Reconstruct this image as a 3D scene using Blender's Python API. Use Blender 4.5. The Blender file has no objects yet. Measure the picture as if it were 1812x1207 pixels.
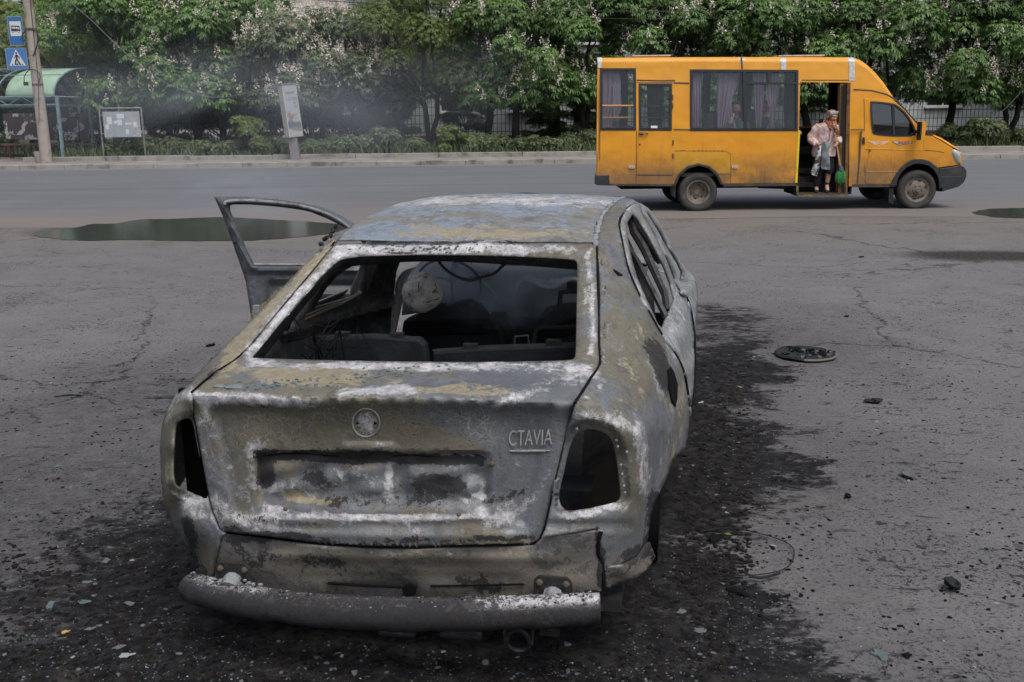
import bpy, bmesh, math, random
import numpy as np
from mathutils import Vector, Matrix, noise
from mathutils.geometry import tessellate_polygon, delaunay_2d_cdt
R = math.radians
rng = np.random.default_rng(7)
random.seed(7)
SC = bpy.context.scene
COL = SC.collection

# ------------------------------------------------------------------ camera
F_PX, PW, PH, CAM_H, PITCH, ROLL = 1762.0, 1812, 1207, 1.68, R(12.9), 0.0115
FW = np.array([0, math.cos(PITCH), -math.sin(PITCH)])
_r0 = np.array([1.0, 0, 0]); _u0 = np.cross(_r0, FW)
CR = _r0 * math.cos(ROLL) - _u0 * math.sin(ROLL)
CU = _u0 * math.cos(ROLL) + _r0 * math.sin(ROLL)
CC = np.array([0, 0, CAM_H])
cam = bpy.data.cameras.new('camera'); cam_o = bpy.data.objects.new('camera', cam); COL.objects.link(cam_o)
cam.sensor_width = 36; cam.lens = 36 * F_PX / PW; cam.clip_start = 0.05; cam.clip_end = 600
m = Matrix.Identity(4)
for i in range(3):
    m[i][0] = CR[i]; m[i][1] = CU[i]; m[i][2] = -FW[i]; m[i][3] = CC[i]
cam_o.matrix_world = m
cam.dof.use_dof = True; cam.dof.focus_distance = 9.0; cam.dof.aperture_fstop = 13.0
SC.camera = cam_o

# ------------------------------------------------------------------ world, sun, exposure
SUN_EL, SUN_AZ = R(62), R(150)      # high soft sun behind thin cloud, to the right and a little behind the camera
wd = bpy.data.worlds.new('World'); SC.world = wd; wd.use_nodes = True
nt = wd.node_tree; nt.nodes.clear()
sky = nt.nodes.new('ShaderNodeTexSky'); sky.sky_type = 'NISHITA'; sky.sun_disc = False
sky.sun_elevation = SUN_EL; sky.sun_rotation = SUN_AZ; sky.air_density = 1.0; sky.dust_density = 4.0; sky.ozone_density = 1.0
hs = nt.nodes.new('ShaderNodeHueSaturation'); hs.inputs['Saturation'].default_value = 0.60
bg = nt.nodes.new('ShaderNodeBackground'); bg.inputs['Strength'].default_value = 0.10
wo = nt.nodes.new('ShaderNodeOutputWorld')
nt.links.new(sky.outputs[0], hs.inputs['Color']); nt.links.new(hs.outputs[0], bg.inputs['Color']); nt.links.new(bg.outputs[0], wo.inputs['Surface'])
sun = bpy.data.lights.new('sun', 'SUN'); sun.energy = 1.15; sun.angle = R(28); sun.color = (1.0, 0.97, 0.94)
sun_o = bpy.data.objects.new('sun', sun); COL.objects.link(sun_o)
sd = Vector((math.sin(SUN_AZ) * math.cos(SUN_EL), math.cos(SUN_AZ) * math.cos(SUN_EL), math.sin(SUN_EL)))
sun_o.rotation_euler = sd.to_track_quat('Z', 'Y').to_euler()
sun_o.location = (0, -10, 30)
SC.view_settings.view_transform = 'Standard'; SC.view_settings.look = 'None'
SC.view_settings.exposure = 0.74; SC.view_settings.gamma = 1.0
SC.cycles.use_denoising = True
SC.cycles.max_bounces = 8; SC.cycles.transparent_max_bounces = 16

# ------------------------------------------------------------------ picture <-> place helpers
def ray(x, y): return FW + CR * ((x - PW / 2) / F_PX) - CU * ((y - PH / 2) / F_PX)
def onZ(x, y, z=0.0):
    d = ray(x, y); return CC + d * ((z - CAM_H) / d[2])
def onY(x, y, Y):
    d = ray(x, y); return CC + d * (Y / d[1])
def onPlane(x, y, p0, n):
    d = ray(x, y); return CC + d * (np.dot(np.asarray(p0) - CC, n) / np.dot(d, n))
def proj(P):
    d = np.asarray(P, float) - CC; z = d @ FW
    return np.stack([PW / 2 + F_PX * (d @ CR) / z, PH / 2 - F_PX * (d @ CU) / z], -1)

# ------------------------------------------------------------------ object helpers
def tag(o, label=None, cat=None, group=None, kind=None):
    if label: o['label'] = label
    if cat: o['category'] = cat
    if group: o['group'] = group
    if kind: o['kind'] = kind
    return o
def thing(name, loc, label, cat, group=None):
    o = bpy.data.objects.new(name, None); COL.objects.link(o)
    o.location = Vector([float(c) for c in loc]); o.empty_display_size = 0.1
    return tag(o, label, cat, group)
def base_of(p):
    b = Vector((0, 0, 0))
    while p is not None:
        b = b + p.location; p = p.parent
    return b
class MB:
    def __init__(s): s.v = []; s.f = []; s.m = []
    def add(s, vs, fs, mi=0):
        o = len(s.v); s.v.extend([tuple(float(c) for c in v) for v in vs])
        for f in fs: s.f.append(tuple(i + o for i in f)); s.m.append(mi)
        return s
    def box(s, c, size, mi=0, rot=None):
        hx, hy, hz = size[0] / 2, size[1] / 2, size[2] / 2
        vs = [Vector((x * hx, y * hy, z * hz)) for x in (-1, 1) for y in (-1, 1) for z in (-1, 1)]
        if rot is not None: vs = [rot @ v for v in vs]
        c = Vector([float(k) for k in c])
        return s.add([v + c for v in vs], [(0, 1, 3, 2), (4, 6, 7, 5), (0, 4, 5, 1), (2, 3, 7, 6), (0, 2, 6, 4), (1, 5, 7, 3)], mi)
    def tube(s, pts, r, n=8, mi=0, caps=True, sx=1.0):
        pts = [Vector([float(c) for c in p]) for p in pts]; k = len(pts)
        rr = r if hasattr(r, '__len__') else [r] * k
        vs = []; prev = None
        for i, p in enumerate(pts):
            t = (pts[min(i + 1, k - 1)] - pts[max(i - 1, 0)]).normalized()
            if prev is None:
                a = Vector((0, 0, 1)) if abs(t.z) < .9 else Vector((1, 0, 0))
                u = t.cross(a).normalized()
            else:
                u = (prev - t * prev.dot(t)).normalized()
            prev = u; w = t.cross(u)
            for j in range(n):
                a = 2 * math.pi * j / n
                vs.append(p + (u * math.cos(a) * sx + w * math.sin(a)) * rr[i])
        fs = [(i * n + j, i * n + (j + 1) % n, (i + 1) * n + (j + 1) % n, (i + 1) * n + j) for i in range(k - 1) for j in range(n)]
        if caps: fs += [tuple(range(n))[::-1], tuple((k - 1) * n + j for j in range(n))]
        return s.add(vs, fs, mi)
    def lathe(s, prof, org, axis, n=32, mi=0):
        ax = Vector([float(c) for c in axis]).normalized(); a = Vector((0, 0, 1)) if abs(ax.z) < .9 else Vector((1, 0, 0))
        u = ax.cross(a).normalized(); w = ax.cross(u); org = Vector([float(c) for c in org]); k = len(prof)
        vs = [org + ax * h + (u * math.cos(2 * math.pi * j / n) + w * math.sin(2 * math.pi * j / n)) * r for r, h in prof for j in range(n)]
        fs = [(i * n + j, i * n + (j + 1) % n, (i + 1) * n + (j + 1) % n, (i + 1) * n + j) for i in range(k - 1) for j in range(n)]
        return s.add(vs, fs, mi)
    def plate(s, loops, to3d, thick, mi=0):
        """loops of 2D points (outer, holes...), to3d(a, b, depth) -> point; a solid plate with real thickness"""
        pv = [[Vector((p[0], p[1], 0)) for p in l] for l in loops]
        flat = [p for l in loops for p in l]; n = len(flat)
        tris = tessellate_polygon(pv)
        vs = [to3d(p[0], p[1], 0.0) for p in flat] + [to3d(p[0], p[1], thick) for p in flat]
        fs = [tuple(t) for t in tris] + [tuple(i + n for i in reversed(t)) for t in tris]
        o = 0
        for l in loops:
            k = len(l)
            for i in range(k):
                a, b = o + i, o + (i + 1) % k
                fs.append((a, b, b + n, a + n))
            o += k
        return s.add(vs, fs, mi)
    def grid(s, rows, mi=0, closed=False):
        k = len(rows); n = len(rows[0]); vs = [p for r in rows for p in r]
        fs = [(i * n + j, i * n + (j + 1) % n, (i + 1) * n + (j + 1) % n, (i + 1) * n + j) for i in range(k - 1) for j in range(n if closed else n - 1)]
        return s.add(vs, fs, mi)
    def ball(s, c, r, n=12, mi=0, sc=(1, 1, 1)):
        prof = [(max(1e-4, math.sin(math.pi * i / n)), -math.cos(math.pi * i / n)) for i in range(n + 1)]
        o = len(s.v); s.lathe(prof, (0, 0, 0), (0, 0, 1), n * 2, mi)
        for i in range(o, len(s.v)):
            v = s.v[i]; s.v[i] = (c[0] + v[0] * r * sc[0], c[1] + v[1] * r * sc[1], c[2] + v[2] * r * sc[2])
        return s
    def obj(s, name, mats, parent=None, smooth=False, recalc=True, bevel=0, solid=0):
        b = base_of(parent)
        me = bpy.data.meshes.new(name)
        me.from_pydata([(v[0] - b.x, v[1] - b.y, v[2] - b.z) for v in s.v], [], s.f)
        if not isinstance(mats, (list, tuple)): mats = [mats]
        for mt in mats: me.materials.append(mt)
        if any(s.m): me.polygons.foreach_set('material_index', s.m)
        if recalc:
            bm = bmesh.new(); bm.from_mesh(me); bmesh.ops.recalc_face_normals(bm, faces=bm.faces); bm.to_mesh(me); bm.free()
        if smooth:
            me.polygons.foreach_set('use_smooth', [True] * len(me.polygons))
            if smooth != 'all':
                me.set_sharp_from_angle(angle=R(smooth if smooth is not True else 35))
        o = bpy.data.objects.new(name, me); COL.objects.link(o)
        if parent is not None: o.parent = parent
        if solid:
            sm = o.modifiers.new('thick', 'SOLIDIFY'); sm.thickness = solid; sm.offset = -1
        if bevel:
            bv = o.modifiers.new('bevel', 'BEVEL'); bv.width = bevel; bv.segments = 2; bv.limit_method = 'ANGLE'; bv.angle_limit = R(40)
        return o
def copy_tree(o, parent=None):
    c = o.copy(); COL.objects.link(c)
    if parent is not None: c.parent = parent
    for ch in list(o.children): copy_tree(ch, c)
    return c
def catmull(pts, n=6, closed=False):
    pts = [np.asarray(p, float) for p in pts]; k = len(pts); out = []
    for i in range(k if closed else k - 1):
        if closed: a, b, c, d = (pts[(i + j) % k] for j in (-1, 0, 1, 2))
        else: a, b, c, d = pts[max(i - 1, 0)], pts[i], pts[i + 1], pts[min(i + 2, k - 1)]
        for t in np.linspace(0, 1, n, endpoint=False):
            out.append(.5 * (2 * b + (c - a) * t + (2 * a - 5 * b + 4 * c - d) * t * t + (3 * b - a - 3 * c + d) * t ** 3))
    if not closed: out.append(pts[-1])
    return out
def rrect(x0, y0, x1, y1, r, n=4):
    out = []
    for cx, cy, a0 in ((x1 - r, y1 - r, 0), (x0 + r, y1 - r, 90), (x0 + r, y0 + r, 180), (x1 - r, y0 + r, 270)):
        for i in range(n + 1):
            a = R(a0 + 90 * i / n); out.append((cx + r * math.cos(a), cy + r * math.sin(a)))
    return out
def text_part(s, name, p0, p1, up, height, mat, parent, normal, depth=0.002, shear=0):
    """letters as a thin mesh from p0 to p1 (bottom line), raised along normal"""
    cu = bpy.data.curves.new(name, 'FONT'); cu.body = s; cu.size = 1.0; cu.resolution_u = 3; cu.shear = shear
    tmp = bpy.data.objects.new(name + '_tmp', cu); COL.objects.link(tmp)
    bpy.context.view_layer.update()
    me = bpy.data.meshes.new_from_object(tmp.evaluated_get(bpy.context.evaluated_depsgraph_get()))
    COL.objects.unlink(tmp); bpy.data.objects.remove(tmp)
    v = np.array([q.co[:] for q in me.vertices]); mn, mx = v.min(0), v.max(0)
    p0 = np.asarray(p0, float); p1 = np.asarray(p1, float); up = np.asarray(up, float); normal = np.asarray(normal, float)
    b = base_of(parent)
    P = p0 + np.outer((v[:, 0] - mn[0]) / (mx[0] - mn[0]), p1 - p0) + np.outer((v[:, 1] - mn[1]) / (mx[1] - mn[1]) * height, up) + normal * depth
    me.vertices.foreach_set('co', (P - np.array(b)).ravel())
    me.materials.clear(); me.materials.append(mat); me.update()
    o = bpy.data.objects.new(name, me); COL.objects.link(o); o.parent = parent
    sm = o.modifiers.new('thick', 'SOLIDIFY'); sm.thickness = depth * .8; sm.offset = 0
    return o

# ------------------------------------------------------------------ material helpers
class NT:
    def __init__(s, name):
        s.mat = bpy.data.materials.new(name); s.mat.use_nodes = True; s.t = s.mat.node_tree; s.t.nodes.clear()
        s.out = s.t.nodes.new('ShaderNodeOutputMaterial'); s._c = None
    def n(s, typ, ins=None, **kw):
        nd = s.t.nodes.new('ShaderNode' + typ)
        for k, v in kw.items(): setattr(nd, k, v)
        for k, v in (ins or {}).items():
            if hasattr(v, 'is_linked') or isinstance(v, bpy.types.NodeSocket): s.t.links.new(v, nd.inputs[k])
            else: nd.inputs[k].default_value = v
        return nd
    def coord(s, kind='Object'):
        if s._c is None: s._c = s.n('TexCoord')
        return s._c.outputs[kind]
    def pos(s): return s.n('NewGeometry').outputs['Position']
    def noise(s, vec, scale, detail=6, rough=.6, dist=0.0, lac=2.0):
        return s.n('TexNoise', {'Vector': vec, 'Scale': scale, 'Detail': detail, 'Roughness': rough, 'Distortion': dist}).outputs['Fac']
    def ramp(s, fac, a, b, inv=False):
        return s.n('MapRange', {'Value': fac, 'From Min': a, 'From Max': b, 'To Min': 1.0 if inv else 0.0, 'To Max': 0.0 if inv else 1.0}, interpolation_type='SMOOTHSTEP').outputs[0]
    def mix(s, fac, a, b, blend='MIX'):
        nd = s.n('Mix', data_type='RGBA', blend_type=blend)
        for k, v in ((0, fac), (6, a), (7, b)):
            if isinstance(v, bpy.types.NodeSocket): s.t.links.new(v, nd.inputs[k])
            elif k == 0: nd.inputs[0].default_value = v
            else: nd.inputs[k].default_value = (*v, 1) if len(v) == 3 else v
        return nd.outputs[2]
    def math(s, op, a, b=0.0, c=None, clamp=False):
        nd = s.n('Math', operation=op, use_clamp=clamp)
        for i, v in enumerate((a, b) if c is None else (a, b, c)):
            if isinstance(v, bpy.types.NodeSocket): s.t.links.new(v, nd.inputs[i])
            else: nd.inputs[i].default_value = v
        return nd.outputs[0]
    def vmath(s, op, a, b):
        nd = s.n('VectorMath', operation=op)
        for i, v in enumerate((a, b)):
            if isinstance(v, bpy.types.NodeSocket): s.t.links.new(v, nd.inputs[i])
            else: nd.inputs[i].default_value = v
        return nd.outputs[0]
    def attr(s, name): return s.n('Attribute', attribute_name=name)
    def bump(s, h, strength=.3, dist=.01):
        return s.n('Bump', {'Height': h, 'Strength': strength, 'Distance': dist}).outputs[0]
    def finish(s, color, rough=.6, metal=0.0, normal=None, spec=.5, alpha=None, **extra):
        b = s.n('BsdfPrincipled')
        for k, v in dict({'Base Color': color, 'Roughness': rough, 'Metallic': metal, 'Specular IOR Level': spec}, **extra).items():
            if isinstance(v, bpy.types.NodeSocket): s.t.links.new(v, b.inputs[k])
            elif k == 'Base Color': b.inputs[k].default_value = (*v, 1)
            else: b.inputs[k].default_value = v
        if normal is not None: s.t.links.new(normal, b.inputs['Normal'])
        s.t.links.new(b.outputs[0], s.out.inputs['Surface']); return s.mat
def simple(name, col, rough=.6, metal=0.0, var=.15, scale=8.0, bump=.0, spec=.4, dirt=None, dscale=3.0):
    t = NT(name); c = t.coord()
    n1 = t.noise(c, scale, 8, .65)
    lo = tuple(k * (1 - var) for k in col); hi = tuple(min(1, k * (1 + var)) for k in col)
    out = t.mix(n1, lo, hi)
    if dirt:
        n2 = t.ramp(t.noise(c, dscale, 8, .7, .3), .48, .68); out = t.mix(n2, out, dirt)
    nrm = t.bump(t.noise(c, scale * 4, 5), bump, .01) if bump else None
    return t.finish(out, rough, metal, nrm, spec)
# ================================================================== setting: ground, road, kerbs
def blob(t, p, c, rx, ry, rot=0.0, inner=.45):
    mp = t.n('Mapping', {'Vector': p, 'Location': (c[0], c[1], 0), 'Rotation': (0, 0, rot), 'Scale': (rx, ry, 1)}, vector_type='TEXTURE')
    sp = t.n('SeparateXYZ', {'Vector': mp.outputs[0]})
    cb = t.n('CombineXYZ', {'X': sp.outputs[0], 'Y': sp.outputs[1]})
    ln = t.n('VectorMath', {0: cb.outputs[0]}, operation='LENGTH').outputs['Value']
    return t.ramp(ln, inner, 1.0, inv=True)
CAR_YAW = R(10.0)
def ground_material():
    t = NT('lot_asphalt'); p = t.pos()
    n_big = t.noise(p, .35, 6, .6); n_mid = t.noise(p, 2.2, 8, .65); n_fine = t.noise(p, 55, 6, .7); n_grit = t.noise(p, 240, 3, .7)
    base = t.mix(n_big, (.138, .135, .137), (.195, .190, .190))
    base = t.mix(t.math('MULTIPLY', t.ramp(n_mid, .35, .7), .45), base, (.112, .108, .109))
    base = t.mix(t.math('MULTIPLY', t.ramp(n_fine, .48, .66), .65), base, (.060, .058, .060))
    base = t.mix(t.math('MULTIPLY', t.ramp(n_grit, .58, .72), .75), base, (.27, .265, .265))
    # long sweeping streaks of dust toward the street
    st = t.n('Mapping', {'Vector': p, 'Scale': (.18, 1.6, 1), 'Rotation': (0, 0, R(3))})
    base = t.mix(t.math('MULTIPLY', t.ramp(t.noise(st.outputs[0], 1.2, 6, .6), .5, .72), .30), base, (.17, .158, .148))
    ys = t.n('SeparateXYZ', {'Vector': p}).outputs[1]
    band = t.math('MULTIPLY', t.ramp(t.math('ADD', ys, t.math('MULTIPLY', t.math('SUBTRACT', n_mid, .5), 3.0)), 11.2, 15.2), .88)
    base = t.mix(band, base, (.158, .143, .132))
    # dark speckle: grit and char scattered everywhere, denser in patches
    sp = t.noise(p, 26, 4, .6, .4)
    patch = t.ramp(t.noise(p, .9, 5, .6), .40, .68)
    thr = t.math('SUBTRACT', .68, t.math('MULTIPLY', patch, .11))
    dots = t.ramp(t.math('SUBTRACT', sp, thr), 0, .03); sp2 = t.noise(p, 70, 3, .6, .3); dots = t.math('MAXIMUM', dots, t.ramp(t.math('SUBTRACT', sp2, t.math('SUBTRACT', .65, t.math('MULTIPLY', patch, .08))), 0, .03))
    sk = t.n('Mapping', {'Vector': p, 'Scale': (3.0, 9.0, 1), 'Rotation': (0, 0, .12)}); dots = t.math('MAXIMUM', dots, t.math('MULTIPLY', t.ramp(t.noise(sk.outputs[0], 2.2, 7, .72, .5), .58, .63), t.ramp(t.noise(p, .7, 4, .6), .42, .56)))
    base = t.mix(t.math('MULTIPLY', dots, .85), base, (.022, .021, .022))
    # cracks
    wn = t.n('VectorMath', {0: t.n('TexNoise', {'Vector': p, 'Scale': 1.7, 'Detail': 7, 'Roughness': .72}).outputs['Color'], 'Scale': .55}, operation='SCALE').outputs[0]
    pw = t.vmath('ADD', p, wn)
    cr = None
    for sc, wdt, mlo, mhi in ((.24, .0035, .40, .52), (1.0, .008, .54, .64), (3.4, .016, .58, .68)):
        vo = t.n('TexVoronoi', {'Vector': pw, 'Scale': sc}, feature='DISTANCE_TO_EDGE').outputs['Distance']
        k = t.math('MULTIPLY', t.ramp(vo, wdt * .25, wdt, inv=True), t.ramp(t.noise(p, .45 + sc * .2, 4, .6), mlo, mhi))
        cr = k if cr is None else t.math('MAXIMUM', cr, k)
    cr = t.math('MULTIPLY', cr, t.ramp(t.noise(p, 5, 5, .7), .36, .56)); base = t.mix(t.math('MULTIPLY', cr, .78), base, (.022, .021, .021))
    # burnt area: soot blown and washed around the car
    wq = t.vmath('ADD', p, t.n('VectorMath', {0: t.vmath('SUBTRACT', t.n('TexNoise', {'Vector': p, 'Scale': 1.9, 'Detail': 9, 'Roughness': .72}).outputs['Color'], (.5, .5, .5)), 'Scale': 1.7}, operation='SCALE').outputs[0])
    soot = None
    def W(x, y): return onZ(x, y)[:2]
    for c, rx, ry, rot, inner, s in (
            (W(660, 1010), 1.75, 2.1, -CAR_YAW, .42, .97), ((.15, 5.3), 1.55, 3.0, -CAR_YAW, .50, .97),
            (W(1270, 800), .62, 1.25, -.1, .30, 1.0), (W(1275, 650), .66, 1.6, -.22, .25, .92), (W(1280, 570), .62, 1.5, -.25, .1, .55),
            (W(1180, 1030), .50, .75, 0, .25, .92), (W(330, 1120), 1.3, .8, .15, .05, .85),
            (W(640, 1200), 2.2, .8, 0, .4, .97), (W(1000, 1215), .7, .4, 0, .2, .8), (W(330, 700), .8, 1.0, 0, .0, .45)):
        k = t.math('MULTIPLY', blob(t, wq, c, rx, ry, rot, inner), s)
        soot = k if soot is None else t.math('MAXIMUM', soot, k)
    dust = None
    for c, rx, ry, rot, s in ((W(250, 1130), 3.0, 2.0, .1, .80), (W(60, 900), 2.3, 2.2, .2, .62), (W(230, 720), 1.9, 2.2, 0, .50), (W(1300, 800), 1.5, 2.2, -.1, .42), (W(1330, 600), 1.6, 2.4, -.2, .5), (W(700, 1230), 2.4, 1.2, 0, .75), (W(1350, 1150), 1.0, .8, 0, .30)):
        k = t.math('MULTIPLY', blob(t, wq, c, rx, ry, rot, .15), s); dust = k if dust is None else t.math('MAXIMUM', dust, k)
    base = t.mix(t.math('MULTIPLY', dust, t.ramp(t.noise(p, 11, 9, .75, .4), .18, .62)), base, (.030, .029, .031))
    es = t.n('Mapping', {'Vector': p, 'Scale': (.75, 1.5, 1), 'Rotation': (0, 0, .25)}); edge = t.math('ADD', t.math('MULTIPLY', t.ramp(t.noise(es.outputs[0], 5, 10, .78, .9), .33, .67), .65), t.math('MULTIPLY', t.ramp(t.noise(es.outputs[0], 26, 7, .75, .4), .33, .67), .35))
    sm = t.ramp(t.math('ADD', soot, t.math('MULTIPLY', t.math('SUBTRACT', edge, .5), .95)), .27, .68)
    sm = t.math('MULTIPLY', sm, t.ramp(soot, 0, .12))
    sootc = t.mix(t.ramp(t.noise(p, 16, 7, .7), .35, .75), (.008, .008, .009), (.038, .036, .036))
    sootc = t.mix(t.math('MULTIPLY', t.ramp(n_grit, .60, .72), .55), sootc, (.10, .10, .105))
    sootc = t.mix(t.math('MULTIPLY', t.ramp(t.noise(p, 3.1, 6, .7), .55, .75), .5), sootc, (.075, .064, .057))
    base = t.mix(sm, base, sootc)
    # damp gravel hollow at the right
    wet = t.math('MULTIPLY', blob(t, t.vmath('ADD', p, wn), onZ(1760, 453)[:2] + np.array([.28, .28]), 1.35, .62, -.12, .45), 1.0)
    wetc = t.mix(t.ramp(t.noise(p, 30, 5, .7), .35, .7), (.020, .018, .016), (.072, .066, .060))
    base = t.mix(wet, base, wetc)
    # damp margin around the puddle on the left
    dm = blob(t, t.vmath('ADD', p, wn), onZ(336, 406)[:2] + np.array([.27, .27]), 2.75, 1.30, 0, .80)
    base = t.mix(t.math('MULTIPLY', dm, .75), base, (.062, .058, .058))
    h = t.math('ADD', t.math('MULTIPLY', n_fine, .5), t.math('ADD', t.math('MULTIPLY', n_grit, .35), t.math('MULTIPLY', t.noise(p, 9, 7, .7), .9)))
    h = t.math('SUBTRACT', h, t.math('MULTIPLY', cr, .8))
    rough = t.math('SUBTRACT', .93, t.math('MULTIPLY', dm, .3))
    return t.finish(base, rough, 0, t.bump(h, .9, .014), .07)
g = MB()
xs = [-250, -60] + list(np.linspace(-22, 22, 12)) + [60, 250]
ysl = [-60, -8, 0, 8, 16, 24, 40, 70, 140, 400]
g.grid([[(x, y, 0.0) for x in xs] for y in ysl])
GROUND = tag(g.obj('ground', ground_material()), kind='structure')

def road_material():
    t = NT('road_asphalt'); p = t.pos()
    n = t.noise(p, 18, 6, .6); nb = t.noise(p, .5, 5, .6)
    c = t.mix(nb, (.112, .116, .128), (.158, .160, .170))
    c = t.mix(t.math('MULTIPLY', t.ramp(n, .45, .75), .4), c, (.07, .07, .073))
    st = t.n('Mapping', {'Vector': p, 'Scale': (.05, 1.3, 1)})
    c = t.mix(t.math('MULTIPLY', t.ramp(t.noise(st.outputs[0], 1.0, 6, .65), .45, .7), .5), c, (.085, .085, .090))
    c = t.mix(t.math('MULTIPLY', t.ramp(t.noise(st.outputs[0], 2.3, 6, .65), .52, .7), .35), c, (.18, .175, .17))
    sx = t.n('SeparateXYZ', {'Vector': p}); ys = sx.outputs[1]
    e = t.math('ADD', ys, t.math('MULTIPLY', t.math('SUBTRACT', t.noise(p, .45, 6, .65), .5), 4.5))
    c = t.mix(t.math('MULTIPLY', t.ramp(e, 16.2, 20.0, inv=True), .95), c, (.160, .142, .130))
    c = t.mix(t.math('MULTIPLY', t.ramp(t.math('ADD', ys, t.math('MULTIPLY', t.noise(p, 1.5, 6, .7), .9)), 33.2, 34.5), .8), c, (.20, .185, .168))
    # tar seams along the road
    sm = None
    for y0 in (21.7, 24.6, 28.4):
        w = t.math('ABSOLUTE', t.math('SUBTRACT', t.math('ADD', ys, t.math('MULTIPLY', t.noise(p, .35, 5, .6), .7)), y0))
        k = t.ramp(w, .02, .05, inv=True); sm = k if sm is None else t.math('MAXIMUM', sm, k)
    c = t.mix(t.math('MULTIPLY', sm, .5), c, (.04, .04, .042))
    return t.finish(c, .88, 0, t.bump(n, .4, .01), .12)
KY = 34.0
g = MB()
xs = list(np.linspace(-120, 120, 49))
edge = [15.6 + .35 * math.sin(x * .35) + .25 * math.sin(x * 1.1 + 1) for x in xs]
g.grid([[(x, e, .004) for x, e in zip(xs, edge)], [(x, 24, .004) for x in xs], [(x, KY, .004) for x in xs]])
tag(g.obj('road', road_material()), kind='structure')

concrete = simple('kerb_concrete', (.27, .255, .235), .9, 0, .3, 3, .3, .3, (.10, .095, .085), 1.1)
paving = simple('pavement_asphalt', (.20, .185, .165), .92, 0, .25, 2, .2, .3, (.30, .28, .25), .8)
XS = onY(41, 286, 36.5)[0]      # the raised inner kerb begins here; the stop's pavement lies open to its left
def kerb(name, x0, x1, y0, y1, z0, z1, step, seed):
    r = random.Random(seed); b = MB(); x = x0
    while x < x1:
        l = min(step, x1 - x); dz = r.uniform(-.012, .012); dy = r.uniform(-.015, .015); tw = r.uniform(-.006, .006)
        b.box((x + l / 2, (y0 + y1) / 2 + dy, (z0 + z1 + dz) / 2), (l - .012, y1 - y0, z1 - z0 + dz), 0, Matrix.Rotation(tw, 3, 'Z'))
        x += l
    return tag(b.obj(name, concrete, bevel=.018), kind='structure')
kerb('street_kerb', -75, 75, KY, KY + .22, -.05, .155, 1.5, 3)
kerb('inner_kerb', XS, 75, 36.45, 36.68, .05, .31, 3.0, 5)
b = MB(); b.grid([[(x, KY + .2, .14) for x in (-75, XS, 75)], [(x, 36.5, .14) for x in (-75, XS, 75)]])
b.grid([[(-75, 36.5, .14), (XS, 36.5, .14)], [(-75, 41.5, .14), (XS, 41.5, .14)]])
tag(b.obj('pavement', paving), kind='structure')
def soil_material():
    t = NT('verge_soil'); p = t.pos()
    c = t.mix(t.noise(p, 3, 8, .7), (.022, .020, .014), (.05, .055, .025))
    return t.finish(c, .95, 0, t.bump(t.noise(p, 8, 6), .8, .05), .2)
b = MB(); r_ = random.Random(2)
xs = np.linspace(XS + .02, 75, 80); yv = np.linspace(36.67, 75, 16)
b.grid([[(x, y, .25 + .05 * r_.random() * (j > 0)) for x in xs] for j, y in enumerate(yv)])
xs = np.linspace(-75, XS + .02, 30); yv = np.linspace(41.4, 75, 12)
b.grid([[(x, y, .16 + .05 * r_.random() * (j > 0)) for x in xs] for j, y in enumerate(yv)])
tag(b.obj('verge', soil_material(), smooth='all'), kind='structure')

# puddles: thin still water with irregular shore
def water_mat():
    t = NT('puddle_water'); p = t.pos()
    mp = t.n('Mapping', {'Vector': p, 'Scale': (.6, 3, 1)})
    return t.finish((.040, .042, .042), .13, 0, t.bump(t.noise(mp.outputs[0], 6, 3), .05, .01), .5, IOR=1.33)
WATER = water_mat()
def puddle(outline, seed, name='puddle'):
    P = [onZ(x, y)[:2] for x, y in outline]
    P = catmull([(a[0], a[1]) for a in P], 8, True); r = random.Random(seed)
    P = [(a[0] + r.uniform(-.03, .03), a[1] + r.uniform(-.03, .03)) for a in P]
    b = MB(); b.plate([P], lambda x, y, d: (x, y, .007 - d), .006)
    return tag(b.obj(name, WATER), kind='structure')
puddle([(62, 417), (100, 408), (135, 403), (165, 397), (205, 396), (250, 389), (300, 388), (390, 385), (480, 389), (560, 394), (610, 400), (590, 412), (520, 421), (440, 426), (340, 427), (240, 425), (190, 426), (150, 426), (105, 424)], 4)
puddle([(1722, 377), (1745, 371), (1790, 369), (1850, 369), (1880, 375), (1850, 385), (1790, 386), (1745, 383)], 9)
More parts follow.
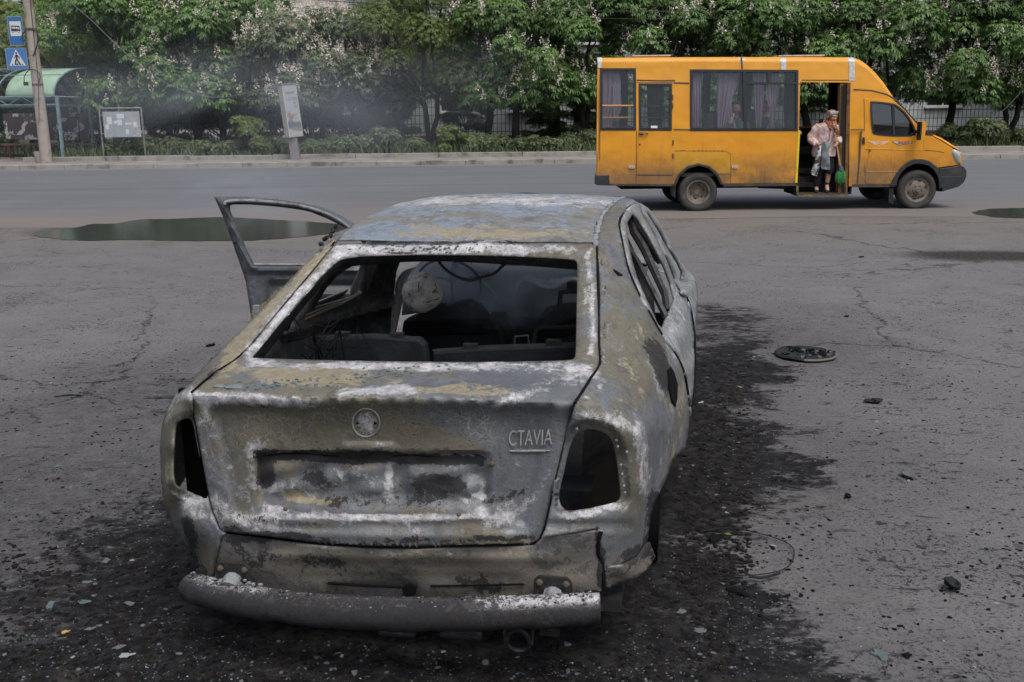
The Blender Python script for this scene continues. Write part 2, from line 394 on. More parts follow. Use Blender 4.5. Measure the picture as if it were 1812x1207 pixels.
# ================================================================== materials for the burnt car
def burnt(name, olive=(.150, .138, .105), steel=(.155, .165, .180), ash_bias=0.0, soot_bias=0.0, crackle=0.0, ochre_bias=0.0, sc=1.0, mottle=.5):
    """fire-stripped sheet steel: bare oxidised metal, white ash, ochre scale, soot; 'stain' and 'tone' hold where each lies"""
    t = NT(name); p = t.coord()
    at = t.n('SeparateColor', {'Color': t.attr('stain').outputs['Color']}); to = t.n('SeparateColor', {'Color': t.attr('tone').outputs['Color']})
    aA, aO, aS = at.outputs[0], at.outputs[1], at.outputs[2]; tO, tS, tC = to.outputs[0], to.outputs[1], to.outputs[2]
    n1 = t.noise(p, 3.6 * sc, 9, .62, .9); n2 = t.noise(p, 12 * sc, 11, .70, .5); n3 = t.noise(p, 52 * sc, 8, .72, .35); n4 = t.noise(p, 190 * sc, 4, .7)
    n5 = t.noise(p, 7 * sc, 10, .72, 1.8); n6 = t.noise(p, 26 * sc, 9, .75, .8)
    def c0(x, k): return t.math('MULTIPLY', t.math('SUBTRACT', x, .5), k)
    base = t.math('ADD', t.math('ADD', n1, c0(n6, .5)), t.math('SUBTRACT', t.math('MULTIPLY', tS, .6), t.math('MULTIPLY', tO, .6)))
    c = t.mix(t.ramp(base, .42, .60), olive, steel)
    c = t.mix(t.math('MULTIPLY', tS, .55), c, tuple(k * .42 for k in steel)); c = t.mix(t.math('MULTIPLY', tO, .45), c, (.092, .082, .055))
    c = t.mix(t.math('MULTIPLY', t.ramp(t.math('ADD', n5, c0(n3, .35)), .535, .565), mottle), c, (.075, .072, .070))
    c = t.mix(t.math('MULTIPLY', t.ramp(n6, .54, .68), mottle * .8), c, tuple(k * 1.7 for k in steel))
    oc = t.math('ADD', t.math('MULTIPLY', aO, 1.25), ochre_bias)
    om = t.ramp(t.math('ADD', t.math('ADD', oc, c0(n2, 1.7)), c0(n3, .9)), .50, .60)
    c = t.mix(t.math('MULTIPLY', om, .85), c, t.mix(t.ramp(n3, .4, .66), (.225, .180, .100), (.30, .270, .200)))
    ash = t.math('ADD', t.math('MULTIPLY', aA, 1.15), ash_bias)
    a1 = t.math('ADD', t.math('ADD', ash, c0(n2, 1.25)), t.math('ADD', c0(n3, 1.2), c0(n4, .9)))
    am = t.math('MULTIPLY', t.ramp(a1, .40, .76), t.math('SUBTRACT', 1.0, t.math('MULTIPLY', t.ramp(n4, .58, .64), .55)))
    c = t.mix(t.math('MULTIPLY', am, .90), c, t.mix(t.ramp(n6, .35, .7), (.27, .268, .28), (.64, .635, .645)))
    if crackle:
        wp = t.vmath('ADD', p, t.n('VectorMath', {0: t.n('TexNoise', {'Vector': p, 'Scale': 60.0, 'Detail': 5}).outputs['Color'], 'Scale': .011}, operation='SCALE').outputs[0])
        cm = None
        for s_, w_, lo in ((33, .030, .47), (70, .05, .50)):
            vo = t.n('TexVoronoi', {'Vector': wp, 'Scale': float(s_)}, feature='DISTANCE_TO_EDGE').outputs['Distance']
            k = t.math('MULTIPLY', t.ramp(vo, w_ * .3, w_, inv=True), t.ramp(t.math('ADD', t.noise(p, 8 if s_ < 50 else 12, 7, .7), c0(n3, .5)), lo, lo + .08))
            cm = k if cm is None else t.math('MAXIMUM', cm, k)
        cm = t.math('MULTIPLY', t.math('MULTIPLY', cm, tC), crackle); c = t.mix(cm, c, (.27, .25, .21))
    so = t.math('ADD', t.math('MULTIPLY', aS, 1.2), soot_bias)
    s1 = t.math('ADD', t.math('ADD', so, c0(n2, 1.0)), t.math('ADD', c0(n3, 1.3), c0(n4, .6)))
    sm_ = t.ramp(s1, .49, .61)
    c = t.mix(t.math('MULTIPLY', sm_, .92), c, t.mix(n3, (.014, .014, .017), (.048, .046, .046)))
    ch = t.math('MULTIPLY', t.ramp(n4, .57, .62), t.ramp(n2, .42, .56)); c = t.mix(t.math('MULTIPLY', ch, .88), c, (.028, .027, .028))
    ru = t.math('MULTIPLY', t.ramp(t.math('ADD', t.noise(p, 17 * sc, 9, .72, .4), c0(n4, .2)), .66, .73), .7); c = t.mix(ru, c, (.17, .095, .05))
    h = t.math('ADD', t.math('MULTIPLY', n3, .8), t.math('MULTIPLY', am, .5)); h = t.math('ADD', h, t.math('MULTIPLY', n4, .30)); h = t.math('ADD', h, t.math('MULTIPLY', n6, .8))
    rough = t.math('SUBTRACT', .78, t.math('MULTIPLY', t.ramp(t.math('ADD', n1, c0(n6, .6)), .40, .62), .40)); rough = t.math('MAXIMUM', rough, t.math('MULTIPLY', am, .92)); rough = t.math('MAXIMUM', rough, t.math('MULTIPLY', sm_, .88))
    metal = t.math('MULTIPLY', t.math('MULTIPLY', t.math('SUBTRACT', 1.0, am), t.math('SUBTRACT', 1.0, sm_)), t.math('MULTIPLY', t.math('SUBTRACT', 1.0, om), .38))
    c = t.mix(metal, c, t.mix(1.0, c, (1.35, 1.35, 1.35), 'MULTIPLY'))
    return t.finish(c, rough, metal, t.bump(h, .6, .0045), t.math('SUBTRACT', .38, t.math('MULTIPLY', sm_, .32)))
M_BODY = burnt('burnt_body_steel', olive=(.12, .11, .085), steel=(.12, .128, .14), ash_bias=.12, soot_bias=-.02)
M_LID = burnt('burnt_crazed_steel', olive=(.150, .136, .102), steel=(.140, .146, .158), ash_bias=.06, crackle=1.0, soot_bias=-.02)
M_SIDE = burnt('burnt_side_steel', olive=(.135, .125, .095), steel=(.14, .147, .158), ash_bias=.16, ochre_bias=.05, soot_bias=-.02)
M_ROOF = burnt('burnt_roof_steel', olive=(.17, .165, .15), steel=(.215, .245, .285), ash_bias=.26)
M_LOW = burnt('burnt_lower_steel', olive=(.165, .147, .122), steel=(.150, .145, .140), ash_bias=.14, soot_bias=.06, mottle=.75)
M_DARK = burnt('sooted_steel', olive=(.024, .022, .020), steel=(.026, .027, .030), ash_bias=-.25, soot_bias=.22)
M_RIM = burnt('ashen_ledge_steel', olive=(.20, .18, .16), steel=(.22, .22, .24), ash_bias=.42, ochre_bias=.08)
M_DOORIN = burnt('burnt_door_steel', olive=(.085, .088, .095), steel=(.12, .13, .145), ash_bias=-.03, soot_bias=.06)
M_BLACK = simple('charred_black', (.008, .008, .009), .9, 0, .5, 14, .4, .06)
M_CHAR = simple('charred_plastic', (.014, .015, .017), .6, 0, .5, 20, .5, .2)
M_TRIM = simple('scorched_panel', (.010, .012, .015), .65, 0, .35, 9, .3, .18, (.020, .023, .026), 5)
M_FOAM = simple('scorched_foam', (.62, .58, .53), .95, 0, .15, 12, .25, .2, (.30, .27, .24), 9)
M_ASH = simple('grey_ash', (.25, .26, .27), .95, 0, .5, 40, .8, .2, (.07, .07, .075), 14)
M_BOLT = simple('rusty_bolt', (.10, .08, .055), .8, .1, .5, 60, .3, .4)
M_GLASSBIT = simple('glass_crumb', (.13, .165, .165), .5, 0, .6, 60, .2, .4)
M_LETTER = simple('ash_letter', (.25, .25, .255), .9, 0, .3, 50, .2, .2, (.10, .10, .10), 26)
# ================================================================== burnt car
CAR_A = np.array([math.sin(CAR_YAW), math.cos(CAR_YAW), 0.0])          # forward
CAR_R = np.array([math.cos(CAR_YAW), -math.sin(CAR_YAW), 0.0])         # to its right
CAR_O = np.array([-0.382, 2.82, 0.0])                                   # under the rear edge of the lid
def cl(u, v, z): return CAR_O + CAR_R * u + CAR_A * v + np.array([0, 0, z])
def tocl(P):
    d = np.asarray(P) - CAR_O; return np.stack([d @ CAR_R, d @ CAR_A, d[..., 2]], -1)
def cp(x, y, v): return onPlane(x, y, CAR_O + CAR_A * v, CAR_A)
def cu(x, y, u): return onPlane(x, y, CAR_O + CAR_R * u, CAR_R)
def tps(ctrl, lam=1e-4):
    c = np.array([q[:2] for q in ctrl], float); z = np.array([q[2:] for q in ctrl], float)
    s = np.abs(c - c.mean(0)).max() + 1e-9; mu = c.mean(0); c = (c - mu) / s
    def U(d2): return d2 * np.log(d2 + 1e-12) * .5
    n = len(c); K = U(((c[:, None] - c[None]) ** 2).sum(-1)) + lam * np.eye(n); Pm = np.hstack([np.ones((n, 1)), c])
    A = np.zeros((n + 3, n + 3)); A[:n, :n] = K; A[:n, n:] = Pm; A[n:, :n] = Pm.T
    w = np.linalg.solve(A, np.vstack([z, np.zeros((3, z.shape[1]))]))
    def f(q):
        q = (np.atleast_2d(q) - mu) / s
        return U(((q[:, None] - c[None]) ** 2).sum(-1)) @ w[:n] + np.hstack([np.ones((len(q), 1)), q]) @ w[n:]
    return f
def inpoly(pts, poly):
    pts = np.asarray(pts); poly = np.asarray(poly); x, y = pts[:, 0], pts[:, 1]; ins = np.zeros(len(pts), bool); j = len(poly) - 1
    for i in range(len(poly)):
        xi, yi = poly[i]; xj, yj = poly[j]
        c = ((yi > y) != (yj > y)) & (x < (xj - xi) * (y - yi) / (yj - yi + 1e-12) + xi); ins ^= c; j = i
    return ins
def densify(poly, s):
    out = []; k = len(poly)
    for i in range(k):
        a = np.array(poly[i], float); b = np.array(poly[(i + 1) % k], float); n = max(1, int(round(np.linalg.norm(b - a) / s)))
        for q in range(n): out.append(a + (b - a) * q / n)
    return np.array(out)
def chaikin(poly, it=2):
    p = np.array(poly, float)
    for _ in range(it):
        q = np.roll(p, -1, 0); p = np.stack([p * .75 + q * .25, p * .25 + q * .75], 1).reshape(-1, 2)
    return p
def distpoly(pts, poly):
    pts = np.asarray(pts); a = np.asarray(poly); b = np.roll(a, -1, 0); d = np.full(len(pts), 1e9)
    for p, q in zip(a, b):
        v = q - p; t = np.clip(((pts - p) @ v) / (v @ v + 1e-12), 0, 1); d = np.minimum(d, np.linalg.norm(pts - p - t[:, None] * v, axis=1))
    return d
# where ash (0), ochre scale (1) and soot (2) lie on the shell
STAIN = [  # x, y, rx, ry, rotation, channel, amount
    (430, 706, 110, 11, 3, 0, .6), (372, 790, 16, 95, -12, 0, .25), (400, 880, 26, 36, 0, 0, .25), (470, 925, 75, 14, 12, 0, .3), (650, 915, 190, 4, 0, 0, .85),
    (690, 692, 95, 9, 0, 0, .6), (930, 690, 60, 16, -30, 0, .45), (1030, 668, 26, 30, -30, 0, .45), (950, 880, 14, 40, 18, 0, .35), (890, 905, 60, 14, -20, 0, .35),
    (740, 648, 270, 12, 0, 0, .55), (520, 540, 22, 130, 40, 0, .6), (760, 441, 190, 12, 0, 0, .75), (1046, 540, 14, 120, 0, 0, .5), (480, 866, 40, 14, 20, 0, .4), (450, 800, 16, 14, 0, 0, .6),
    (648, 748, 22, 22, 0, 0, 1.0), (640, 845, 50, 18, 20, 0, .35), (655, 790, 40, 6, 0, 0, .55), (1090, 740, 60, 16, 20, 0, .4), (1130, 800, 14, 60, 0, 0, .35), (1045, 900, 60, 8, -8, 0, .5),
    (800, 860, 60, 12, 25, 0, .35), (850, 870, 12, 26, 0, 0, .3), (880, 358, 240, 10, 0, 0, .3), (1200, 560, 25, 80, 10, 0, .4), (1180, 640, 25, 60, 10, 0, .35), (340, 890, 30, 20, 0, 0, .4),
    (500, 660, 110, 20, 0, 1, .8), (620, 672, 90, 18, 0, 1, .45), (820, 690, 120, 14, 0, 1, .4), (440, 590, 18, 90, 38, 1, .75), (560, 470, 14, 60, 40, 1, .6), (880, 415, 200, 12, 0, 1, .55), (760, 400, 110, 10, 0, 1, .3),
    (1125, 590, 32, 60, 10, 1, .42), (1120, 700, 50, 50, 0, 1, .45), (1190, 800, 26, 50, 10, 1, .45), (540, 880, 70, 10, 12, 1, .5), (490, 860, 30, 30, 0, 1, .35), (295, 830, 10, 60, 0, 1, .5), (1080, 940, 60, 30, 0, 1, .3), (1205, 700, 12, 60, 0, 1, .5),
    (650, 812, 195, 9, 0, 2, .8), (470, 830, 14, 36, 0, 2, .3), (735, 850, 60, 26, 0, 2, .3), (800, 850, 40, 30, 0, 2, .25), (880, 740, 70, 30, 0, 2, .22), (470, 840, 14, 50, 0, 2, .3), (560, 850, 50, 24, 0, 2, .25), (640, 885, 190, 14, 0, 2, .16), (905, 840, 60, 50, 0, 2, .32), (820, 760, 60, 34, 0, 2, .22), (760, 730, 60, 24, 0, 2, .16),
    (1172, 655, 16, 44, -12, 2, .55), (1165, 590, 12, 40, -25, 2, .3), (690, 1030, 380, 30, 0, 2, .30), (430, 950, 60, 20, 0, 2, .4), (330, 960, 24, 50, 0, 2, .4), (1110, 985, 40, 30, 0, 2, .4), (1150, 900, 22, 60, 0, 2, .4),
    (700, 430, 320, 5, 0, 2, .35), (690, 948, 280, 8, 0, 2, .35), (375, 660, 26, 20, 40, 2, .4), (400, 715, 120, 5, 3, 2, .25), (650, 790, 190, 8, 0, 2, .2)]
STROKE = [  # (channel, half width, amount, line): scorch edges, ash lines along ridges and rims; also paints a highlight, deepens recess and seams
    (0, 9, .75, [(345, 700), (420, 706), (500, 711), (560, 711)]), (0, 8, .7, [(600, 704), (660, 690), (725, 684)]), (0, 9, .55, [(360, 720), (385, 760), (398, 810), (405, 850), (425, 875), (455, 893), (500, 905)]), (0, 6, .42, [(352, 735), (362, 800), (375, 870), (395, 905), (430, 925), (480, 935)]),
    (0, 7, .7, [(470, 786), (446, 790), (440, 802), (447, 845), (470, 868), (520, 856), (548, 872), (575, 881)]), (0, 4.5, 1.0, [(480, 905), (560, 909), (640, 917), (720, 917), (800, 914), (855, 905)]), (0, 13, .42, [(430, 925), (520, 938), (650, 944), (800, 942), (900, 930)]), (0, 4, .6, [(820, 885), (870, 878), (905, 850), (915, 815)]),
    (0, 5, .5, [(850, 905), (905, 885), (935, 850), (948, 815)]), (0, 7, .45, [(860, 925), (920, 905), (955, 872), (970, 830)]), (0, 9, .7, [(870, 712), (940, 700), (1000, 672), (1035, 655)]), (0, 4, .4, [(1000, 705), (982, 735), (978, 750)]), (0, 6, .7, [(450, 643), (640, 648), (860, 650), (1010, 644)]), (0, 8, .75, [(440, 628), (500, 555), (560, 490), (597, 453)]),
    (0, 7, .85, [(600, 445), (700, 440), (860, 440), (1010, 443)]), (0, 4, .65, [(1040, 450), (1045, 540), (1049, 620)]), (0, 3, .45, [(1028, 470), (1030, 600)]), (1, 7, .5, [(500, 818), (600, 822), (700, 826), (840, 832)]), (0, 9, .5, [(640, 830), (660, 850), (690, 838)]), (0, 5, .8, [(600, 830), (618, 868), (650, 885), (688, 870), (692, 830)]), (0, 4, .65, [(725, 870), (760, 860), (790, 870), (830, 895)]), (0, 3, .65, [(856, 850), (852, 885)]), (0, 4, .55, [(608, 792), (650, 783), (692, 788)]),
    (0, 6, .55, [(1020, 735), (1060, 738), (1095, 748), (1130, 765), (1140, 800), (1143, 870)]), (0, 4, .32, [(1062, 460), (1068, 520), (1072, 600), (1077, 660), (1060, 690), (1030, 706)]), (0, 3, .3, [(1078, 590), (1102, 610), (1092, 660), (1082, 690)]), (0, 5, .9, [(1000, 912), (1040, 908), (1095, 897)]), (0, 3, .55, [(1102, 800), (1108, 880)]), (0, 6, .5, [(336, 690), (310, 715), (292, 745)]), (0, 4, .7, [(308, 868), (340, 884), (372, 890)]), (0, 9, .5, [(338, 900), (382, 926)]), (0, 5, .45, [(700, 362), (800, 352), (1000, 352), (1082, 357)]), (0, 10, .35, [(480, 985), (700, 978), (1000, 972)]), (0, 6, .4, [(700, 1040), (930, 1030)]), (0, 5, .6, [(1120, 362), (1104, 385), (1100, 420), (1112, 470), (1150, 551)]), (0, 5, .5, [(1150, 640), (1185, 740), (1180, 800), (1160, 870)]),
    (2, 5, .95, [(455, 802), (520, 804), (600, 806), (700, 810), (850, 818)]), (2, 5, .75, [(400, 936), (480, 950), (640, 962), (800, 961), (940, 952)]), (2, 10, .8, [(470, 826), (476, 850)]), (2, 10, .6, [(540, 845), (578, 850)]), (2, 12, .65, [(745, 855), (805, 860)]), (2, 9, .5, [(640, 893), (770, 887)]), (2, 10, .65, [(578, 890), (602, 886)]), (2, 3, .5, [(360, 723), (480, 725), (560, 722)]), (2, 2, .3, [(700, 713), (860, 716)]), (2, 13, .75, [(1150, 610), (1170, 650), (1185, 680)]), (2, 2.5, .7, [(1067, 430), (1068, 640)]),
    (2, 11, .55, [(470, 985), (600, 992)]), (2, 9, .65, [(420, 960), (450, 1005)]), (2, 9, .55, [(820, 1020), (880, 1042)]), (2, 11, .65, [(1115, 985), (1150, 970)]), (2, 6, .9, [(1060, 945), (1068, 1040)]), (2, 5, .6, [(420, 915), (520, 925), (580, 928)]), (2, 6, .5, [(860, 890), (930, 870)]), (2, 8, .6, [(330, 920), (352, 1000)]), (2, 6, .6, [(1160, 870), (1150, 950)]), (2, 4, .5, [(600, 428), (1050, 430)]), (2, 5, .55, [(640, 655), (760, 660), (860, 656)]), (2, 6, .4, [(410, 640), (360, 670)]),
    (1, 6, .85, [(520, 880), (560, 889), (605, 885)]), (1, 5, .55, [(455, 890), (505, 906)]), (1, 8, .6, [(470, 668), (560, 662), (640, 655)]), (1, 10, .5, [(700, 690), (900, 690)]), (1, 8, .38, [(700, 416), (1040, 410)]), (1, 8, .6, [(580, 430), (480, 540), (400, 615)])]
TONE = [  # olive-brown sheet (0), dark blue steel (1), crazed paint (2)
    (560, 745, 120, 34, 0, 0, .9), (730, 770, 60, 24, 0, 0, .5), (500, 800, 40, 40, 0, 0, .6), (1130, 640, 40, 70, 0, 0, .4), (300, 820, 16, 80, 0, 0, .8), (700, 990, 200, 14, 0, 0, .5), (1120, 850, 30, 60, 0, 0, .4),
    (840, 740, 80, 30, 0, 1, .75), (940, 770, 50, 50, 0, 1, .8), (910, 850, 55, 50, 0, 1, .75), (985, 730, 30, 20, 0, 1, .5), (860, 690, 120, 16, 0, 1, .35), (600, 860, 120, 30, 0, 1, .5), (770, 855, 80, 30, 0, 1, .6), (520, 895, 60, 12, 0, 1, .5), (1190, 560, 14, 60, 0, 1, .4), (1160, 870, 20, 50, 0, 1, .5), (430, 950, 80, 14, 0, 1, .5), (1150, 760, 20, 60, 0, 1, .35), (960, 680, 60, 14, 0, 1, .5),
    (640, 725, 150, 24, 0, 2, .9), (820, 750, 90, 46, 0, 2, 1.0), (520, 750, 80, 40, 0, 2, .6), (450, 790, 40, 50, 0, 2, .7), (700, 860, 120, 30, 0, 2, .6), (760, 905, 160, 14, 0, 2, .6), (560, 880, 60, 30, 0, 2, .4)]
def stain_attr(me, off):
    n = len(me.vertices); co = np.empty(n * 3); me.vertices.foreach_get('co', co); P = co.reshape(-1, 3) + np.array(off)
    q = proj(P); col = np.zeros((n, 4)); col[:, 3] = 1
    for x, y, rx, ry, rot, ch, amt in STAIN:
        a = R(rot); dx, dy = q[:, 0] - x, q[:, 1] - y
        # ry is the long axis when rotated marks lean
        u = (dx * math.cos(a) + dy * math.sin(a)) / rx; w = (-dx * math.sin(a) + dy * math.cos(a)) / ry
        col[:, ch] += (.62 if ch == 0 else .75) * amt * np.exp(-(u * u + w * w) * .9)
    q = q + np.array([[noise.noise(Vector(v) * 9) * 9 + noise.noise(Vector(v) * 24) * 5, noise.noise(Vector(v) * 9 + Vector((7, 3, 1))) * 8 + noise.noise(Vector(v) * 24 + Vector((2, 9, 4))) * 5] for v in P])
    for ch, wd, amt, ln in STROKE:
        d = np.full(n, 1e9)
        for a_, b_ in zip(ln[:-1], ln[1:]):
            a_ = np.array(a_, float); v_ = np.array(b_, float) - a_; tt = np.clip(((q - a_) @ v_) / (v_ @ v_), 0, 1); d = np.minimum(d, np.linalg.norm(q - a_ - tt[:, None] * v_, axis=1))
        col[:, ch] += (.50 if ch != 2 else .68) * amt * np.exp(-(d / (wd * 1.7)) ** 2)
    at = me.color_attributes.new('stain', 'FLOAT_COLOR', 'POINT'); at.data.foreach_set('color', np.clip(col, 0, 1).ravel())
    col = np.zeros((n, 4)); col[:, 3] = 1
    for x, y, rx, ry, rot, ch, amt in TONE: col[:, ch] += amt * np.exp(-(((q[:, 0] - x) / rx) ** 2 + ((q[:, 1] - y) / ry) ** 2) * .9)
    at = me.color_attributes.new('tone', 'FLOAT_COLOR', 'POINT'); at.data.foreach_set('color', np.clip(col, 0, 1).ravel())
CAR = thing('burnt_car', cl(0, 1.2, 0), 'burnt-out sedan, fire-stripped to grey and rust steel, tyres and rear glass gone', 'car')
CB = np.array(base_of(CAR))
def finish_panel(name, V, T, mat, parent, thick, toward, dent=.0):
    V = np.asarray(V, float); T = np.asarray(T)
    nrm = np.cross(V[T[:, 1]] - V[T[:, 0]], V[T[:, 2]] - V[T[:, 0]])
    if (nrm.sum(0) @ np.asarray(toward)) < 0: T = T[:, ::-1]
    if dent:
        for i in range(len(V)):
            V[i] += np.asarray(toward) * dent * (noise.noise(Vector(V[i] * 4.5)) + .5 * noise.noise(Vector(V[i] * 11)))
    b = np.array(base_of(parent))
    me = bpy.data.meshes.new(name); me.from_pydata((V - b).tolist(), [], T.tolist()); me.materials.append(mat)
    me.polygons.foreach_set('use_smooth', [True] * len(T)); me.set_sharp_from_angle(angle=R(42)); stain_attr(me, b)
    o = bpy.data.objects.new(name, me); COL.objects.link(o); o.parent = parent
    if thick:
        s = o.modifiers.new('thick', 'SOLIDIFY'); s.thickness = thick; s.offset = -1
    return o
def cdt_domain(outline, holes, sp):
    out = densify(outline, sp * .8); hl = [densify(h, sp * .8) for h in holes]
    x0, y0 = out.min(0); x1, y1 = out.max(0); gy = np.arange(y0, y1, sp * .87); pts = []
    for k, y in enumerate(gy):
        for x in np.arange(x0 + (k % 2) * sp * .5, x1, sp): pts.append((x, y))
    pts = np.array(pts); keep = inpoly(pts, out) & (distpoly(pts, out) > sp * .45)
    for h in hl: keep &= ~inpoly(pts, h) & (distpoly(pts, h) > sp * .45)
    pts = pts[keep]; verts = [Vector(p) for p in out]; edges = [(i, (i + 1) % len(out)) for i in range(len(out))]
    for h in hl:
        o = len(verts); verts += [Vector(p) for p in h]; edges += [(o + i, o + (i + 1) % len(h)) for i in range(len(h))]
    verts += [Vector(p) for p in pts]
    v2, _, f2, *_ = delaunay_2d_cdt(verts, edges, [], 0, 1e-5)
    V = np.array([tuple(v) for v in v2]); T = np.array([f for f in f2 if len(f) == 3]); c = V[T].mean(1)
    k = inpoly(c, out)
    for h in hl: k &= ~inpoly(c, h)
    T = T[k]; used = np.unique(T); mp = -np.ones(len(V), int); mp[used] = np.arange(len(used))
    return V[used], mp[T]
TOCAM = np.array([.05, -.9, .45])
def panel_px(name, outline, holes, ctrl, mat, parent, sp=7, thick=.006, disp=None, dent=.0022):
    """sheet-metal panel: outline and openings as seen, depth along the car from control points"""
    V2, T = cdt_domain(outline, holes, sp); v = tps(ctrl)(V2)[:, 0]
    if disp is not None: v = v + disp(V2)
    P = np.array([cp(x, y, q) for (x, y), q in zip(V2, v)])
    return finish_panel(name, P, T, mat, parent, thick, TOCAM, dent)
def panel_side(name, outline, holes, ctrl, mat, parent, sp=.03, thick=.006, side=1, dent=.0015):
    """panel laid out in the car's side view (along, height); ctrl (along, height, half width)"""
    V2, T = cdt_domain(outline, holes, sp); u = tps(ctrl)(V2)[:, 0] * side
    P = np.array([cl(q, a, z) for (a, z), q in zip(V2, u)])
    return finish_panel(name, P, T, mat, parent, thick, CAR_R * side + np.array([0, 0, .3]), dent)
def sm(x, a, b):
    t = np.clip((x - a) / (b - a), 0, 1); return t * t * (3 - 2 * t)

# ---------------- liftgate: window surround, deck, rear face with the plate recess
hatch_out = [(594, 432), (680, 429), (830, 428), (960, 431), (1054, 435), (1057, 500), (1059, 600), (1060, 644), (1044, 668), (1029, 692), (1015, 713), (1009, 733), (1003, 757), (990, 812), (975, 876), (962, 934), (953, 955),
             (940, 961), (860, 963), (740, 966), (650, 965), (560, 960), (470, 949), (400, 941), (389, 936), (375, 900), (366, 858), (357, 808), (348, 756), (340, 715), (340, 696), (380, 662), (424, 632), (470, 580), (525, 515), (570, 462)]
hatch_win = chaikin([(450, 627), (446, 632), (453, 634), (640, 639), (860, 641), (1008, 638), (1017, 634), (1019, 625), (1020, 560), (1022, 470), (1020, 461), (1012, 458), (900, 452), (780, 450), (680, 451), (612, 455), (590, 466), (540, 520), (490, 580)], 2)
RIDGE = []
for _x in np.linspace(343, 1011, 20):      # the lid's folded edge: deck lip, then the face set back under it
    _y = np.interp(_x, [341, 420, 520, 647, 780, 900, 1014], [697, 700, 702, 703, 704, 707, 713]); _v = -.03 + .082 * ((_x - 668) / 330) ** 2
    RIDGE += [(_x, _y - 9, _v + .035), (_x, _y, _v), (_x, _y + 9, _v + .008), (_x, _y + 22, _v + .018)]
hatch_ctrl = [(594, 432, 1.02), (740, 429, 1.06), (900, 429, 1.06), (1054, 435, 1.02), (1021, 455, .95), (600, 452, .95), (790, 449, .98), (1020, 560, .62), (1058, 560, .62), (520, 545, .62), (500, 530, .64), (425, 633, .36), (447, 634, .37), (700, 641, .33), (1016, 638, .37), (1060, 644, .37),
              (560, 655, .27), (800, 657, .25), (400, 665, .19), (1030, 675, .19), (640, 672, .16), (860, 675, .15),
              ] + RIDGE + [
              (352, 780, .065), (450, 770, .022), (650, 770, .006), (850, 775, .014), (995, 780, .065), (368, 870, .05), (480, 860, .012), (650, 860, -.004), (850, 865, .004), (973, 876, .05),
              (392, 934, .03), (480, 935, -.008), (650, 940, -.026), (850, 942, -.018), (950, 948, .03), (560, 960, -.01), (740, 964, -.016)]
def hatch_disp(q):
    x, y = q[:, 0], q[:, 1]; wob = 3 * np.sin(x * .045) + 2 * np.sin(x * .11)
    rec = sm(x, 449, 462) * (1 - sm(x, 852, 876)) * sm(y, 797 + wob * .5, 806 + wob * .5) * (1 - sm(y, 872, 908))
    d = .026 * rec
    e0 = distpoly(q, np.array(hatch_out)); d += .013 * sm(e0, 26, 44) * sm(y, 712, 730) * (1 - .6 * sm(y, 925, 950))
    for ax_, ay_, rx_, ry_, am_ in ((645, 850, 42, 30, -.018), (505, 845, 40, 26, -.014), (560, 845, 14, 20, .010), (770, 850, 50, 26, -.016), (835, 862, 16, 20, -.010), (710, 840, 12, 30, .012)): d += am_ * np.exp(-((x - ax_) / rx_) ** 4 - ((y - ay_) / ry_) ** 4)
    d += .010 * sm(x, 600, 612) * (1 - sm(x, 690, 702)) * sm(y, 780, 788) * (1 - sm(y, 806, 812)) * -1
    d -= .007 * np.exp(-((y - 917 - 3 * np.cos((x - 650) / 160)) / 6.0) ** 2) * sm(x, 460, 500) * (1 - sm(x, 860, 900))
    d += .006 * np.exp(-((y - 935) / 7.0) ** 2) * sm(x, 430, 470) * (1 - sm(x, 900, 930))
    d += .008 * rec * np.sin(x * .06 + y * .05) * np.sin(x * .021 - y * .09)        # buckled sheet inside the recess
    # raised rim following the lid's lower curve and its left edge
    e = distpoly(q, np.array(hatch_out)); d -= .004 * np.exp(-((e - 15) / 7.0) ** 2) * (y > 700)
    rim = distpoly(q, hatch_win); d += .016 * np.exp(-(rim / 9.0) ** 2); d -= .006 * np.exp(-((e - 10) / 6.0) ** 2) * (y < 640)
    d += .020 * sm(y, 712, 722) * 0
    return d
LID = panel_px('liftgate', hatch_out, [hatch_win], hatch_ctrl, M_LID, CAR, 4.6, .010, hatch_disp, .0012)
# inner frame of the liftgate: a second, sooty skin below the opening's edge, giving it depth
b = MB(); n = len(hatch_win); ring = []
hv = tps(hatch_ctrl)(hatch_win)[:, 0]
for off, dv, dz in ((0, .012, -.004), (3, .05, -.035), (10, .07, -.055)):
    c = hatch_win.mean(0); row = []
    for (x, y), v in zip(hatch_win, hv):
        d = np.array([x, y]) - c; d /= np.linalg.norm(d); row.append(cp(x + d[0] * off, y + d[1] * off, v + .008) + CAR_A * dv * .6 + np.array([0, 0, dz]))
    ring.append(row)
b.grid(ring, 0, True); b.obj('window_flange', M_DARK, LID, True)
# ash-white ghost of the round emblem and of the model lettering
def lidpt(x, y, lift=.004):
    q = np.array([[x, y]]); return cp(x, y, tps(hatch_ctrl)(q)[0, 0] + hatch_disp(q)[0] - lift)
b = MB(); b.tube([lidpt(648 + 24 * math.cos(a), 748 + 25 * math.sin(a), .003) for a in np.linspace(0, 2 * math.pi, 40)], .0026, 6, 0, False)
b.obj('emblem_ring', M_LETTER, LID, True)
b = MB()
for dx in (-15, 16):
    b.lathe([(.0001, 0), (.004, 0), (.004, .003)], lidpt(648 + dx, 749, .0065), -CAR_A, 10)
b.obj('emblem_hole', M_BLACK, LID)
p0, p1 = lidpt(900, 789, .004), lidpt(977, 787, .004); pu = lidpt(978, 759, .004)
text_part('CTAVIA', 'lettering', p0, p1, (pu - p1) / np.linalg.norm(pu - p1), np.linalg.norm(pu - p1), M_LETTER, LID, -CAR_A, .001)
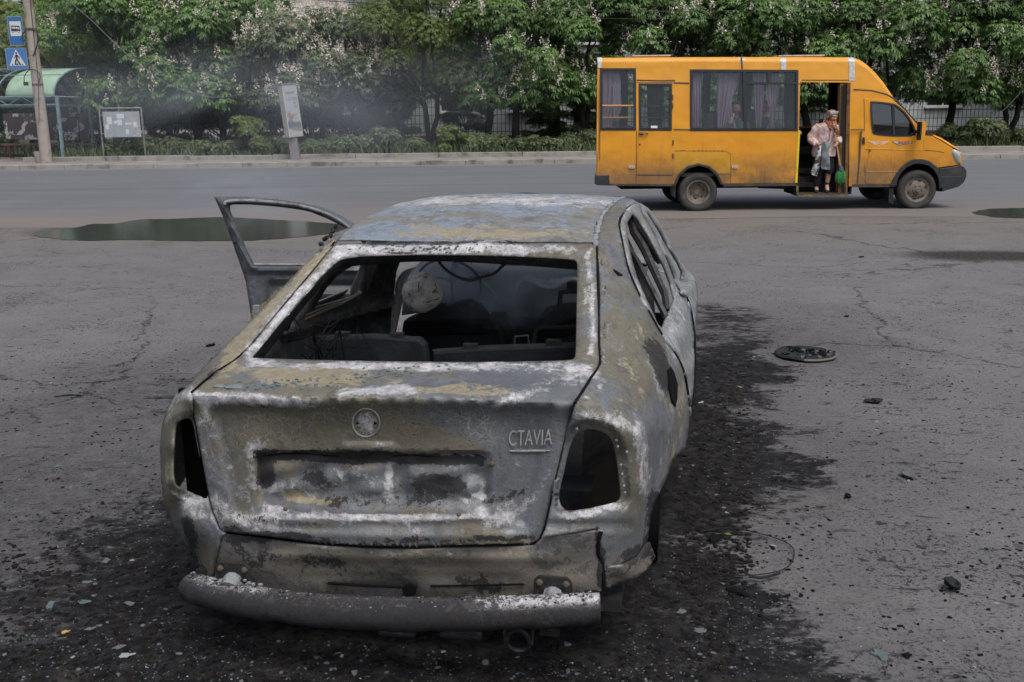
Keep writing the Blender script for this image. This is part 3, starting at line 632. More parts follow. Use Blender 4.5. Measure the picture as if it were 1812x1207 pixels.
b = MB(); b.tube([lidpt(x, 798 + (x - 935) * -.01, .003) for x in np.linspace(901, 973, 9)], [.002, .004, .0045, .0045, .0045, .0045, .0045, .004, .002], 6)
b.obj('nameplate_scar', M_LETTER, LID, True)
b = MB()
b.lathe([(.0001, 0), (.013, 0), (.013, .012), (.0001, .012)], lidpt(645, 801, .002), -CAR_A, 14)
b.obj('latch_hole', M_BLACK, LID)
b = MB()
for x, y, r in ((450, 806, .006), (871, 821, .010), (866, 822, .006), (570, 861, .007), (594, 858, .006), (505, 901, .008), (812, 911, .008), (710, 858, .006)):
    b.lathe([(.0001, .004), (r * .6, .003), (r, 0)], lidpt(x, y, .001), -CAR_A, 10)
b.obj('rust_stud', M_BOLT, LID, True)
# three vertical seams scorched into the plate recess, and the dark slot above it
b = MB()
b.tube([lidpt(x, 803 + 2.5 * math.sin(x * .045), -.004) for x in np.linspace(466, 600, 12)], .0045, 6); b.tube([lidpt(x, 806 + 2 * math.sin(x * .05), -.004) for x in np.linspace(690, 850, 12)], .0045, 6)
b.obj('recess_slot', M_BLACK, LID, True)

# ---------------- roof
roof_rows = []
L = {1.06: (600, 424), 1.2: (612, 409), 1.5: (645, 386), 1.85: (690, 365), 2.2: (742, 353)}
Rr = {1.06: (1053, 427), 1.2: (1054, 412), 1.5: (1060, 391), 1.85: (1079, 366), 2.2: (1101, 350)}
zc = {1.06: 1.196, 1.2: 1.226, 1.5: 1.268, 1.85: 1.297, 2.2: 1.290}
for v in (1.06, 1.2, 1.5, 1.85, 2.2):
    a, c = cp(*L[v], v), cp(*Rr[v], v); mid = (a + c) / 2; mid[2] = zc[v]
    row = [a, a * .86 + c * .14, a * .66 + c * .34, mid, a * .34 + c * .66, a * .14 + c * .86, c]
    for i, s_ in ((1, .62), (2, .93), (4, .93), (5, .62)):
        e = row[i][2]; row[i] = row[i].copy(); row[i][2] = e + (mid[2] - e) * s_ if mid[2] > e else e
    roof_rows.append(row)
for dv, dz in ((.32, -.035), (.55, -.085)):
    roof_rows.append([p + CAR_A * dv + np.array([0, 0, dz]) for p in roof_rows[4]])
def lift(rows, name, mat, parent, thick=.006, nu=8, nv=8, dent=.002, toward=(0, 0, 1)):
    r2 = [catmull(r, nu) for r in rows]; cols = [catmull([r[j] for r in r2], nv) for j in range(len(r2[0]))]
    V = np.array(cols).reshape(-1, 3); k, n = len(cols), len(cols[0])
    T = np.array([t for i in range(k - 1) for j in range(n - 1) for t in ((i * n + j, (i + 1) * n + j, (i + 1) * n + j + 1), (i * n + j, (i + 1) * n + j + 1, i * n + j + 1))])
    return finish_panel(name, V, T, mat, parent, thick, np.asarray(toward, float), dent)
ROOF = lift(roof_rows, 'roof', M_ROOF, CAR, .008, 10, 9, .004)
# charred seal in the roof channels (right one shows), curled burnt scrap on the left rail
b = MB()
ch = [cp(x, y, v) for x, y, v in ((1054, 440, 1.02), (1055, 425, 1.1), (1058, 404, 1.3), (1066, 382, 1.6), (1080, 365, 1.85), (1094, 355, 2.1), (1103, 351, 2.25))]
ch = catmull(ch, 10); b.tube([p + np.array([.004 * rng.normal(), 0, .003 * rng.normal() - .002]) for p in ch], [.010 + .004 * rng.random() for _ in ch], 7)
b.obj('drip_seal', M_ASH, ROOF, True)
b = MB()
for k in range(5):
    q = [cp(597 - k * 6 + 3 * rng.normal(), 402 + k * 8 + 3 * rng.normal(), 1.15 - k * .04) + np.array([-.005, 0, .004]) for _ in range(4)]
    q = sorted(q, key=lambda p: p[0]); b.tube(q, [.002, .010, .008, .002], 6, 0, True, 1.8)
b.obj('charred_seal_scrap', M_CHAR, ROOF, True)
b = MB()
for k, (x, y, v) in enumerate(((968, 372, 1.72), (842, 396, 1.36), (706, 402, 1.30), (818, 410, 1.2), (975, 356, 1.95))):
    c = cp(x, y, v); s_ = .022 if k == 0 else .009
    for j in range(4): b.tube([c + rng.normal(size=3) * s_ * np.array([1, 1, .2]), c + np.array([0, 0, s_ * .5]), c + rng.normal(size=3) * s_ * np.array([1, 1, .3])], [s_ * .1, s_ * .4, s_ * .1], 6)
b.obj('roof_char', M_CHAR, ROOF, True)

# ---------------- right rear quarter panel with its empty lamp opening
lamp_r = chaikin([(1016, 771), (1027, 762), (1046, 759), (1066, 764), (1081, 774), (1090, 799), (1095, 835), (1099, 870), (1099, 885), (1090, 890), (1058, 897), (1032, 901), (1010, 904), (997, 901), (989, 888), (990, 868), (998, 836), (1006, 797)], 2)
q_out = [(1105, 350), (1118, 352), (1131, 359), (1116, 362), (1105, 371), (1096, 383), (1094, 394), (1096, 410), (1099, 424), (1104, 447), (1109, 471), (1117, 494), (1127, 516), (1136, 534), (1147, 552), (1158, 572), (1169, 591), (1181, 608), (1192, 624), (1201, 638), (1208, 656), (1213, 680), (1218, 708),
         (1220, 730), (1219, 758), (1214, 792), (1200, 804), (1190, 812), (1184, 835), (1178, 850), (1171, 864), (1160, 890), (1152, 915), (1147, 950), (1143, 965), (1130, 985), (1100, 1000), (1072, 1005), (1063, 985), (1060, 935), (1000, 944), (958, 952), (966, 934), (979, 876), (994, 812), (1007, 757), (1013, 733), (1019, 713), (1033, 692), (1048, 668), (1064, 644), (1062, 600), (1061, 500), (1058, 436), (1057, 425), (1060, 402), (1068, 382), (1081, 366), (1094, 355)]
q_ctrl = [(1105, 350, 2.15), (1131, 359, 2.0), (1081, 364, 1.8), (1105, 370, 1.66), (1063, 392, 1.42), (1080, 391, 1.40), (1095, 395, 1.36), (1057, 425, 1.09), (1077, 423, 1.12), (1099, 424, 1.17), (1060, 480, .88), (1084, 476, .93), (1109, 472, 1.05), (1062, 540, .68), (1098, 530, .76), (1131, 522, .95),
          (1063, 600, .5), (1090, 592, .54), (1118, 582, .62), (1145, 572, .75), (1159, 573, .88), (1063, 643, .36), (1095, 640, .41), (1130, 635, .49), (1163, 625, .63), (1192, 624, .84), (1046, 668, .20), (1085, 672, .26), (1130, 676, .35), (1172, 672, .55), (1208, 656, .88), (1031, 692, .10), (1075, 705, .13), (1120, 722, .20), (1175, 720, .5), (1218, 708, .92),
          (1017, 714, .05), (1060, 730, .05), (1100, 745, .085), (1134, 757, .15), (1165, 790, .36), (1219, 758, .90), (1214, 792, .86), (1190, 812, .62), (1180, 760, .48), (1200, 720, .70),
          (1005, 760, .045), (1030, 752, .04), (998, 840, .04), (984, 880, .035), (1100, 800, .085), (1105, 850, .09), (1103, 890, .09), (1128, 800, .13), (1128, 850, .13), (1126, 910, .14), (1140, 800, .17), (1142, 860, .19), (1165, 850, .38), (1171, 864, .44), (1000, 925, .01), (958, 950, -.01), (1060, 930, .03), (1150, 915, .26), (1143, 965, .24), (1100, 1000, .09), (1072, 1004, .05), (1100, 930, .08)]
def q_disp(q):
    e = distpoly(q, lamp_r); x, y = q[:, 0], q[:, 1]
    d = .030 * (1 - sm(e, 5, 20)) * (y < 905) * (x > 985)          # recessed lamp seat
    d += .012 * (1 - sm(e, 5, 14)) * (y >= 905)
    d += .008 * sm(y, 918, 924) * (1 - sm(y, 934, 945)) * (x < 1120)
    d -= .010 * np.exp(-((x - 1136 - (y - 757) * .03) / 7.0) ** 2) * sm(y, 745, 790) * (1 - sm(y, 880, 930))
    return d
QR = panel_px('quarter_panel', q_out, [lamp_r], q_ctrl, M_SIDE, CAR, 5.5, .008, q_disp)
b = MB()
for x, y in ((1021, 759), (1091, 779), (1093, 790), (1099, 823), (1101, 839), (1104, 860), (1106, 872), (1109, 800)):
    b.ball(cp(x, y, .078 if x > 1050 else .05), .0045, 5)
b.obj('lamp_stud', M_ASH, QR, True)
# torn hole beside the fuel flap and one near the window
b = MB()
for pts, v in (([(1181, 655), (1186, 650), (1192, 660), (1197, 680), (1197, 705), (1194, 720), (1188, 710), (1183, 685)], None), ([(1086, 476), (1093, 480), (1103, 487), (1095, 487)], None)):
    f = tps(q_ctrl); b.add([cp(x, y, f(np.array([[x, y]]))[0, 0] - .010) for x, y in pts], [tuple(range(len(pts)))])
b.obj('burst_hole', M_BLACK, QR, False, True, 0, .004)

# ---------------- left rear quarter panel
lamp_l = chaikin([(308, 752), (316, 744), (329, 740), (341, 743), (349, 790), (358, 830), (369, 880), (362, 883), (340, 876), (322, 868), (306, 860), (303, 831), (305, 790)], 2)
ql_out = [(622, 400), (592, 414), (566, 441), (528, 479), (487, 523), (446, 565), (410, 600), (371, 638), (349, 661), (334, 680), (313, 694), (296, 722), (287, 748), (283, 790), (285, 850), (288, 888), (299, 914), (304, 930), (320, 955), (337, 974), (347, 992), (356, 1015), (372, 1026), (380, 990), (388, 955), (396, 944),
          (386, 936), (372, 900), (362, 858), (353, 808), (344, 756), (336, 715), (336, 696), (376, 662), (420, 632), (466, 578), (521, 513), (566, 460), (590, 432)]
ql_ctrl = [(622, 400, 1.3), (592, 414, 1.16), (590, 432, 1.05), (566, 441, 1.02), (566, 460, .92), (528, 479, .86), (521, 513, .74), (487, 523, .74), (446, 565, .62), (466, 578, .53), (410, 600, .54), (420, 632, .38), (371, 638, .46), (349, 661, .40), (376, 662, .22), (334, 680, .36), (336, 696, .07), (313, 694, .32), (325, 715, .12), (296, 722, .28), (310, 735, .13), (287, 748, .24), (295, 790, .13), (283, 790, .26), (285, 850, .26),
           (292, 850, .13), (340, 745, .08), (344, 790, .08), (362, 880, .07), (330, 880, .09), (300, 880, .12), (288, 888, .25), (320, 920, .10), (299, 914, .24), (360, 920, .05), (386, 940, .03), (337, 974, .20), (356, 1015, .18), (372, 1020, .06), (380, 985, .03), (350, 950, .07)]
def ql_disp(q):
    e = distpoly(q, lamp_l); d = .022 * (1 - sm(e, 4, 13)) * (q[:, 1] > 730); d += .02 * np.exp(-((q[:, 0] - 326 - (q[:, 1] - 960) * .3) / 9.0) ** 2) * sm(q[:, 1], 905, 930)
    return d
QL = panel_px('quarter_panel', ql_out, [lamp_l], ql_ctrl, M_SIDE, CAR, 5.5, .008, ql_disp)
b = MB(); b.tube([cp(x, y, v) for x, y, v in catmull([(592, 428, 1.06), (560, 470, .92), (520, 516, .77), (466, 579, .55), (423, 631, .39), (378, 661, .23), (339, 694, .08)], 6)], .004, 5)
b.obj('seam_shadow_strip', M_BLACK, QL, True)
b = MB(); b.tube([cp(x, y, v) for x, y, v in catmull([(1056, 436, 1.03), (1059, 500, .80), (1061, 600, .51), (1062, 643, .37), (1046, 668, .20), (1031, 692, .10), (1017, 713, .05)], 6)], .005, 5)
b.obj('seam_shadow_strip', M_BLACK, QR, True)

lift([[cp(306, 738, .22), cp(289, 770, .235), cp(286, 850, .245), cp(293, 895, .235)], [cl(-.76, .8, .86), cl(-.85, .8, .72), cl(-.88, .8, .60), cl(-.87, .8, .52)], [cl(-.78, 1.3, .86), cl(-.87, 1.3, .72), cl(-.90, 1.3, .55), cl(-.87, 1.3, .25)], [cl(-.78, 1.95, .84), cl(-.88, 1.95, .70), cl(-.90, 1.95, .5), cl(-.86, 1.95, .2)]], 'left_outer_side', M_SIDE, CAR, .006, 5, 6, .002, -CAR_R)
# ---------------- rear panel under the lid, patched corner at its right
rp_out = [(380, 985), (388, 955), (396, 944), (430, 949), (480, 956), (560, 966), (650, 971), (740, 972), (860, 969), (945, 966), (962, 950), (1000, 944), (1062, 938), (1064, 985), (1073, 1004), (1100, 1000), (1130, 985), (1143, 965), (1150, 960), (1160, 985), (1147, 1005), (1128, 1022), (1095, 1034), (1065, 1046), (1000, 1056), (850, 1062), (650, 1066), (500, 1062), (420, 1048), (368, 1028)]
rp_ctrl = [(396, 944, .035), (480, 956, .005), (650, 972, -.008), (860, 970, .0), (960, 952, .02), (1062, 940, .04), (380, 990, .05), (368, 1028, .08), (480, 1000, .02), (650, 1000, .01), (860, 1000, .012), (1000, 1000, .03), (1060, 990, .05), (420, 1045, .04), (650, 1060, .03), (900, 1060, .03), (1065, 1046, .06), (1110, 1010, .09), (1147, 975, .22), (1150, 995, .24), (1095, 1034, .10)]
def rp_disp(q):
    x, y = q[:, 0], q[:, 1]
    d = -.010 * np.exp(-((y - 985 - (x - 650) * .01) / 10.0) ** 2) * sm(x, 430, 500) * (1 - sm(x, 960, 1010))
    d += .006 * sm(y, 1014, 1018) * sm(x, 510, 560) * (1 - sm(x, 900, 940)); d -= .012 * np.exp(-((x - 386) / 9.0) ** 2)
    d += .010 * sm(y, 1030, 1034) * sm(x, 570, 582) * (1 - sm(x, 735, 745)); d -= .008 * np.exp(-((x - 1064) / 7.0) ** 2)
    d += .005 * np.sin(x * .03) * np.sin(y * .08)
    return d
RP = panel_px('rear_panel', rp_out, [], rp_ctrl, M_LOW, CAR, 6, .008, rp_disp)
b = MB(); f = tps(rp_ctrl)
def rpp(x, y, l=.004): return cp(x, y, f(np.array([[x, y]]))[0, 0] - l)
b.tube([rpp(x, y, .001) for x, y in ((580, 1032), (650, 1037), (738, 1040))], .004, 6); b.tube([rpp(x, y, .001) for x, y in ((762, 1037), (840, 1036), (928, 1034))], .003, 6)
b.tube([rpp(x, y, .004) for x, y in catmull([(1063, 940), (1058, 975), (1066, 1000), (1068, 1040)], 5)], [.006 + .003 * rng.random() for _ in range(16)], 6)
b.obj('panel_seam', M_BLACK, RP, True)
b = MB()
for px_, py_ in ((725, 1044),): b.lathe([(.0001, 0), (.022, 0), (.022, .006), (.0001, .006)], rpp(px_, py_, .014), -CAR_A, 16)
b.obj('drain_hole', M_BLACK, RP)
# ---------------- bumper beam, its two brackets, towing eye
pth = catmull([cp(x, y, v) for x, y, v in ((338, 1039, .03), (352, 1044, -.01), (400, 1056, -.045), (470, 1069, -.068), (560, 1080, -.082), (680, 1086, -.088), (800, 1087, -.085), (920, 1084, -.072), (1000, 1080, -.06), (1061, 1077, -.045))], 7)
b = MB(); nn = len(pth); vs = []; K = 18
for i, p in enumerate(pth):
    t = np.array(pth[min(i + 1, nn - 1)]) - np.array(pth[max(i - 1, 0)]); t /= np.linalg.norm(t); u = np.cross(t, (0, 0, 1)); u /= np.linalg.norm(u); w = np.array([0, 0, 1.0])
    f_ = i / (nn - 1); r = .047 + .004 * math.sin(f_ * math.pi)
    vs.append([p + (u * math.cos(2 * math.pi * j / K) * .95 + w * math.sin(2 * math.pi * j / K) * (1.0 if f_ > .08 else .92)) * r * (1 + .07 * noise.noise(Vector(p * 9 + u * math.cos(2 * math.pi * j / K))) + .09 * noise.noise(Vector(p * 31 + w * math.sin(2 * math.pi * j / K) * 2))) for j in range(K)])
inner = [[c * .82 + np.mean(vs[i], 0) * .18 for c in vs[i]] for i in (nn - 1, nn - 5)]
inner0 = [[c * .82 + np.mean(vs[i], 0) * .18 for c in vs[i]] for i in (4, 0)]
b.grid(inner0 + vs + inner, 0, True)
M_BEAM = burnt('burnt_beam_steel', olive=(.050, .042, .040), steel=(.036, .038, .046), ash_bias=.0, soot_bias=.46, sc=.9, mottle=.8)
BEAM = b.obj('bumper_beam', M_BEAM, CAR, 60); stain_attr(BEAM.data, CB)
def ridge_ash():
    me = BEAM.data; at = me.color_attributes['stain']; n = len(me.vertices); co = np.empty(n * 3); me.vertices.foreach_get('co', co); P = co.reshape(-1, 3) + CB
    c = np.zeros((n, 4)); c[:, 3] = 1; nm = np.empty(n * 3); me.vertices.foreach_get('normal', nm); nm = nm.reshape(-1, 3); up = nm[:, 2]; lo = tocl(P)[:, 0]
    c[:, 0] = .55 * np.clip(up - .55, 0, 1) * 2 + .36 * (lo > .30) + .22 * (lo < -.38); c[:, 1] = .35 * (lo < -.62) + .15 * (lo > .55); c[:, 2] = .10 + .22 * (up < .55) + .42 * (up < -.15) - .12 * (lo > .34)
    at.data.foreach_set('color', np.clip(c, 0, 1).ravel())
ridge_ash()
for side, (bx, by) in ((-1, (418, 1015)), (1, (980, 1040))):
    b = MB(); c = cp(bx, by, .0 if side < 0 else .012)
    bk = MB(); pl = [(-.058, -.05), (.058, -.05), (.058, .03), (.045, .045), (-.045, .045), (-.058, .03)]
    bk.plate([pl], lambda a, h, d: c + CAR_R * a + np.array([0, 0, h]) - CAR_A * (.012 + d), .010)
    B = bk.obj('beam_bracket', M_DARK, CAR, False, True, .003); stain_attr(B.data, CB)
    b.tube([c - CAR_A * .02 + np.array([0, 0, -.01]), c - CAR_A * .035 + np.array([0, 0, -.014]), c - CAR_A * .055 + np.array([0, 0, -.024])], [.030, .031, .032], 10); b.obj('crash_can', M_ASH, B, True)
    b = MB()
    for a in (-.04, .04): b.lathe([(.0001, .010), (.007, .009), (.008, .003), (.011, .002), (.011, 0)], c + CAR_R * a + np.array([0, 0, .026]) - CAR_A * .022, -CAR_A, 6)
    b.obj('bolt', M_BOLT, B)
c = cp(917, 1138, -.02)
b = MB(); b.tube([c + CAR_R * (.036 * math.cos(a)) - CAR_A * (.012 * math.sin(a)) + np.array([0, 0, (.05 if math.sin(a) > 0 else .032) * math.sin(a)]) for a in np.linspace(0, 2 * math.pi, 28)], .0075, 7, 0, False)
b.tube([c + CAR_R * -.040 + np.array([0, 0, .0]), c + CAR_R * -.045 + np.array([0, 0, .10]) + CAR_A * .03], .006, 6); b.tube([c + CAR_R * .040, c + CAR_R * .048 + np.array([0, 0, .10]) + CAR_A * .03], .006, 6)
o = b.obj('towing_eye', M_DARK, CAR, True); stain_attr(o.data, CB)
b = MB()
for x0, x1, y in ((672, 735, 1119), (780, 852, 1123), (955, 990, 1118)):
    a_, c_ = cp(x0, y, .0), cp(x1, y + 1, .0); b.box((a_ + c_) / 2, (np.linalg.norm(c_ - a_), .03, .014), 0, Matrix.Rotation(-CAR_YAW, 3, 'Z'))
o = b.obj('under_bracket', M_DARK, CAR, False, True, .003); stain_attr(o.data, CB)
b = MB()       # grit and ash lying on the beam and brackets
for k in range(60):
    q_ = cp(412 + 24 * rng.normal() * .8, 1036 + 6 * rng.normal(), -.03); b.ball(q_, rng.uniform(.003, .008), 3, int(rng.integers(0, 2)), (1.2, 1, .8))
for k in range(420):
    i = int(rng.integers(3, nn - 2)); p = np.array(pth[i]) * 1.0; f_ = rng.random(); p = p * f_ + np.array(pth[i - 1]) * (1 - f_)
    a = rng.normal(0, .35) + math.pi / 2; s_ = rng.uniform(.0016, .0042)
    b.ball(p + np.array([-.02 * 0, -math.cos(a) * .046, math.sin(a) * .050]), s_, 3, int(rng.integers(0, 3)), (1.2, 1, .7))
tag(b.obj('grit', [M_ASH, M_CHAR, M_DOORIN], BEAM), kind='stuff')
# ---------------- right side: rear and front door with empty window frames
rd_out = [(1132, 359), (1118, 363), (1107, 371), (1099, 383), (1097, 394), (1099, 410), (1102, 424), (1107, 447), (1112, 471), (1120, 494), (1130, 515), (1139, 533), (1150, 551), (1161, 571), (1172, 590), (1184, 607), (1195, 623), (1204, 637), (1211, 655), (1216, 680), (1221, 707), (1223, 720), (1228, 678), (1229, 634), (1228, 591), (1223, 557), (1215, 528), (1200, 513), (1190, 488), (1178, 456), (1163, 425), (1148, 398), (1136, 375)]
rd_win = [(1120, 378), (1110, 394), (1110, 412), (1113, 432), (1119, 462), (1128, 492), (1141, 522), (1153, 548), (1164, 573), (1171, 580), (1182, 557), (1194, 527), (1188, 501), (1177, 472), (1164, 445), (1148, 415), (1132, 389)]
rd_ctrl = [(1132, 359, 2.0), (1107, 371, 1.66), (1097, 394, 1.38), (1102, 424, 1.2), (1112, 471, 1.07), (1130, 515, .97), (1150, 551, .92), (1172, 590, .92), (1195, 623, .94), (1211, 655, .96), (1221, 707, .98), (1223, 720, 1.06), (1228, 678, 1.32), (1229, 634, 1.55), (1228, 591, 1.82), (1223, 557, 1.9), (1215, 528, 1.9), (1200, 513, 1.85), (1178, 456, 1.82), (1148, 398, 1.87), (1171, 580, 1.12), (1194, 527, 1.74), (1200, 590, 1.3), (1205, 560, 1.6), (1212, 640, 1.22), (1220, 620, 1.55)]
def rd_disp(q):
    x, y = q[:, 0], q[:, 1]; e = distpoly(q, np.array(rd_win))
    d = .012 * np.exp(-(e / 3.0) ** 2); d += .05 * np.exp(-((y - 566) / 22.0) ** 2 - ((x - 1203) / 10.0) ** 2) + .012 * np.sin(y * .06) * sm(y, 560, 600) * .5
    return d
M_DOOR = burnt('burnt_door_skin', olive=(.18, .178, .172), steel=(.21, .22, .235), ash_bias=.24, soot_bias=-.05)
RD = panel_px('rear_door', rd_out, [rd_win], rd_ctrl, M_DOOR, CAR, 4.0, .012, rd_disp, .0014)
fd_out = [(1133, 359), (1147, 368), (1166, 391), (1187, 429), (1204, 463), (1216, 475), (1230, 492), (1235, 511), (1235, 535), (1232, 571), (1231, 620), (1230, 591), (1225, 556), (1217, 527), (1202, 511), (1192, 487), (1180, 455), (1165, 424), (1150, 397), (1138, 374)]
fd_win = [(1141, 373), (1150, 380), (1166, 405), (1183, 434), (1201, 466), (1208, 481), (1205, 498), (1198, 482), (1187, 454), (1171, 421), (1155, 393), (1146, 379)]
fd_ctrl = [(1133, 359, 2.02), (1147, 368, 2.2), (1166, 391, 2.4), (1187, 429, 2.6), (1204, 463, 2.75), (1216, 475, 2.85), (1230, 492, 2.75), (1235, 511, 2.6), (1235, 535, 2.3), (1232, 571, 2.02), (1231, 620, 1.75), (1230, 591, 1.85), (1225, 556, 1.93), (1217, 527, 1.93), (1202, 511, 1.88), (1180, 455, 1.84), (1150, 397, 1.9), (1208, 481, 2.72), (1205, 498, 2.62), (1220, 505, 2.3), (1228, 530, 2.2)]
FD = panel_px('front_door', fd_out, [fd_win], fd_ctrl, M_DOOR, CAR, 4.0, .012, None, .001)
b = MB(); b.tube([cp(x, y, v + .006) for x, y, v in catmull([(1118, 364, 1.85), (1106, 373, 1.66), (1096, 395, 1.37), (1100, 424, 1.19), (1110, 471, 1.06), (1128, 516, .96), (1148, 552, .91), (1170, 591, .9), (1193, 624, .93), (1209, 656, .95), (1219, 706, .97)], 6)], .006, 5)
b.tube([cp(x, y, v) for x, y, v in catmull([(1201, 512, 1.87), (1216, 528, 1.92), (1224, 557, 1.92), (1229, 592, 1.83), (1230, 634, 1.6), (1229, 678, 1.33), (1224, 718, 1.1)], 6)], .006, 5)
b.obj('door_gap', M_BLACK, RD, True)
lift([[cl(.900, v, zt_), cl(.905, v, zt_ * .55 + zb * .45), cl(.880, v, zt_ * .25 + zb * .75), cl(.855, v, zb)] for v, zt_, zb in ((1.06, .55, .50), (1.25, .585, .46), (1.42, .61, .30), (1.65, .645, .27), (1.87, .675, .27))], 'lower_skin', M_DOOR, RD, .006, 4, 4, .002, CAR_R)
lift([[cl(.905, v, zt_), cl(.908, v, zt_ * .55 + zb * .45), cl(.885, v, zt_ * .25 + zb * .75), cl(.86, v, zb)] for v, zt_, zb in ((1.91, .68, .27), (2.2, .72, .27), (2.5, .75, .27), (2.84, .79, .27))], 'lower_skin', M_DOOR, FD, .006, 4, 4, .002, CAR_R)
# leftovers of window guides in the rear door opening
b = MB(); b.tube([cp(x, y, v) for x, y, v in ((1109, 432, 1.3), (1128, 462, 1.3), (1150, 505, 1.25), (1178, 560, 1.2))], [.010, .012, .013, .014], 6)
b.tube([cp(x, y, v) for x, y, v in ((1112, 378, 1.8), (1122, 410, 1.8), (1140, 440, 1.75), (1158, 480, 1.7), (1176, 520, 1.6), (1180, 550, 1.5))], [.016, .020, .020, .018, .016, .014], 7)
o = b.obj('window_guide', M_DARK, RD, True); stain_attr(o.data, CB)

# ---------------- left side seen from inside, through the rear opening
lw_out = [(470, 640), (500, 598), (535, 556), (556, 522), (576, 490), (600, 470), (630, 458), (664, 453), (712, 452), (702, 480), (694, 540), (690, 600), (692, 660), (560, 680)]
lw_win = [(557, 546), (566, 530), (578, 510), (592, 494), (606, 481), (625, 470), (645, 464), (642, 490), (638, 515), (634, 522), (600, 534)]
lw_ctrl = [(500, 598, .75), (470, 640, .6), (557, 546, 1.1), (600, 482, 1.35), (645, 464, 1.75), (690, 458, 1.95), (690, 600, 1.9), (640, 600, 1.7), (560, 640, 1.0), (634, 522, 1.7), (560, 680, 1.0), (692, 660, 1.9)]
def lw_disp(q): return .05 * np.sin(q[:, 0] * .07) * .4 + .06 * np.exp(-((q[:, 1] - 556 - (q[:, 0] - 640) * -.25) / 8.0) ** 2) * -1
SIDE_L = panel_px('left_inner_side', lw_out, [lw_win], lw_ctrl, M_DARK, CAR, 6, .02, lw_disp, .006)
b = MB(); b.tube([cp(x, y, v) for x, y, v in ((524, 572, .92), (560, 556, 1.08), (600, 540, 1.35), (637, 520, 1.68))], .006, 6); b.tube([cp(x, y, v) for x, y, v in ((528, 564, .95), (562, 549, 1.08), (602, 535, 1.35))], .003, 6)
b.ball(cp(637, 519, 1.66), .012, 6); b.obj('window_channel', M_BOLT, SIDE_L, True)
# ---------------- open left front door
HU, HV = -.86, 2.86; dv_ = np.array([-1.62 - HU, 2.38 - HV]); dv_ /= np.linalg.norm(dv_)
D_T = CAR_R * dv_[0] + CAR_A * dv_[1]; D_N = np.cross(D_T, (0, 0, 1.0)); D_P = cl(HU, HV, 0)
def dp(x, y, off=0.0): return onPlane(x, y, D_P + D_N * off, D_N)
if np.dot(D_N, CC - D_P) < 0: D_N = -D_N
d_out = [(379, 348), (430, 348), (483, 352), (529, 358), (569, 367), (599, 379), (624, 394), (660, 424), (690, 470), (700, 520), (690, 660), (640, 700), (470, 700), (452, 640), (446, 590), (444, 562), (441, 539), (435, 499), (425, 469), (410, 426), (394, 382)]
d_win = [(407, 364), (413, 362), (440, 362), (469, 364), (500, 367), (529, 371), (549, 375), (579, 387), (609, 402), (640, 428), (660, 470), (600, 469), (540, 468), (455, 468), (449, 466), (440, 448), (430, 425), (418, 396), (408, 374)]
V2, T = cdt_domain(d_out, [d_win], 6)
e = distpoly(V2, np.array(d_win)); eo = distpoly(V2, np.array(d_out)); x, y = V2[:, 0], V2[:, 1]
off = .028 * np.exp(-((e - 8) / 5.0) ** 2) + .02 * (1 - sm(eo, 3, 8)) * -1
off += -.030 * sm(y, 496, 502) * sm(x, 468, 480) + .035 * np.exp(-((y - 522) / 9.0) ** 2) * sm(x, 490, 505) + .03 * np.exp(-(((x - 500) / 14) ** 2 + ((y - 548) / 16) ** 2)) * -1
P = np.array([dp(a, c, o_) for (a, c), o_ in zip(V2, off)])
OD = finish_panel('open_front_door', P, T, M_DOORIN, CAR, .03, D_N, .0012)
b = MB(); b.tube([dp(x, y, .03) for x, y in catmull([(398, 362), (402, 357), (430, 355), (483, 358), (529, 364), (569, 375), (600, 390), (630, 412)], 6)], .009, 7); b.obj('frame_channel', M_ASH, OD, True)
b = MB(); b.box(dp(455, 551, .02), (.035, .03, .07), 0, Matrix.Rotation(-CAR_YAW, 3, 'Z')); b.tube([dp(449, 468, .01), dp(520, 468.5, .01), dp(600, 469, .01)], .008, 6)
b.obj('door_latch', M_ASH, OD, True)

# ---------------- body frame, floor, wheels
def slab(b, u0, u1, v0, v1, z0, z1, mi=0):
    rot = Matrix.Rotation(-CAR_YAW, 3, 'Z'); b.box(cl((u0 + u1) / 2, (v0 + v1) / 2, (z0 + z1) / 2), (u1 - u0, v1 - v0, z1 - z0), mi, rot)
b = MB(); slab(b, -.70, .70, .10, 3.9, .18, .22); slab(b, -.84, -.74, 1.3, 2.85, .16, .32); slab(b, .76, .86, 1.3, 2.85, .16, .32); slab(b, -.62, .62, 2.92, 2.97, .22, .76)
for s in (-1, 1):     # pillars
    b.tube([cl(.54 * s, 2.62, 1.19), cl(.62 * s, 2.85, 1.03), cl(.72 * s, 3.12, .84)], [.03, .032, .035], 7); b.tube([cl(.55 * s, 1.86, 1.16), cl(.68 * s, 1.84, .85), cl(.74 * s, 1.84, .3)], [.035, .05, .055], 7)
b.tube([cl(-.54, 2.62, 1.205), cl(0, 2.66, 1.235), cl(.54, 2.62, 1.205)], .025, 7); slab(b, -.52, .52, 1.02, 1.10, 1.145, 1.155)
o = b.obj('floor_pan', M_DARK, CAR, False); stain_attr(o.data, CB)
b = MB()     # engine bay: bonnet and wings, ash grey
hr = []
for v, z, w in ((3.08, .845, .70), (3.4, .835, .70), (3.8, .79, .68), (4.1, .72, .62), (4.22, .62, .58)):
    hr.append([cl(-w, v, z - .05), cl(-w * .8, v, z - .012), cl(-w * .4, v, z), cl(0, v, z + .012), cl(w * .4, v, z), cl(w * .8, v, z - .012), cl(w, v, z - .05)])
lift(hr, 'bonnet', M_ROOF, CAR, .006, 4, 4, .006)
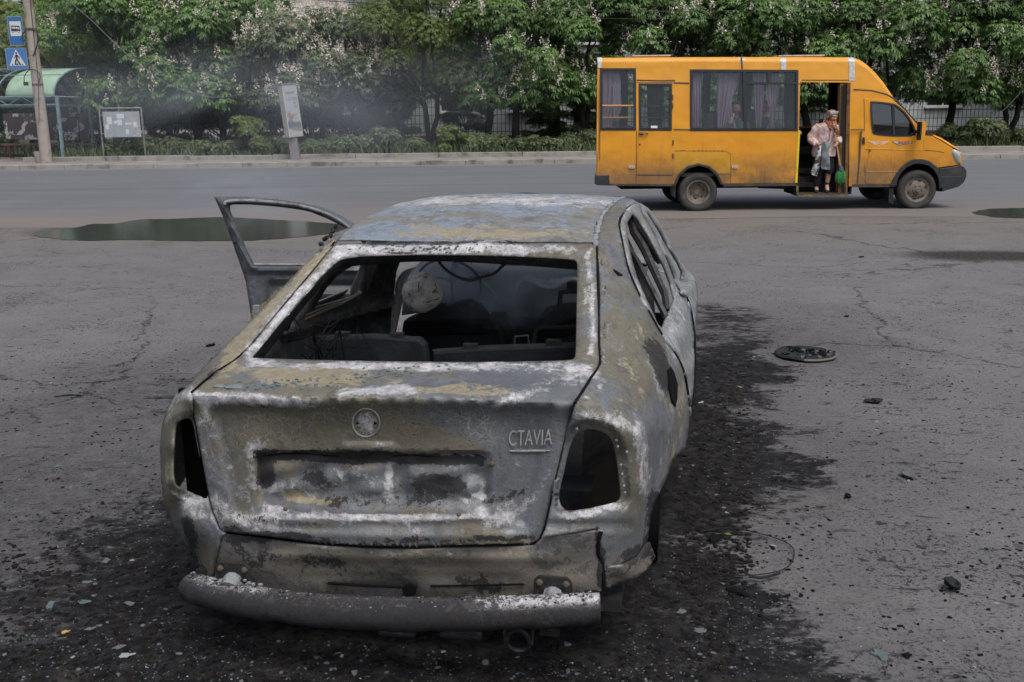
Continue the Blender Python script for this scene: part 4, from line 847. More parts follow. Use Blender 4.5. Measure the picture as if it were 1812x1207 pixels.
for s in (-1, 1):
    wr = []
    for v in (2.95, 3.25, 3.55, 3.85, 4.15):
        zb = .30 if not 3.2 < v < 3.9 else .58
        wr.append([cl(.71 * s, v, .80 - (v - 2.95) * .07), cl(.80 * s, v, .76 - (v - 2.95) * .07), cl(.86 * s, v, .62), cl(.87 * s, v, zb)])
    lift(wr, 'front_wing', M_DOOR, CAR, .006, 4, 4, .003, CAR_R * s)
lift([[cl(-.6, 4.2, .62), cl(0, 4.27, .64), cl(.6, 4.2, .62)], [cl(-.62, 4.22, .45), cl(0, 4.3, .45), cl(.62, 4.22, .45)], [cl(-.6, 4.18, .25), cl(0, 4.25, .25), cl(.6, 4.18, .25)]], 'front_panel', M_LOW, CAR, .006, 4, 4, .004, CAR_A)
for s in (-1, 1):
    for v in (.95, 3.52):
        c = cl(.70 * s, v, .205); W_ = MB()
        W_.lathe([(.04, .06), (.07, .075), (.12, .05), (.17, .035), (.195, .05), (.205, .085), (.205, -.09), (.185, -.075), (.175, .02), (.10, .02), (.05, .03), (.0001, .05)], c, CAR_R * s, 36)
        wo_ = W_.obj('wheel_rim', M_DARK, CAR, True); stain_attr(wo_.data, CB)
        t_ = MB(); t_.lathe([(.20, .095), (.235, .10), (.245, .07), (.245, -.07), (.232, -.09), (.205, -.09)], c + np.array([0, 0, .0]), CAR_R * s, 36)
        for i, v3 in enumerate(t_.v):          # what is left of the tyre: a charred, uneven band
            k = .93 + .06 * noise.noise(Vector(v3) * 9); t_.v[i] = tuple(c + (np.array(v3) - c) * np.array([1, 1, 1]) * k)
        t_.obj('charred_tyre', M_BLACK, wo_, True)
b = MB(); b.lathe([(.30, -.04), (.32, .0), (.32, .16), (.22, .2)], cl(.56, .93, .32), CAR_R, 30); b.lathe([(.30, -.04), (.32, .0), (.32, .16), (.22, .2)], cl(-.56, .93, .32), -CAR_R, 30)
for s in (-1, 1): b.lathe([(.0001, 0), (.30, 0)], cl(.52 * s, .93, .32), CAR_R * s, 30)
b.obj('wheel_housing', simple('housing_steel', (.075, .062, .048), .85, 0, .4, 9, .3, .3, (.02, .02, .02), 5), CAR, True)
b = MB(); slab(b, -.70, -.30, .44, .46, .2, .80); slab(b, -.80, -.42, .27, .29, .26, .79); slab(b, -.80, -.60, .30, .42, .12, .16); slab(b, -.30, .36, .62, .64, .2, .70); b.obj('boot_blackout', M_BLACK, CAR)  # black plates added inside so the empty lamp opening looks dark
b = MB(); slab(b, .46, .60, .16, .28, .545, .55); q = b.obj('lamp_carrier', M_TRIM, CAR)
# ---------------- cabin remains: rear bench backs, front seats, foam headrest, dash, wheel, cable
def pbox(b, pts, v0, v1, mi=0):
    A_ = [cp(x, y, v0) for x, y in pts]; B_ = [p + CAR_A * (v1 - v0) for p in A_]; k = len(pts)
    b.add(A_ + B_, [tuple(range(k)), tuple(range(2 * k - 1, k - 1, -1))] + [(i, (i + 1) % k, (i + 1) % k + k, i + k) for i in range(k)], mi)
for pts in ([(562, 597), (660, 594), (742, 600), (752, 612), (762, 668), (556, 668)], [(764, 622), (860, 615), (1040, 609), (1044, 668), (768, 672)]):
    b = MB(); pbox(b, pts, .93, .985); o = b.obj('rear_seat_back', M_TRIM, CAR, False, True, .012)
    d = MB(); d.tube([cp(pts[0][0] + 2, pts[0][1] - 1, .945), cp((pts[0][0] + pts[2][0]) / 2, (pts[0][1] + pts[2][1]) / 2 - 1, .945), cp(pts[2][0] - 2, pts[2][1] - 1, .945)], .007, 6)
    mx = (pts[0][0] + pts[2][0]) / 2
    for fx in (.25, .78):
        xx = pts[0][0] + (pts[2][0] - pts[0][0]) * fx; yy = pts[0][1] + (pts[2][1] - pts[0][1]) * fx
        d.box(cp(xx, yy - 5, .95), (.055, .03, .025), 0, Matrix.Rotation(-CAR_YAW, 3, 'Z'))
    d.obj('bench_latch', M_CHAR, o, True)
b = MB()   # right-hand bench armature bracket
pb = [cp(910, 612, 1.0), cp(912, 596, 1.0), cp(934, 594, 1.0), cp(936, 610, 1.0)]; b.tube(pb, .006, 6)
b.tube([cp(945, 606, 1.2), cp(948, 586, 1.2), cp(956, 581, 1.2), cp(1030, 578, 1.2)], .009, 7); b.obj('seat_bracket', M_CHAR, CAR, True)
def seat(pts, v, name='front_seat'):
    b = MB(); n_ = len(pts)
    for k, (sx, dv) in enumerate(((0, 0), (0, .05))): pass
    pbox(b, pts, v, v + .07); o = b.obj(name, M_CHAR, CAR, False, True, .02)
    xs_ = [p[0] for p in pts]; ys_ = [p[1] for p in pts]; d = MB(); c0 = np.array(pts).mean(0)
    for t_ in (.12, .30, .46, .62, .80):
        l_ = np.array(pts[0]) * (1 - t_) + np.array(pts[-1]) * t_; r_q = np.array(pts[len(pts) // 2]) * (1 - t_) + np.array(pts[len(pts) // 2 + 1]) * t_
        d.tube([cp(*(l_ * (1 - w) + r_q * w), v - .012 + .012 * math.sin(w * 9 + t_ * 5)) for w in np.linspace(0.03, .97, 9)], .009, 6)
    d.obj('seat_spring', M_BLACK, o, True); return o
S1 = seat([(712, 568), (735, 557), (790, 540), (828, 531), (850, 541), (866, 562), (892, 592), (896, 660), (720, 668), (708, 600)], 1.86)
b = MB(); b.tube([cp(868, 562, 1.92), cp(884, 566, 1.93), (cp(896, 584, 1.93)), cp(892, 612, 1.93)], [.03, .05, .05, .03], 8); b.obj('seat_side', M_CHAR, S1, True)
b = MB(); b.tube([cp(745, 562, 1.86), cp(748, 549, 1.86), cp(775, 541, 1.86), cp(790, 540, 1.86)], .012, 6); b.obj('headrest_bracket', M_CHAR, S1, True)
b = MB()
for i in range(17):
    for j in range(24): pass
b.ball((0, 0, 0), 1, 14)
hc = cp(747, 518, 1.85); HV_ = []
for v3 in b.v:
    x_, y_, z_ = v3; w = 1 - .18 * max(0, z_) * abs(x_) + (-.22 * max(0, -z_ - .2)); q = Vector(v3)
    k = 1 + .05 * noise.noise(q * 2.3)
    for pl, wd in (((.5, -.6, .3, .1), .05), ((-.8, -.4, -.3, .25), .04), ((.1, -.3, .95, -.62), .05), ((.9, .1, -.4, .2), .04)):
        dd = abs(q.x * pl[0] + q.y * pl[1] + q.z * pl[2] + pl[3] + .12 * noise.noise(q * 4)); k -= .05 * math.exp(-(dd / wd) ** 2)
    lx, lz = x_ * .100 * w * k, z_ * .100 * k; a = .22; lx, lz = lx * math.cos(a) + lz * math.sin(a), -lx * math.sin(a) + lz * math.cos(a)
    HV_.append(hc + CAR_R * lx + CAR_A * (y_ * .075 * k) + np.array([0, 0, lz]))
b.v = [tuple(p) for p in HV_]; HR = b.obj('headrest_foam', M_FOAM, S1, 'all')
b = MB()
for pl in ([(718, 501), (726, 494), (742, 489), (756, 490)], [(770, 500), (772, 510), (766, 517), (776, 516)], [(716, 530), (726, 524), (722, 520)], [(746, 534), (762, 532), (778, 529)], [(724, 540), (730, 548)], [(741, 500), (740, 515), (744, 528)]):
    pl = [p + rng.normal(0, 1.2, 2) for p in catmull([np.array(p, float) for p in pl], 4)]; b.tube([cp(x, y, 1.781) for x, y in pl], [.0005 + .0022 * rng.random() for _ in pl], 5)
b.obj('foam_crack', M_BLACK, HR, True)
S2 = seat([(945, 590), (950, 566), (966, 546), (990, 540), (1030, 536), (1050, 545), (1056, 580), (1056, 640), (960, 650), (944, 615)], 1.80)
b = MB(); b.tube([cp(990, 543, 1.80), cp(992, 518, 1.80), cp(1012, 514, 1.80), cp(1036, 514, 1.80)], .012, 7); b.box(cp(1013, 509, 1.82), (.05, .03, .05), 0, Matrix.Rotation(-CAR_YAW, 3, 'Z')); b.obj('headrest_bracket', M_CHAR, S2, True)
b = MB(); rows = []
for v, z in ((2.46, .62), (2.52, .76), (2.66, .815), (2.86, .82), (3.02, .83)): rows.append([cl(u, v + .02 * math.sin(u * 9), z + .02 * math.sin(u * 7 + v * 4) + .015 * noise.noise(Vector((u * 5, v * 5, 0)))) for u in np.linspace(-.66, .66, 24)])
b.grid(rows); DASH = b.obj('dashboard', simple('ash_dashboard', (.065, .068, .072), .95, 0, .6, 9, .6, .2, (.15, .16, .17), 4), CAR, True, True, 0, .01)
b = MB()   # melted windscreen sheet slumped over the dashboard
sh = []
for i in range(9):
    row = []
    for j in range(26):
        x_ = 858 + j * 7.2; w = i / 8; y_ = 487 + (8 * math.sin(j * .5) + 34 * math.exp(-((j - 5.5) / 2.6) ** 2)) * w + w * 16 + 2 * noise.noise(Vector((j * .6, i * .6, 1)))
        row.append(cp(x_, y_, 2.72 - .24 * w + .03 * noise.noise(Vector((j * .5, i * .7, 5)))))
    sh.append(row)
b.grid(sh); b.obj('melted_windscreen', simple('melted_glass', (.26, .30, .31), .7, 0, .4, 14, .6, .4, (.10, .12, .13), 6), CAR, True, True, 0, .006)
b = MB(); sc_ = cl(-.36, 2.36, .80); ax_ = CAR_A * .85 + np.array([0, 0, .52]); ax_ /= np.linalg.norm(ax_); ux = CAR_R; uy = np.cross(ux, ax_)
b.tube([sc_ + ux * .17 * math.cos(a) + uy * .17 * math.sin(a) for a in np.linspace(0, 2 * math.pi, 28)], .008, 6, 0, False)
for a in (.3, 2.8, 4.7): b.tube([sc_ + ux * .17 * math.cos(a) + uy * .17 * math.sin(a), sc_ + ax_ * .04], .008, 5)
b.tube([sc_ + ax_ * .03, sc_ + ax_ * .3], .02, 6); b.obj('steering_wheel', M_CHAR, CAR, True)
b = MB(); cb = catmull([cp(772, 456, 1.06), cp(786, 474, 1.08), cp(806, 488, 1.08), cp(832, 496, 1.08), cp(856, 489, 1.08), cp(874, 484, 1.08), cp(888, 472, 1.08), cp(902, 458, 1.06)], 9)
b.tube(cb, [.0045 + .0028 * (k % 2) for k in range(len(cb))], 7); b.tube([cp(836, 455, 1.05), cp(834, 468, 1.06)], .0015, 5); b.tube([cp(688, 460, 1.3), cp(690, 468, 1.3), cp(697, 466, 1.3), cp(699, 458, 1.3)], .005, 6)
b.obj('hanging_cable', M_CHAR, CAR, True)
b = MB()
for k in range(12):      # wire tangle behind the bench, left, and on the left floor
    c = cp(rng.uniform(520, 610), rng.uniform(585, 640), rng.uniform(.5, .85)); b.tube([c + rng.normal(size=3) * .05 for _ in range(4)], .003, 5)
b.obj('wire_tangle', M_BLACK, CAR, True)
# burst glass crumbs lying on the lid and above the opening
b = MB()
for k in range(190):
    if k < 120: x_ = rng.choice([rng.normal(480, 40), rng.normal(600, 60), rng.normal(690, 40)]); y_ = 682 - (x_ - 480) * .10 + rng.normal(0, 5)
    else: x_ = rng.normal(760, 70); y_ = rng.normal(441, 4)
    if not (395 < x_ < 960): continue
    s_ = rng.uniform(.002, .0055); p = lidpt(x_, y_, 0) + np.array([0, 0, .003]); b.ball(p, s_, 3, 0, (1.4, 1, .55))
b.ball(lidpt(417, 684, 0), .02, 4, 0, (1.8, 1.2, .2)); b.ball(lidpt(388, 683, 0), .012, 4, 0, (1.8, 1.2, .3))
tag(b.obj('glass_crumbs', M_GLASSBIT, LID), kind='stuff')
# ================================================================== yellow minibus
YB, BW = 17.09, 2.07
def bx(x, y):
    p = onY(x, y, YB); return (p[0], p[2])
def bl(pts): return [bx(*p) for p in pts]
ZLEAN, LEAN = 1.42, .115
def bfar(x, y): p = onY(x, y, YB + BW - .1); return (p[0], p[2])
def near(x, z, d): return (x, YB + d + max(0, z - ZLEAN) * LEAN, z)
def far(x, z, d): return (x, YB + BW - d - max(0, z - ZLEAN) * LEAN, z)
def at_depth(y0): return lambda x, z, d: (x, YB + y0 + d, z)
def yellow_paint(name, col=(.66, .275, .010), dirt=1.0):
    t = NT(name); p = t.pos(); z = t.n('SeparateXYZ', {'Vector': p}).outputs[2]
    n = t.noise(p, 2.2, 7, .65); n2 = t.noise(p, 14, 7, .7); st = t.n('Mapping', {'Vector': p, 'Scale': (5, 5, .5)})
    n3 = t.noise(st.outputs[0], 2.0, 7, .7)
    c = t.mix(n, tuple(k * .90 for k in col), tuple(min(1, k * 1.06) for k in col))
    c = t.mix(t.math('MULTIPLY', t.ramp(z, 1.75, 2.45), .35), c, (.60, .295, .035))       # faded upper panels, with skylight painted into the colour
    lo = t.ramp(t.math('ADD', z, t.math('MULTIPLY', t.math('SUBTRACT', n2, .5), .35)), .52, 1.12, inv=True)
    c = t.mix(t.math('MULTIPLY', t.math('MULTIPLY', lo, t.ramp(n, .2, .55)), .95 * dirt), c, (.19, .105, .045))
    c = t.mix(t.math('MULTIPLY', t.math('MULTIPLY', t.ramp(n3, .54, .68), t.ramp(z, .4, 1.5, inv=True)), .6 * dirt), c, (.10, .070, .045))
    c = t.mix(t.math('MULTIPLY', t.ramp(n2, .66, .72), .5), c, (.16, .10, .05)); c = t.mix(t.math('MULTIPLY', t.ramp(t.noise(st.outputs[0], 1.1, 6, .7), .50, .75), .28), c, (.30, .17, .05))
    return t.finish(c, t.math('ADD', .34, t.math('MULTIPLY', n2, .30)), 0, t.bump(t.math('ADD', t.noise(p, 1.6, 2, .5), t.math('MULTIPLY', n2, .03)), .55, .10), .45)
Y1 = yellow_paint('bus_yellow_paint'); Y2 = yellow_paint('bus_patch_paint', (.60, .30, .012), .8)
Y3 = simple('bright_yellow_edge', (.72, .52, .01), .5, 0, .08, 6, 0, .4, (.4, .25, .02), 12)
BLKR = simple('black_rubber', (.012, .013, .016), .5, 0, .3, 20, .1, .45)
TRIM = simple('black_plastic_trim', (.020, .022, .026), .55, 0, .3, 12, .1, .45, (.05, .045, .04), 4)
TYRE = simple('dusty_tyre', (.045, .043, .041), .88, 0, .3, 30, .3, .3, (.085, .075, .066), 5)
RIMM = simple('dusty_steel_rim', (.155, .130, .105), .7, .1, .3, 14, .2, .4, (.05, .042, .035), 6)
GREYT = simple('silver_tape', (.50, .50, .51), .45, .2, .15, 30, .4, .5, (.2, .2, .2), 20)
SEAM = simple('seam_sealant', (.10, .085, .065), .8, 0, .3, 20, .1, .3)
INTD = simple('dark_interior', (.014, .014, .016), .85, 0, .3, 5, 0, .3)
INTF = simple('interior_floor', (.05, .045, .04), .85, 0, .4, 9, 0, .3)
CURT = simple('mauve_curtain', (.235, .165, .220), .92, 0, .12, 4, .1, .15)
CURD = simple('shaded_curtain', (.020, .018, .026), .92, 0, .2, 4, .1, .15)  # far-side curtains: their shade is put into this darker cloth colour
SEATF = simple('seat_cloth', (.055, .050, .044), .95, 0, .4, 18, .2, .15)
def glass_mat(name, tint=(.88, .91, .91), gl=.025, rough=.02):
    t = NT(name); tr = t.n('BsdfTransparent', {'Color': (*tint, 1)}); g = t.n('BsdfGlossy', {'Color': (.8, .85, .9, 1), 'Roughness': rough})
    fr = t.n('LayerWeight', {'Blend': .25}).outputs['Fresnel']; dust = t.n('BsdfDiffuse', {'Color': (.22, .21, .20, 1)})
    f = t.math('ADD', t.math('MULTIPLY', fr, .35), gl, clamp=True)
    m1 = t.n('MixShader', {0: f, 1: tr.outputs[0], 2: g.outputs[0]})
    d = t.math('MULTIPLY', t.ramp(t.noise(t.pos(), 3, 7, .7), .4, .8), .03)
    m2 = t.n('MixShader', {0: d, 1: m1.outputs[0], 2: dust.outputs[0]})
    t.t.links.new(m2.outputs[0], t.out.inputs['Surface']); return t.mat
GL = glass_mat('bus_glass'); GLD = glass_mat('bus_dark_glass', (.10, .11, .12), .10); GLF = glass_mat('bus_far_glass', (.92, .94, .94), .02)

BUS = thing('minibus', (*bx(1236, 374)[:1], YB + BW / 2, 0), 'yellow minibus stopped on the street, front passenger door open, mauve curtains in the windows', 'bus')
# outline stations: (outer edge, where the flat side begins)
ST_roof = [((1058, 101), (1060, 111)), ((1180, 100), (1180, 110)), ((1300, 99.5), (1300, 109.5)), ((1420, 99.5), (1420, 110)), ((1517, 100), (1517, 111)), ((1530, 104.5), (1526, 115)), ((1543, 114), (1537, 123)), ((1556, 127), (1549, 134)), ((1570, 144), (1562, 150)), ((1582, 163), (1574, 168)), ((1589, 175), (1583, 178))]
ST_wind = [((1589.5, 175.5), (1584, 178)), ((1602, 191), (1597, 190)), ((1618, 210), (1612, 206)), ((1635, 229), (1626, 223)), ((1652, 236.5), (1631, 238.5))]
ST_hood = [((1652, 237.5), (1651, 240)), ((1668, 243), (1666, 247.5)), ((1684, 252), (1681, 257.5)), ((1698, 261), (1694, 264)), ((1708, 270), (1700, 268))]
ST_nose = [((1707.5, 270.5), (1694, 268.5)), ((1709, 280), (1698, 283)), ((1707, 292), (1699, 292))]
TAPER = .24
def loft(b, st, r0, r1, mi=0, n=7):
    k = len(st); rows = []
    for i, (o, q) in enumerate(st):
        r = r0 + (r1 - r0) * i / max(1, k - 1); ox, oz = bx(*o); qx, qz = bx(*q); row = []
        yn = lambda z: max(0, z - ZLEAN) * LEAN
        for j in range(n + 1):
            a = math.pi / 2 * j / n; s_, c_ = math.sin(a), 1 - math.cos(a)
            x, z = qx + (ox - qx) * s_, qz + (oz - qz) * s_; row.append((x, YB + yn(qz) + r * c_, z))
        row += [(ox, YB + BW * f, oz + .02 * math.sin(f * math.pi) * (1 if i < 11 else .5)) for f in (.3, .5, .7)]
        for j in range(n, -1, -1):
            x, y, z = row[j]; row.append((x, 2 * YB + BW - y, z))
        if i == 0 and n == 7 and len(st) > 8: row = [(x + TAPER * (y - YB) / BW, y, z) for x, y, z in row]
        rows.append(row)
    b.grid(rows, mi)
win_a = [(1063.5, 121), (1126, 121), (1125, 230), (1062, 230)]
win_b = [(1132, 148), (1189.5, 148), (1188, 230.5), (1131.5, 230.5)]
win_c = [(1223.5, 123), (1415, 124), (1411, 231), (1221.5, 231)]
win_d = [(1541, 181), (1545, 179.5), (1583, 183.5), (1593, 190), (1606, 203), (1616, 220), (1621, 240), (1584, 241.5), (1546, 238), (1543.5, 233)]
arch_f = [(1664, 332), (1661, 312), (1654, 300), (1643, 291), (1630, 286.5), (1616, 287), (1604, 292), (1594, 302), (1586, 315), (1580, 328)]
arch_r = [(1279, 326.5), (1275, 316), (1266, 303), (1253, 295), (1236, 292), (1219, 295), (1206, 304), (1197, 316), (1193, 326.5)]
side_out = [(1054.5, 325), (1058.5, 111)] + [q for o, q in ST_roof[1:]] + [q for o, q in ST_wind[1:-1]] + [(1631, 239), (1650, 240.5), (1668, 251), (1684, 261), (1691, 267)] + [(1695.5, 283), (1697, 291.5), (1660, 296.5)] + arch_f[1:] + [(1576, 330), (1529, 330), (1502, 330), (1507.5, 146), (1418.5, 145), (1411.5, 326)] + arch_r + [(1180, 326), (1080, 325)]
b = MB(); b.plate([bl(side_out), bl(win_a), bl(win_b), bl(win_c), bl(win_d)], near, .035)
far_out = [(1074, 325), (1078, 111)] + [q for o, q in ST_roof[1:]] + [q for o, q in ST_wind[1:-1]] + [(1631, 239), (1650, 240.5), (1668, 251), (1684, 261), (1691, 267), (1695.5, 283), (1697, 291.5), (1660, 296.5)] + arch_f[1:] + [(1576, 330), (1280, 328)] + arch_r + [(1180, 326), (1080, 325)]
fw = [[bfar(x, y) for x, y in ((x0, 224), (x0, 131), (x1, 131), (x1, 224))] for x0, x1 in ((1074, 1122), (1128, 1212), (1222, 1306), (1314, 1404), (1410, 1496))]
b.plate([bl(far_out)] + fw + [bl(win_d)], far, .035)
loft(b, ST_roof, .13, .18); loft(b, ST_nose, .22, .22)
xr, _ = bx(1056, 200); zt = bx(1058, 101)[1]; zb_ = bx(1056, 325)[1]
rear = [(YB + .02, zb_), (YB + BW - .02, zb_), (YB + BW - .02, ZLEAN), (YB + BW - .25, zt - .02), (YB + .25, zt - .02), (YB + .02, ZLEAN)]
b.plate([rear, [(YB + .35, 1.45), (YB + BW - .35, 1.45), (YB + BW - .42, 2.25), (YB + .42, 2.25)]], lambda y, z, d: (xr + .004 + d + TAPER * (y - YB) / BW, y, z), .03)
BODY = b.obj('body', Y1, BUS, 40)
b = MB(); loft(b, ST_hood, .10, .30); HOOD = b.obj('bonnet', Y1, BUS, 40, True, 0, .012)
b = MB(); b.plate([bl([(1640, 241), (1651, 241), (1668, 249), (1684, 259), (1693, 266), (1693, 272), (1640, 262)])], lambda x, z, d: (x, YB + .03 + d, z), BW - .06); b.obj('engine_bay', INTD, BUS)
b = MB(); loft(b, ST_wind, .16, .26); b.obj('windscreen', TRIM if False else GLD, BUS, 40, True, 0, .01)
cowl = [(1590, 176.5), (1601, 190), (1617, 209), (1634, 228), (1640, 232), (1651.5, 237), (1650, 240), (1630.5, 239), (1629.5, 231), (1625, 222.5), (1611, 205.5), (1597, 189.5), (1585.5, 177.5)]
b = MB(); b.plate([bl(cowl)], lambda x, z, d: near(x, z, d - .006), .03); b.obj('windscreen_surround', TRIM, BUS, False, True, .004)
# panes, frames, inner window bars
def pane(pts, name='window', frame=3.6, mat=GL, fmat=BLKR, parent=BUS, dep=.015, inner=None, proud=.008):
    c = np.array(pts).mean(0); q = chaikin([p for p in pts], 1) if len(pts) > 6 else np.array(pts)
    def inset(P, f):
        P = np.array(P); k = len(P); out = []
        for i in range(k):
            a, b_, d = P[i - 1], P[i], P[(i + 1) % k]; e1 = (b_ - a) / np.linalg.norm(b_ - a); e2 = (d - b_) / np.linalg.norm(d - b_)
            n1 = np.array([-e1[1], e1[0]]); n2 = np.array([-e2[1], e2[0]]); m_ = n1 + n2; m_ = m_ / max(.4, (m_ @ n1)); s_ = 1 if ((c - b_) @ m_) > 0 else -1
            out.append(b_ + m_ * f * s_)
        return np.array(out)
    outer = inset(q, -.8); inn = inset(q, frame)
    b = MB(); b.plate([bl(outer), bl(inn)], lambda x, z, d: near(x, z, d - proud), .03 + proud)
    for (a0, a1, a2, a3) in (inner or []): b.plate([bl([(a0, a1), (a2, a1), (a2, a3), (a0, a3)])], lambda x, z, d: near(x, z, d - proud + .002), .03)
    W_ = b.obj(name, fmat, parent); g = MB(); g.plate([bl(inset(q, frame - .6))], lambda x, z, d: near(x, z, d + dep), .004); g.obj('pane', mat, W_)
    return W_
WA = pane(win_a)
pane(win_c, inner=[(1316.5, 124, 1321.5, 230), (1322, 145, 1411, 149), (1360, 127, 1365, 146)])
# rear door of the side with its own window, hinge line, handle, licence sticker
door_b = [(1127.5, 146.5), (1192, 146.5), (1189.5, 308.5), (1126, 308.5)]
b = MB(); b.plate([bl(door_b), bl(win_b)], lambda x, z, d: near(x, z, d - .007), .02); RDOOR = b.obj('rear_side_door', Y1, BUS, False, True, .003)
pane(win_b, parent=RDOOR, proud=.013)
b = MB(); a_ = bx(1131, 236.5); c_ = bx(1146, 236.5); b.tube([near(a_[0], a_[1], -.012), near(a_[0] + .01, a_[1], -.04), near(c_[0], c_[1], -.04), near(c_[0] + .004, c_[1], -.012)], .011, 6)
b.box(near(a_[0] + .03, a_[1], -.02), (.07, .03, .035)); b.obj('handle', TRIM, RDOOR, True)
b = MB(); a_ = bx(1132, 255.5); b.lathe([(.0001, .012), (.012, .010), (.014, 0)], near(a_[0], a_[1], -.007), (0, -1, 0), 12); b.obj('lock', TRIM, RDOOR, True)
b = MB()
for y in (172, 187, 252, 276):
    a_ = bx(1191, y); b.tube([near(a_[0], a_[1] - .04, -.012), near(a_[0], a_[1] + .04, -.012)], .012, 6)
b.obj('hinge', SEAM, RDOOR, True)
b = MB(); b.plate([bl([(1151.8, 222.5), (1163.5, 222.5), (1163.5, 226.8), (1151.8, 226.8)])], lambda x, z, d: near(x, z, d + .008), .003); b.obj('notice_slip', simple('white_card', (.62, .64, .67), .7), RDOOR)
# cab door, window, crease lines, decals, mirror
door_c = [(1531, 174), (1560, 175), (1585, 179), (1597, 191), (1611, 206.5), (1624, 223), (1629.5, 236), (1634, 250), (1634.5, 285.5), (1617, 281.5), (1604, 286.5), (1592, 297), (1582, 312), (1574, 325), (1533, 325), (1530, 320)]
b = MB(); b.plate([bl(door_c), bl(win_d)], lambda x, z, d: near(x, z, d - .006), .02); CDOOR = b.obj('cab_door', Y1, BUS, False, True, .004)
pane(win_d, frame=2.2, mat=GLD, parent=CDOOR, proud=.012, inner=[(1579.5, 183, 1584, 241)])
b = MB()
for pts in ([(1532, 263), (1570, 264), (1610, 265.5), (1634, 266)], [(1532, 303.5), (1560, 304), (1590, 304)]): b.tube([near(*bx(*p), -.0065) for p in pts], .006, 6)
b.obj('crease', Y2, CDOOR, True)
a_ = bx(1539, 266.5); b = MB(); b.lathe([(.0001, .014), (.014, .012), (.016, 0)], near(a_[0], a_[1], -.006), (0, -1, 0), 12); b.obj('lock', TRIM, CDOOR, True)
b = MB(); b.plate([bl([(1526.5, 243), (1530.2, 243), (1530.2, 255), (1526.5, 255)])], lambda x, z, d: near(x, z, d - .008), .012); b.obj('handle', BLKR, CDOOR)
DEC = simple('pale_decal', (.66, .52, .40), .6); DECG = simple('grey_decal', (.42, .43, .45), .5); DECR = simple('red_decal', (.42, .035, .025), .6); DECB = simple('dark_decal', (.03, .03, .035), .6)
def dec(loops, name, mat, lift, parent=CDOOR):
    b = MB(); [b.plate([bl(l) for l in (lp if isinstance(lp[0][0], (list, tuple)) else [lp])], lambda x, z, d: near(x, z, d - lift), .002) for lp in loops]; return b.obj(name, mat, parent)
cx_, cy_ = 1555.2, 253.2; rng_o = [(cx_ + 4.1 * math.cos(a), cy_ + 4.6 * math.sin(a)) for a in np.linspace(0, 2 * math.pi, 24, False)]; rng_i = [(cx_ + 3.3 * math.cos(a), cy_ + 3.8 * math.sin(a)) for a in np.linspace(0, 2 * math.pi, 24, False)]
loops = [[rng_o, rng_i]]
for a in (-90, 30, 150): loops.append([(cx_ + .7 * math.cos(R(a + 90)), cy_ + .7 * math.sin(R(a + 90))), (cx_ + 3.6 * math.cos(R(a)), cy_ + 4 * math.sin(R(a))), (cx_ - .7 * math.cos(R(a + 90)), cy_ - .7 * math.sin(R(a + 90)))])
for s in (-1, 1):
    for k in range(4):
        y0 = 249.8 + k * 1.7; x1_ = 19 - k * 3.2; loops.append([(cx_ + s * 4.8, y0 + .8), (cx_ + s * (x1_ - 2), y0 - .4), (cx_ + s * x1_, y0 + .1), (cx_ + s * (x1_ - 2), y0 + 1.0), (cx_ + s * 4.8, y0 + 2.0)])
dec(loops, 'winged_star_sticker', DEC, .0085)
ch_ = [(1577, 249.8), (1590, 251.5), (1612, 251), (1615.5, 250.2), (1613, 253), (1606, 254.6), (1592, 257.2), (1588, 257), (1581, 252.8)]
EM = dec([ch_], 'chevron_sticker', DECB, .0085)
c0_ = np.array(ch_).mean(0); dec([[tuple(c0_ + (np.array(p) - c0_) * .88) for p in ch_]], 'chevron_face', DECG, .0105, EM)
text_part('ВЕСЕТ', 'sticker_lettering', near(*bx(1588, 254.6), 0), near(*bx(1609, 254.0), 0), (0, 0, 1), .034, DECR, CDOOR, (0, -1, 0), .014, .3)
b = MB(); mpts = rrect(0, 0, 1, 1, .25); x0, z0 = bx(1618.5, 247.5); x1, z1 = bx(1631, 214.5)
b.plate([[(x0 + (x1 - x0) * (p[0] * .86 + .10 * p[1]), z0 + (z1 - z0) * p[1]) for p in mpts]], lambda x, z, d: (x, YB - .22 + d, z), .12)
MIR = b.obj('mirror', Y1, BUS, False, True, .02)
b = MB(); b.plate([[(x0 + (x1 - x0) * (.02 + .26 * p[0]), z0 + (z1 - z0) * (p[1] * .98)) for p in mpts]], lambda x, z, d: (x - .012, YB - .235 + d, z), .15)
b.tube([(x0 + .03, YB - .12, z0 + .10), (x0 - .01, YB + .01, z0 + .16)], .02, 6); b.obj('mirror_glass', BLKR, MIR)
# lower trims, arches, bumpers, lamps
def arc_trim(outer, inner, name):
    b = MB(); b.plate([bl(list(outer) + list(inner)[::-1])], lambda x, z, d: (x, YB - .028 + d, z), .05); return b.obj(name, TRIM, BUS, False, True, .008)
arc_trim([(1574, 329), (1582, 313), (1593.5, 297), (1606, 286.5), (1618, 281.5), (1632, 281.5), (1644, 285), (1654, 293), (1660, 297.5), (1666, 320), (1664, 334)], [(1585, 329), (1588, 316), (1595, 305), (1604, 296), (1616, 290.5), (1629, 289.5), (1642, 293), (1652, 301), (1658.5, 312), (1661, 322), (1661, 334)], 'front_arch_trim')
arc_trim([(1190.5, 330), (1200, 309), (1216, 294.5), (1236, 289.5), (1255, 294), (1271, 309), (1280, 327)], [(1195, 330), (1203, 311), (1218, 298.5), (1236, 293.5), (1253, 298), (1267, 311), (1275, 327)], 'rear_arch_trim')
b = MB()
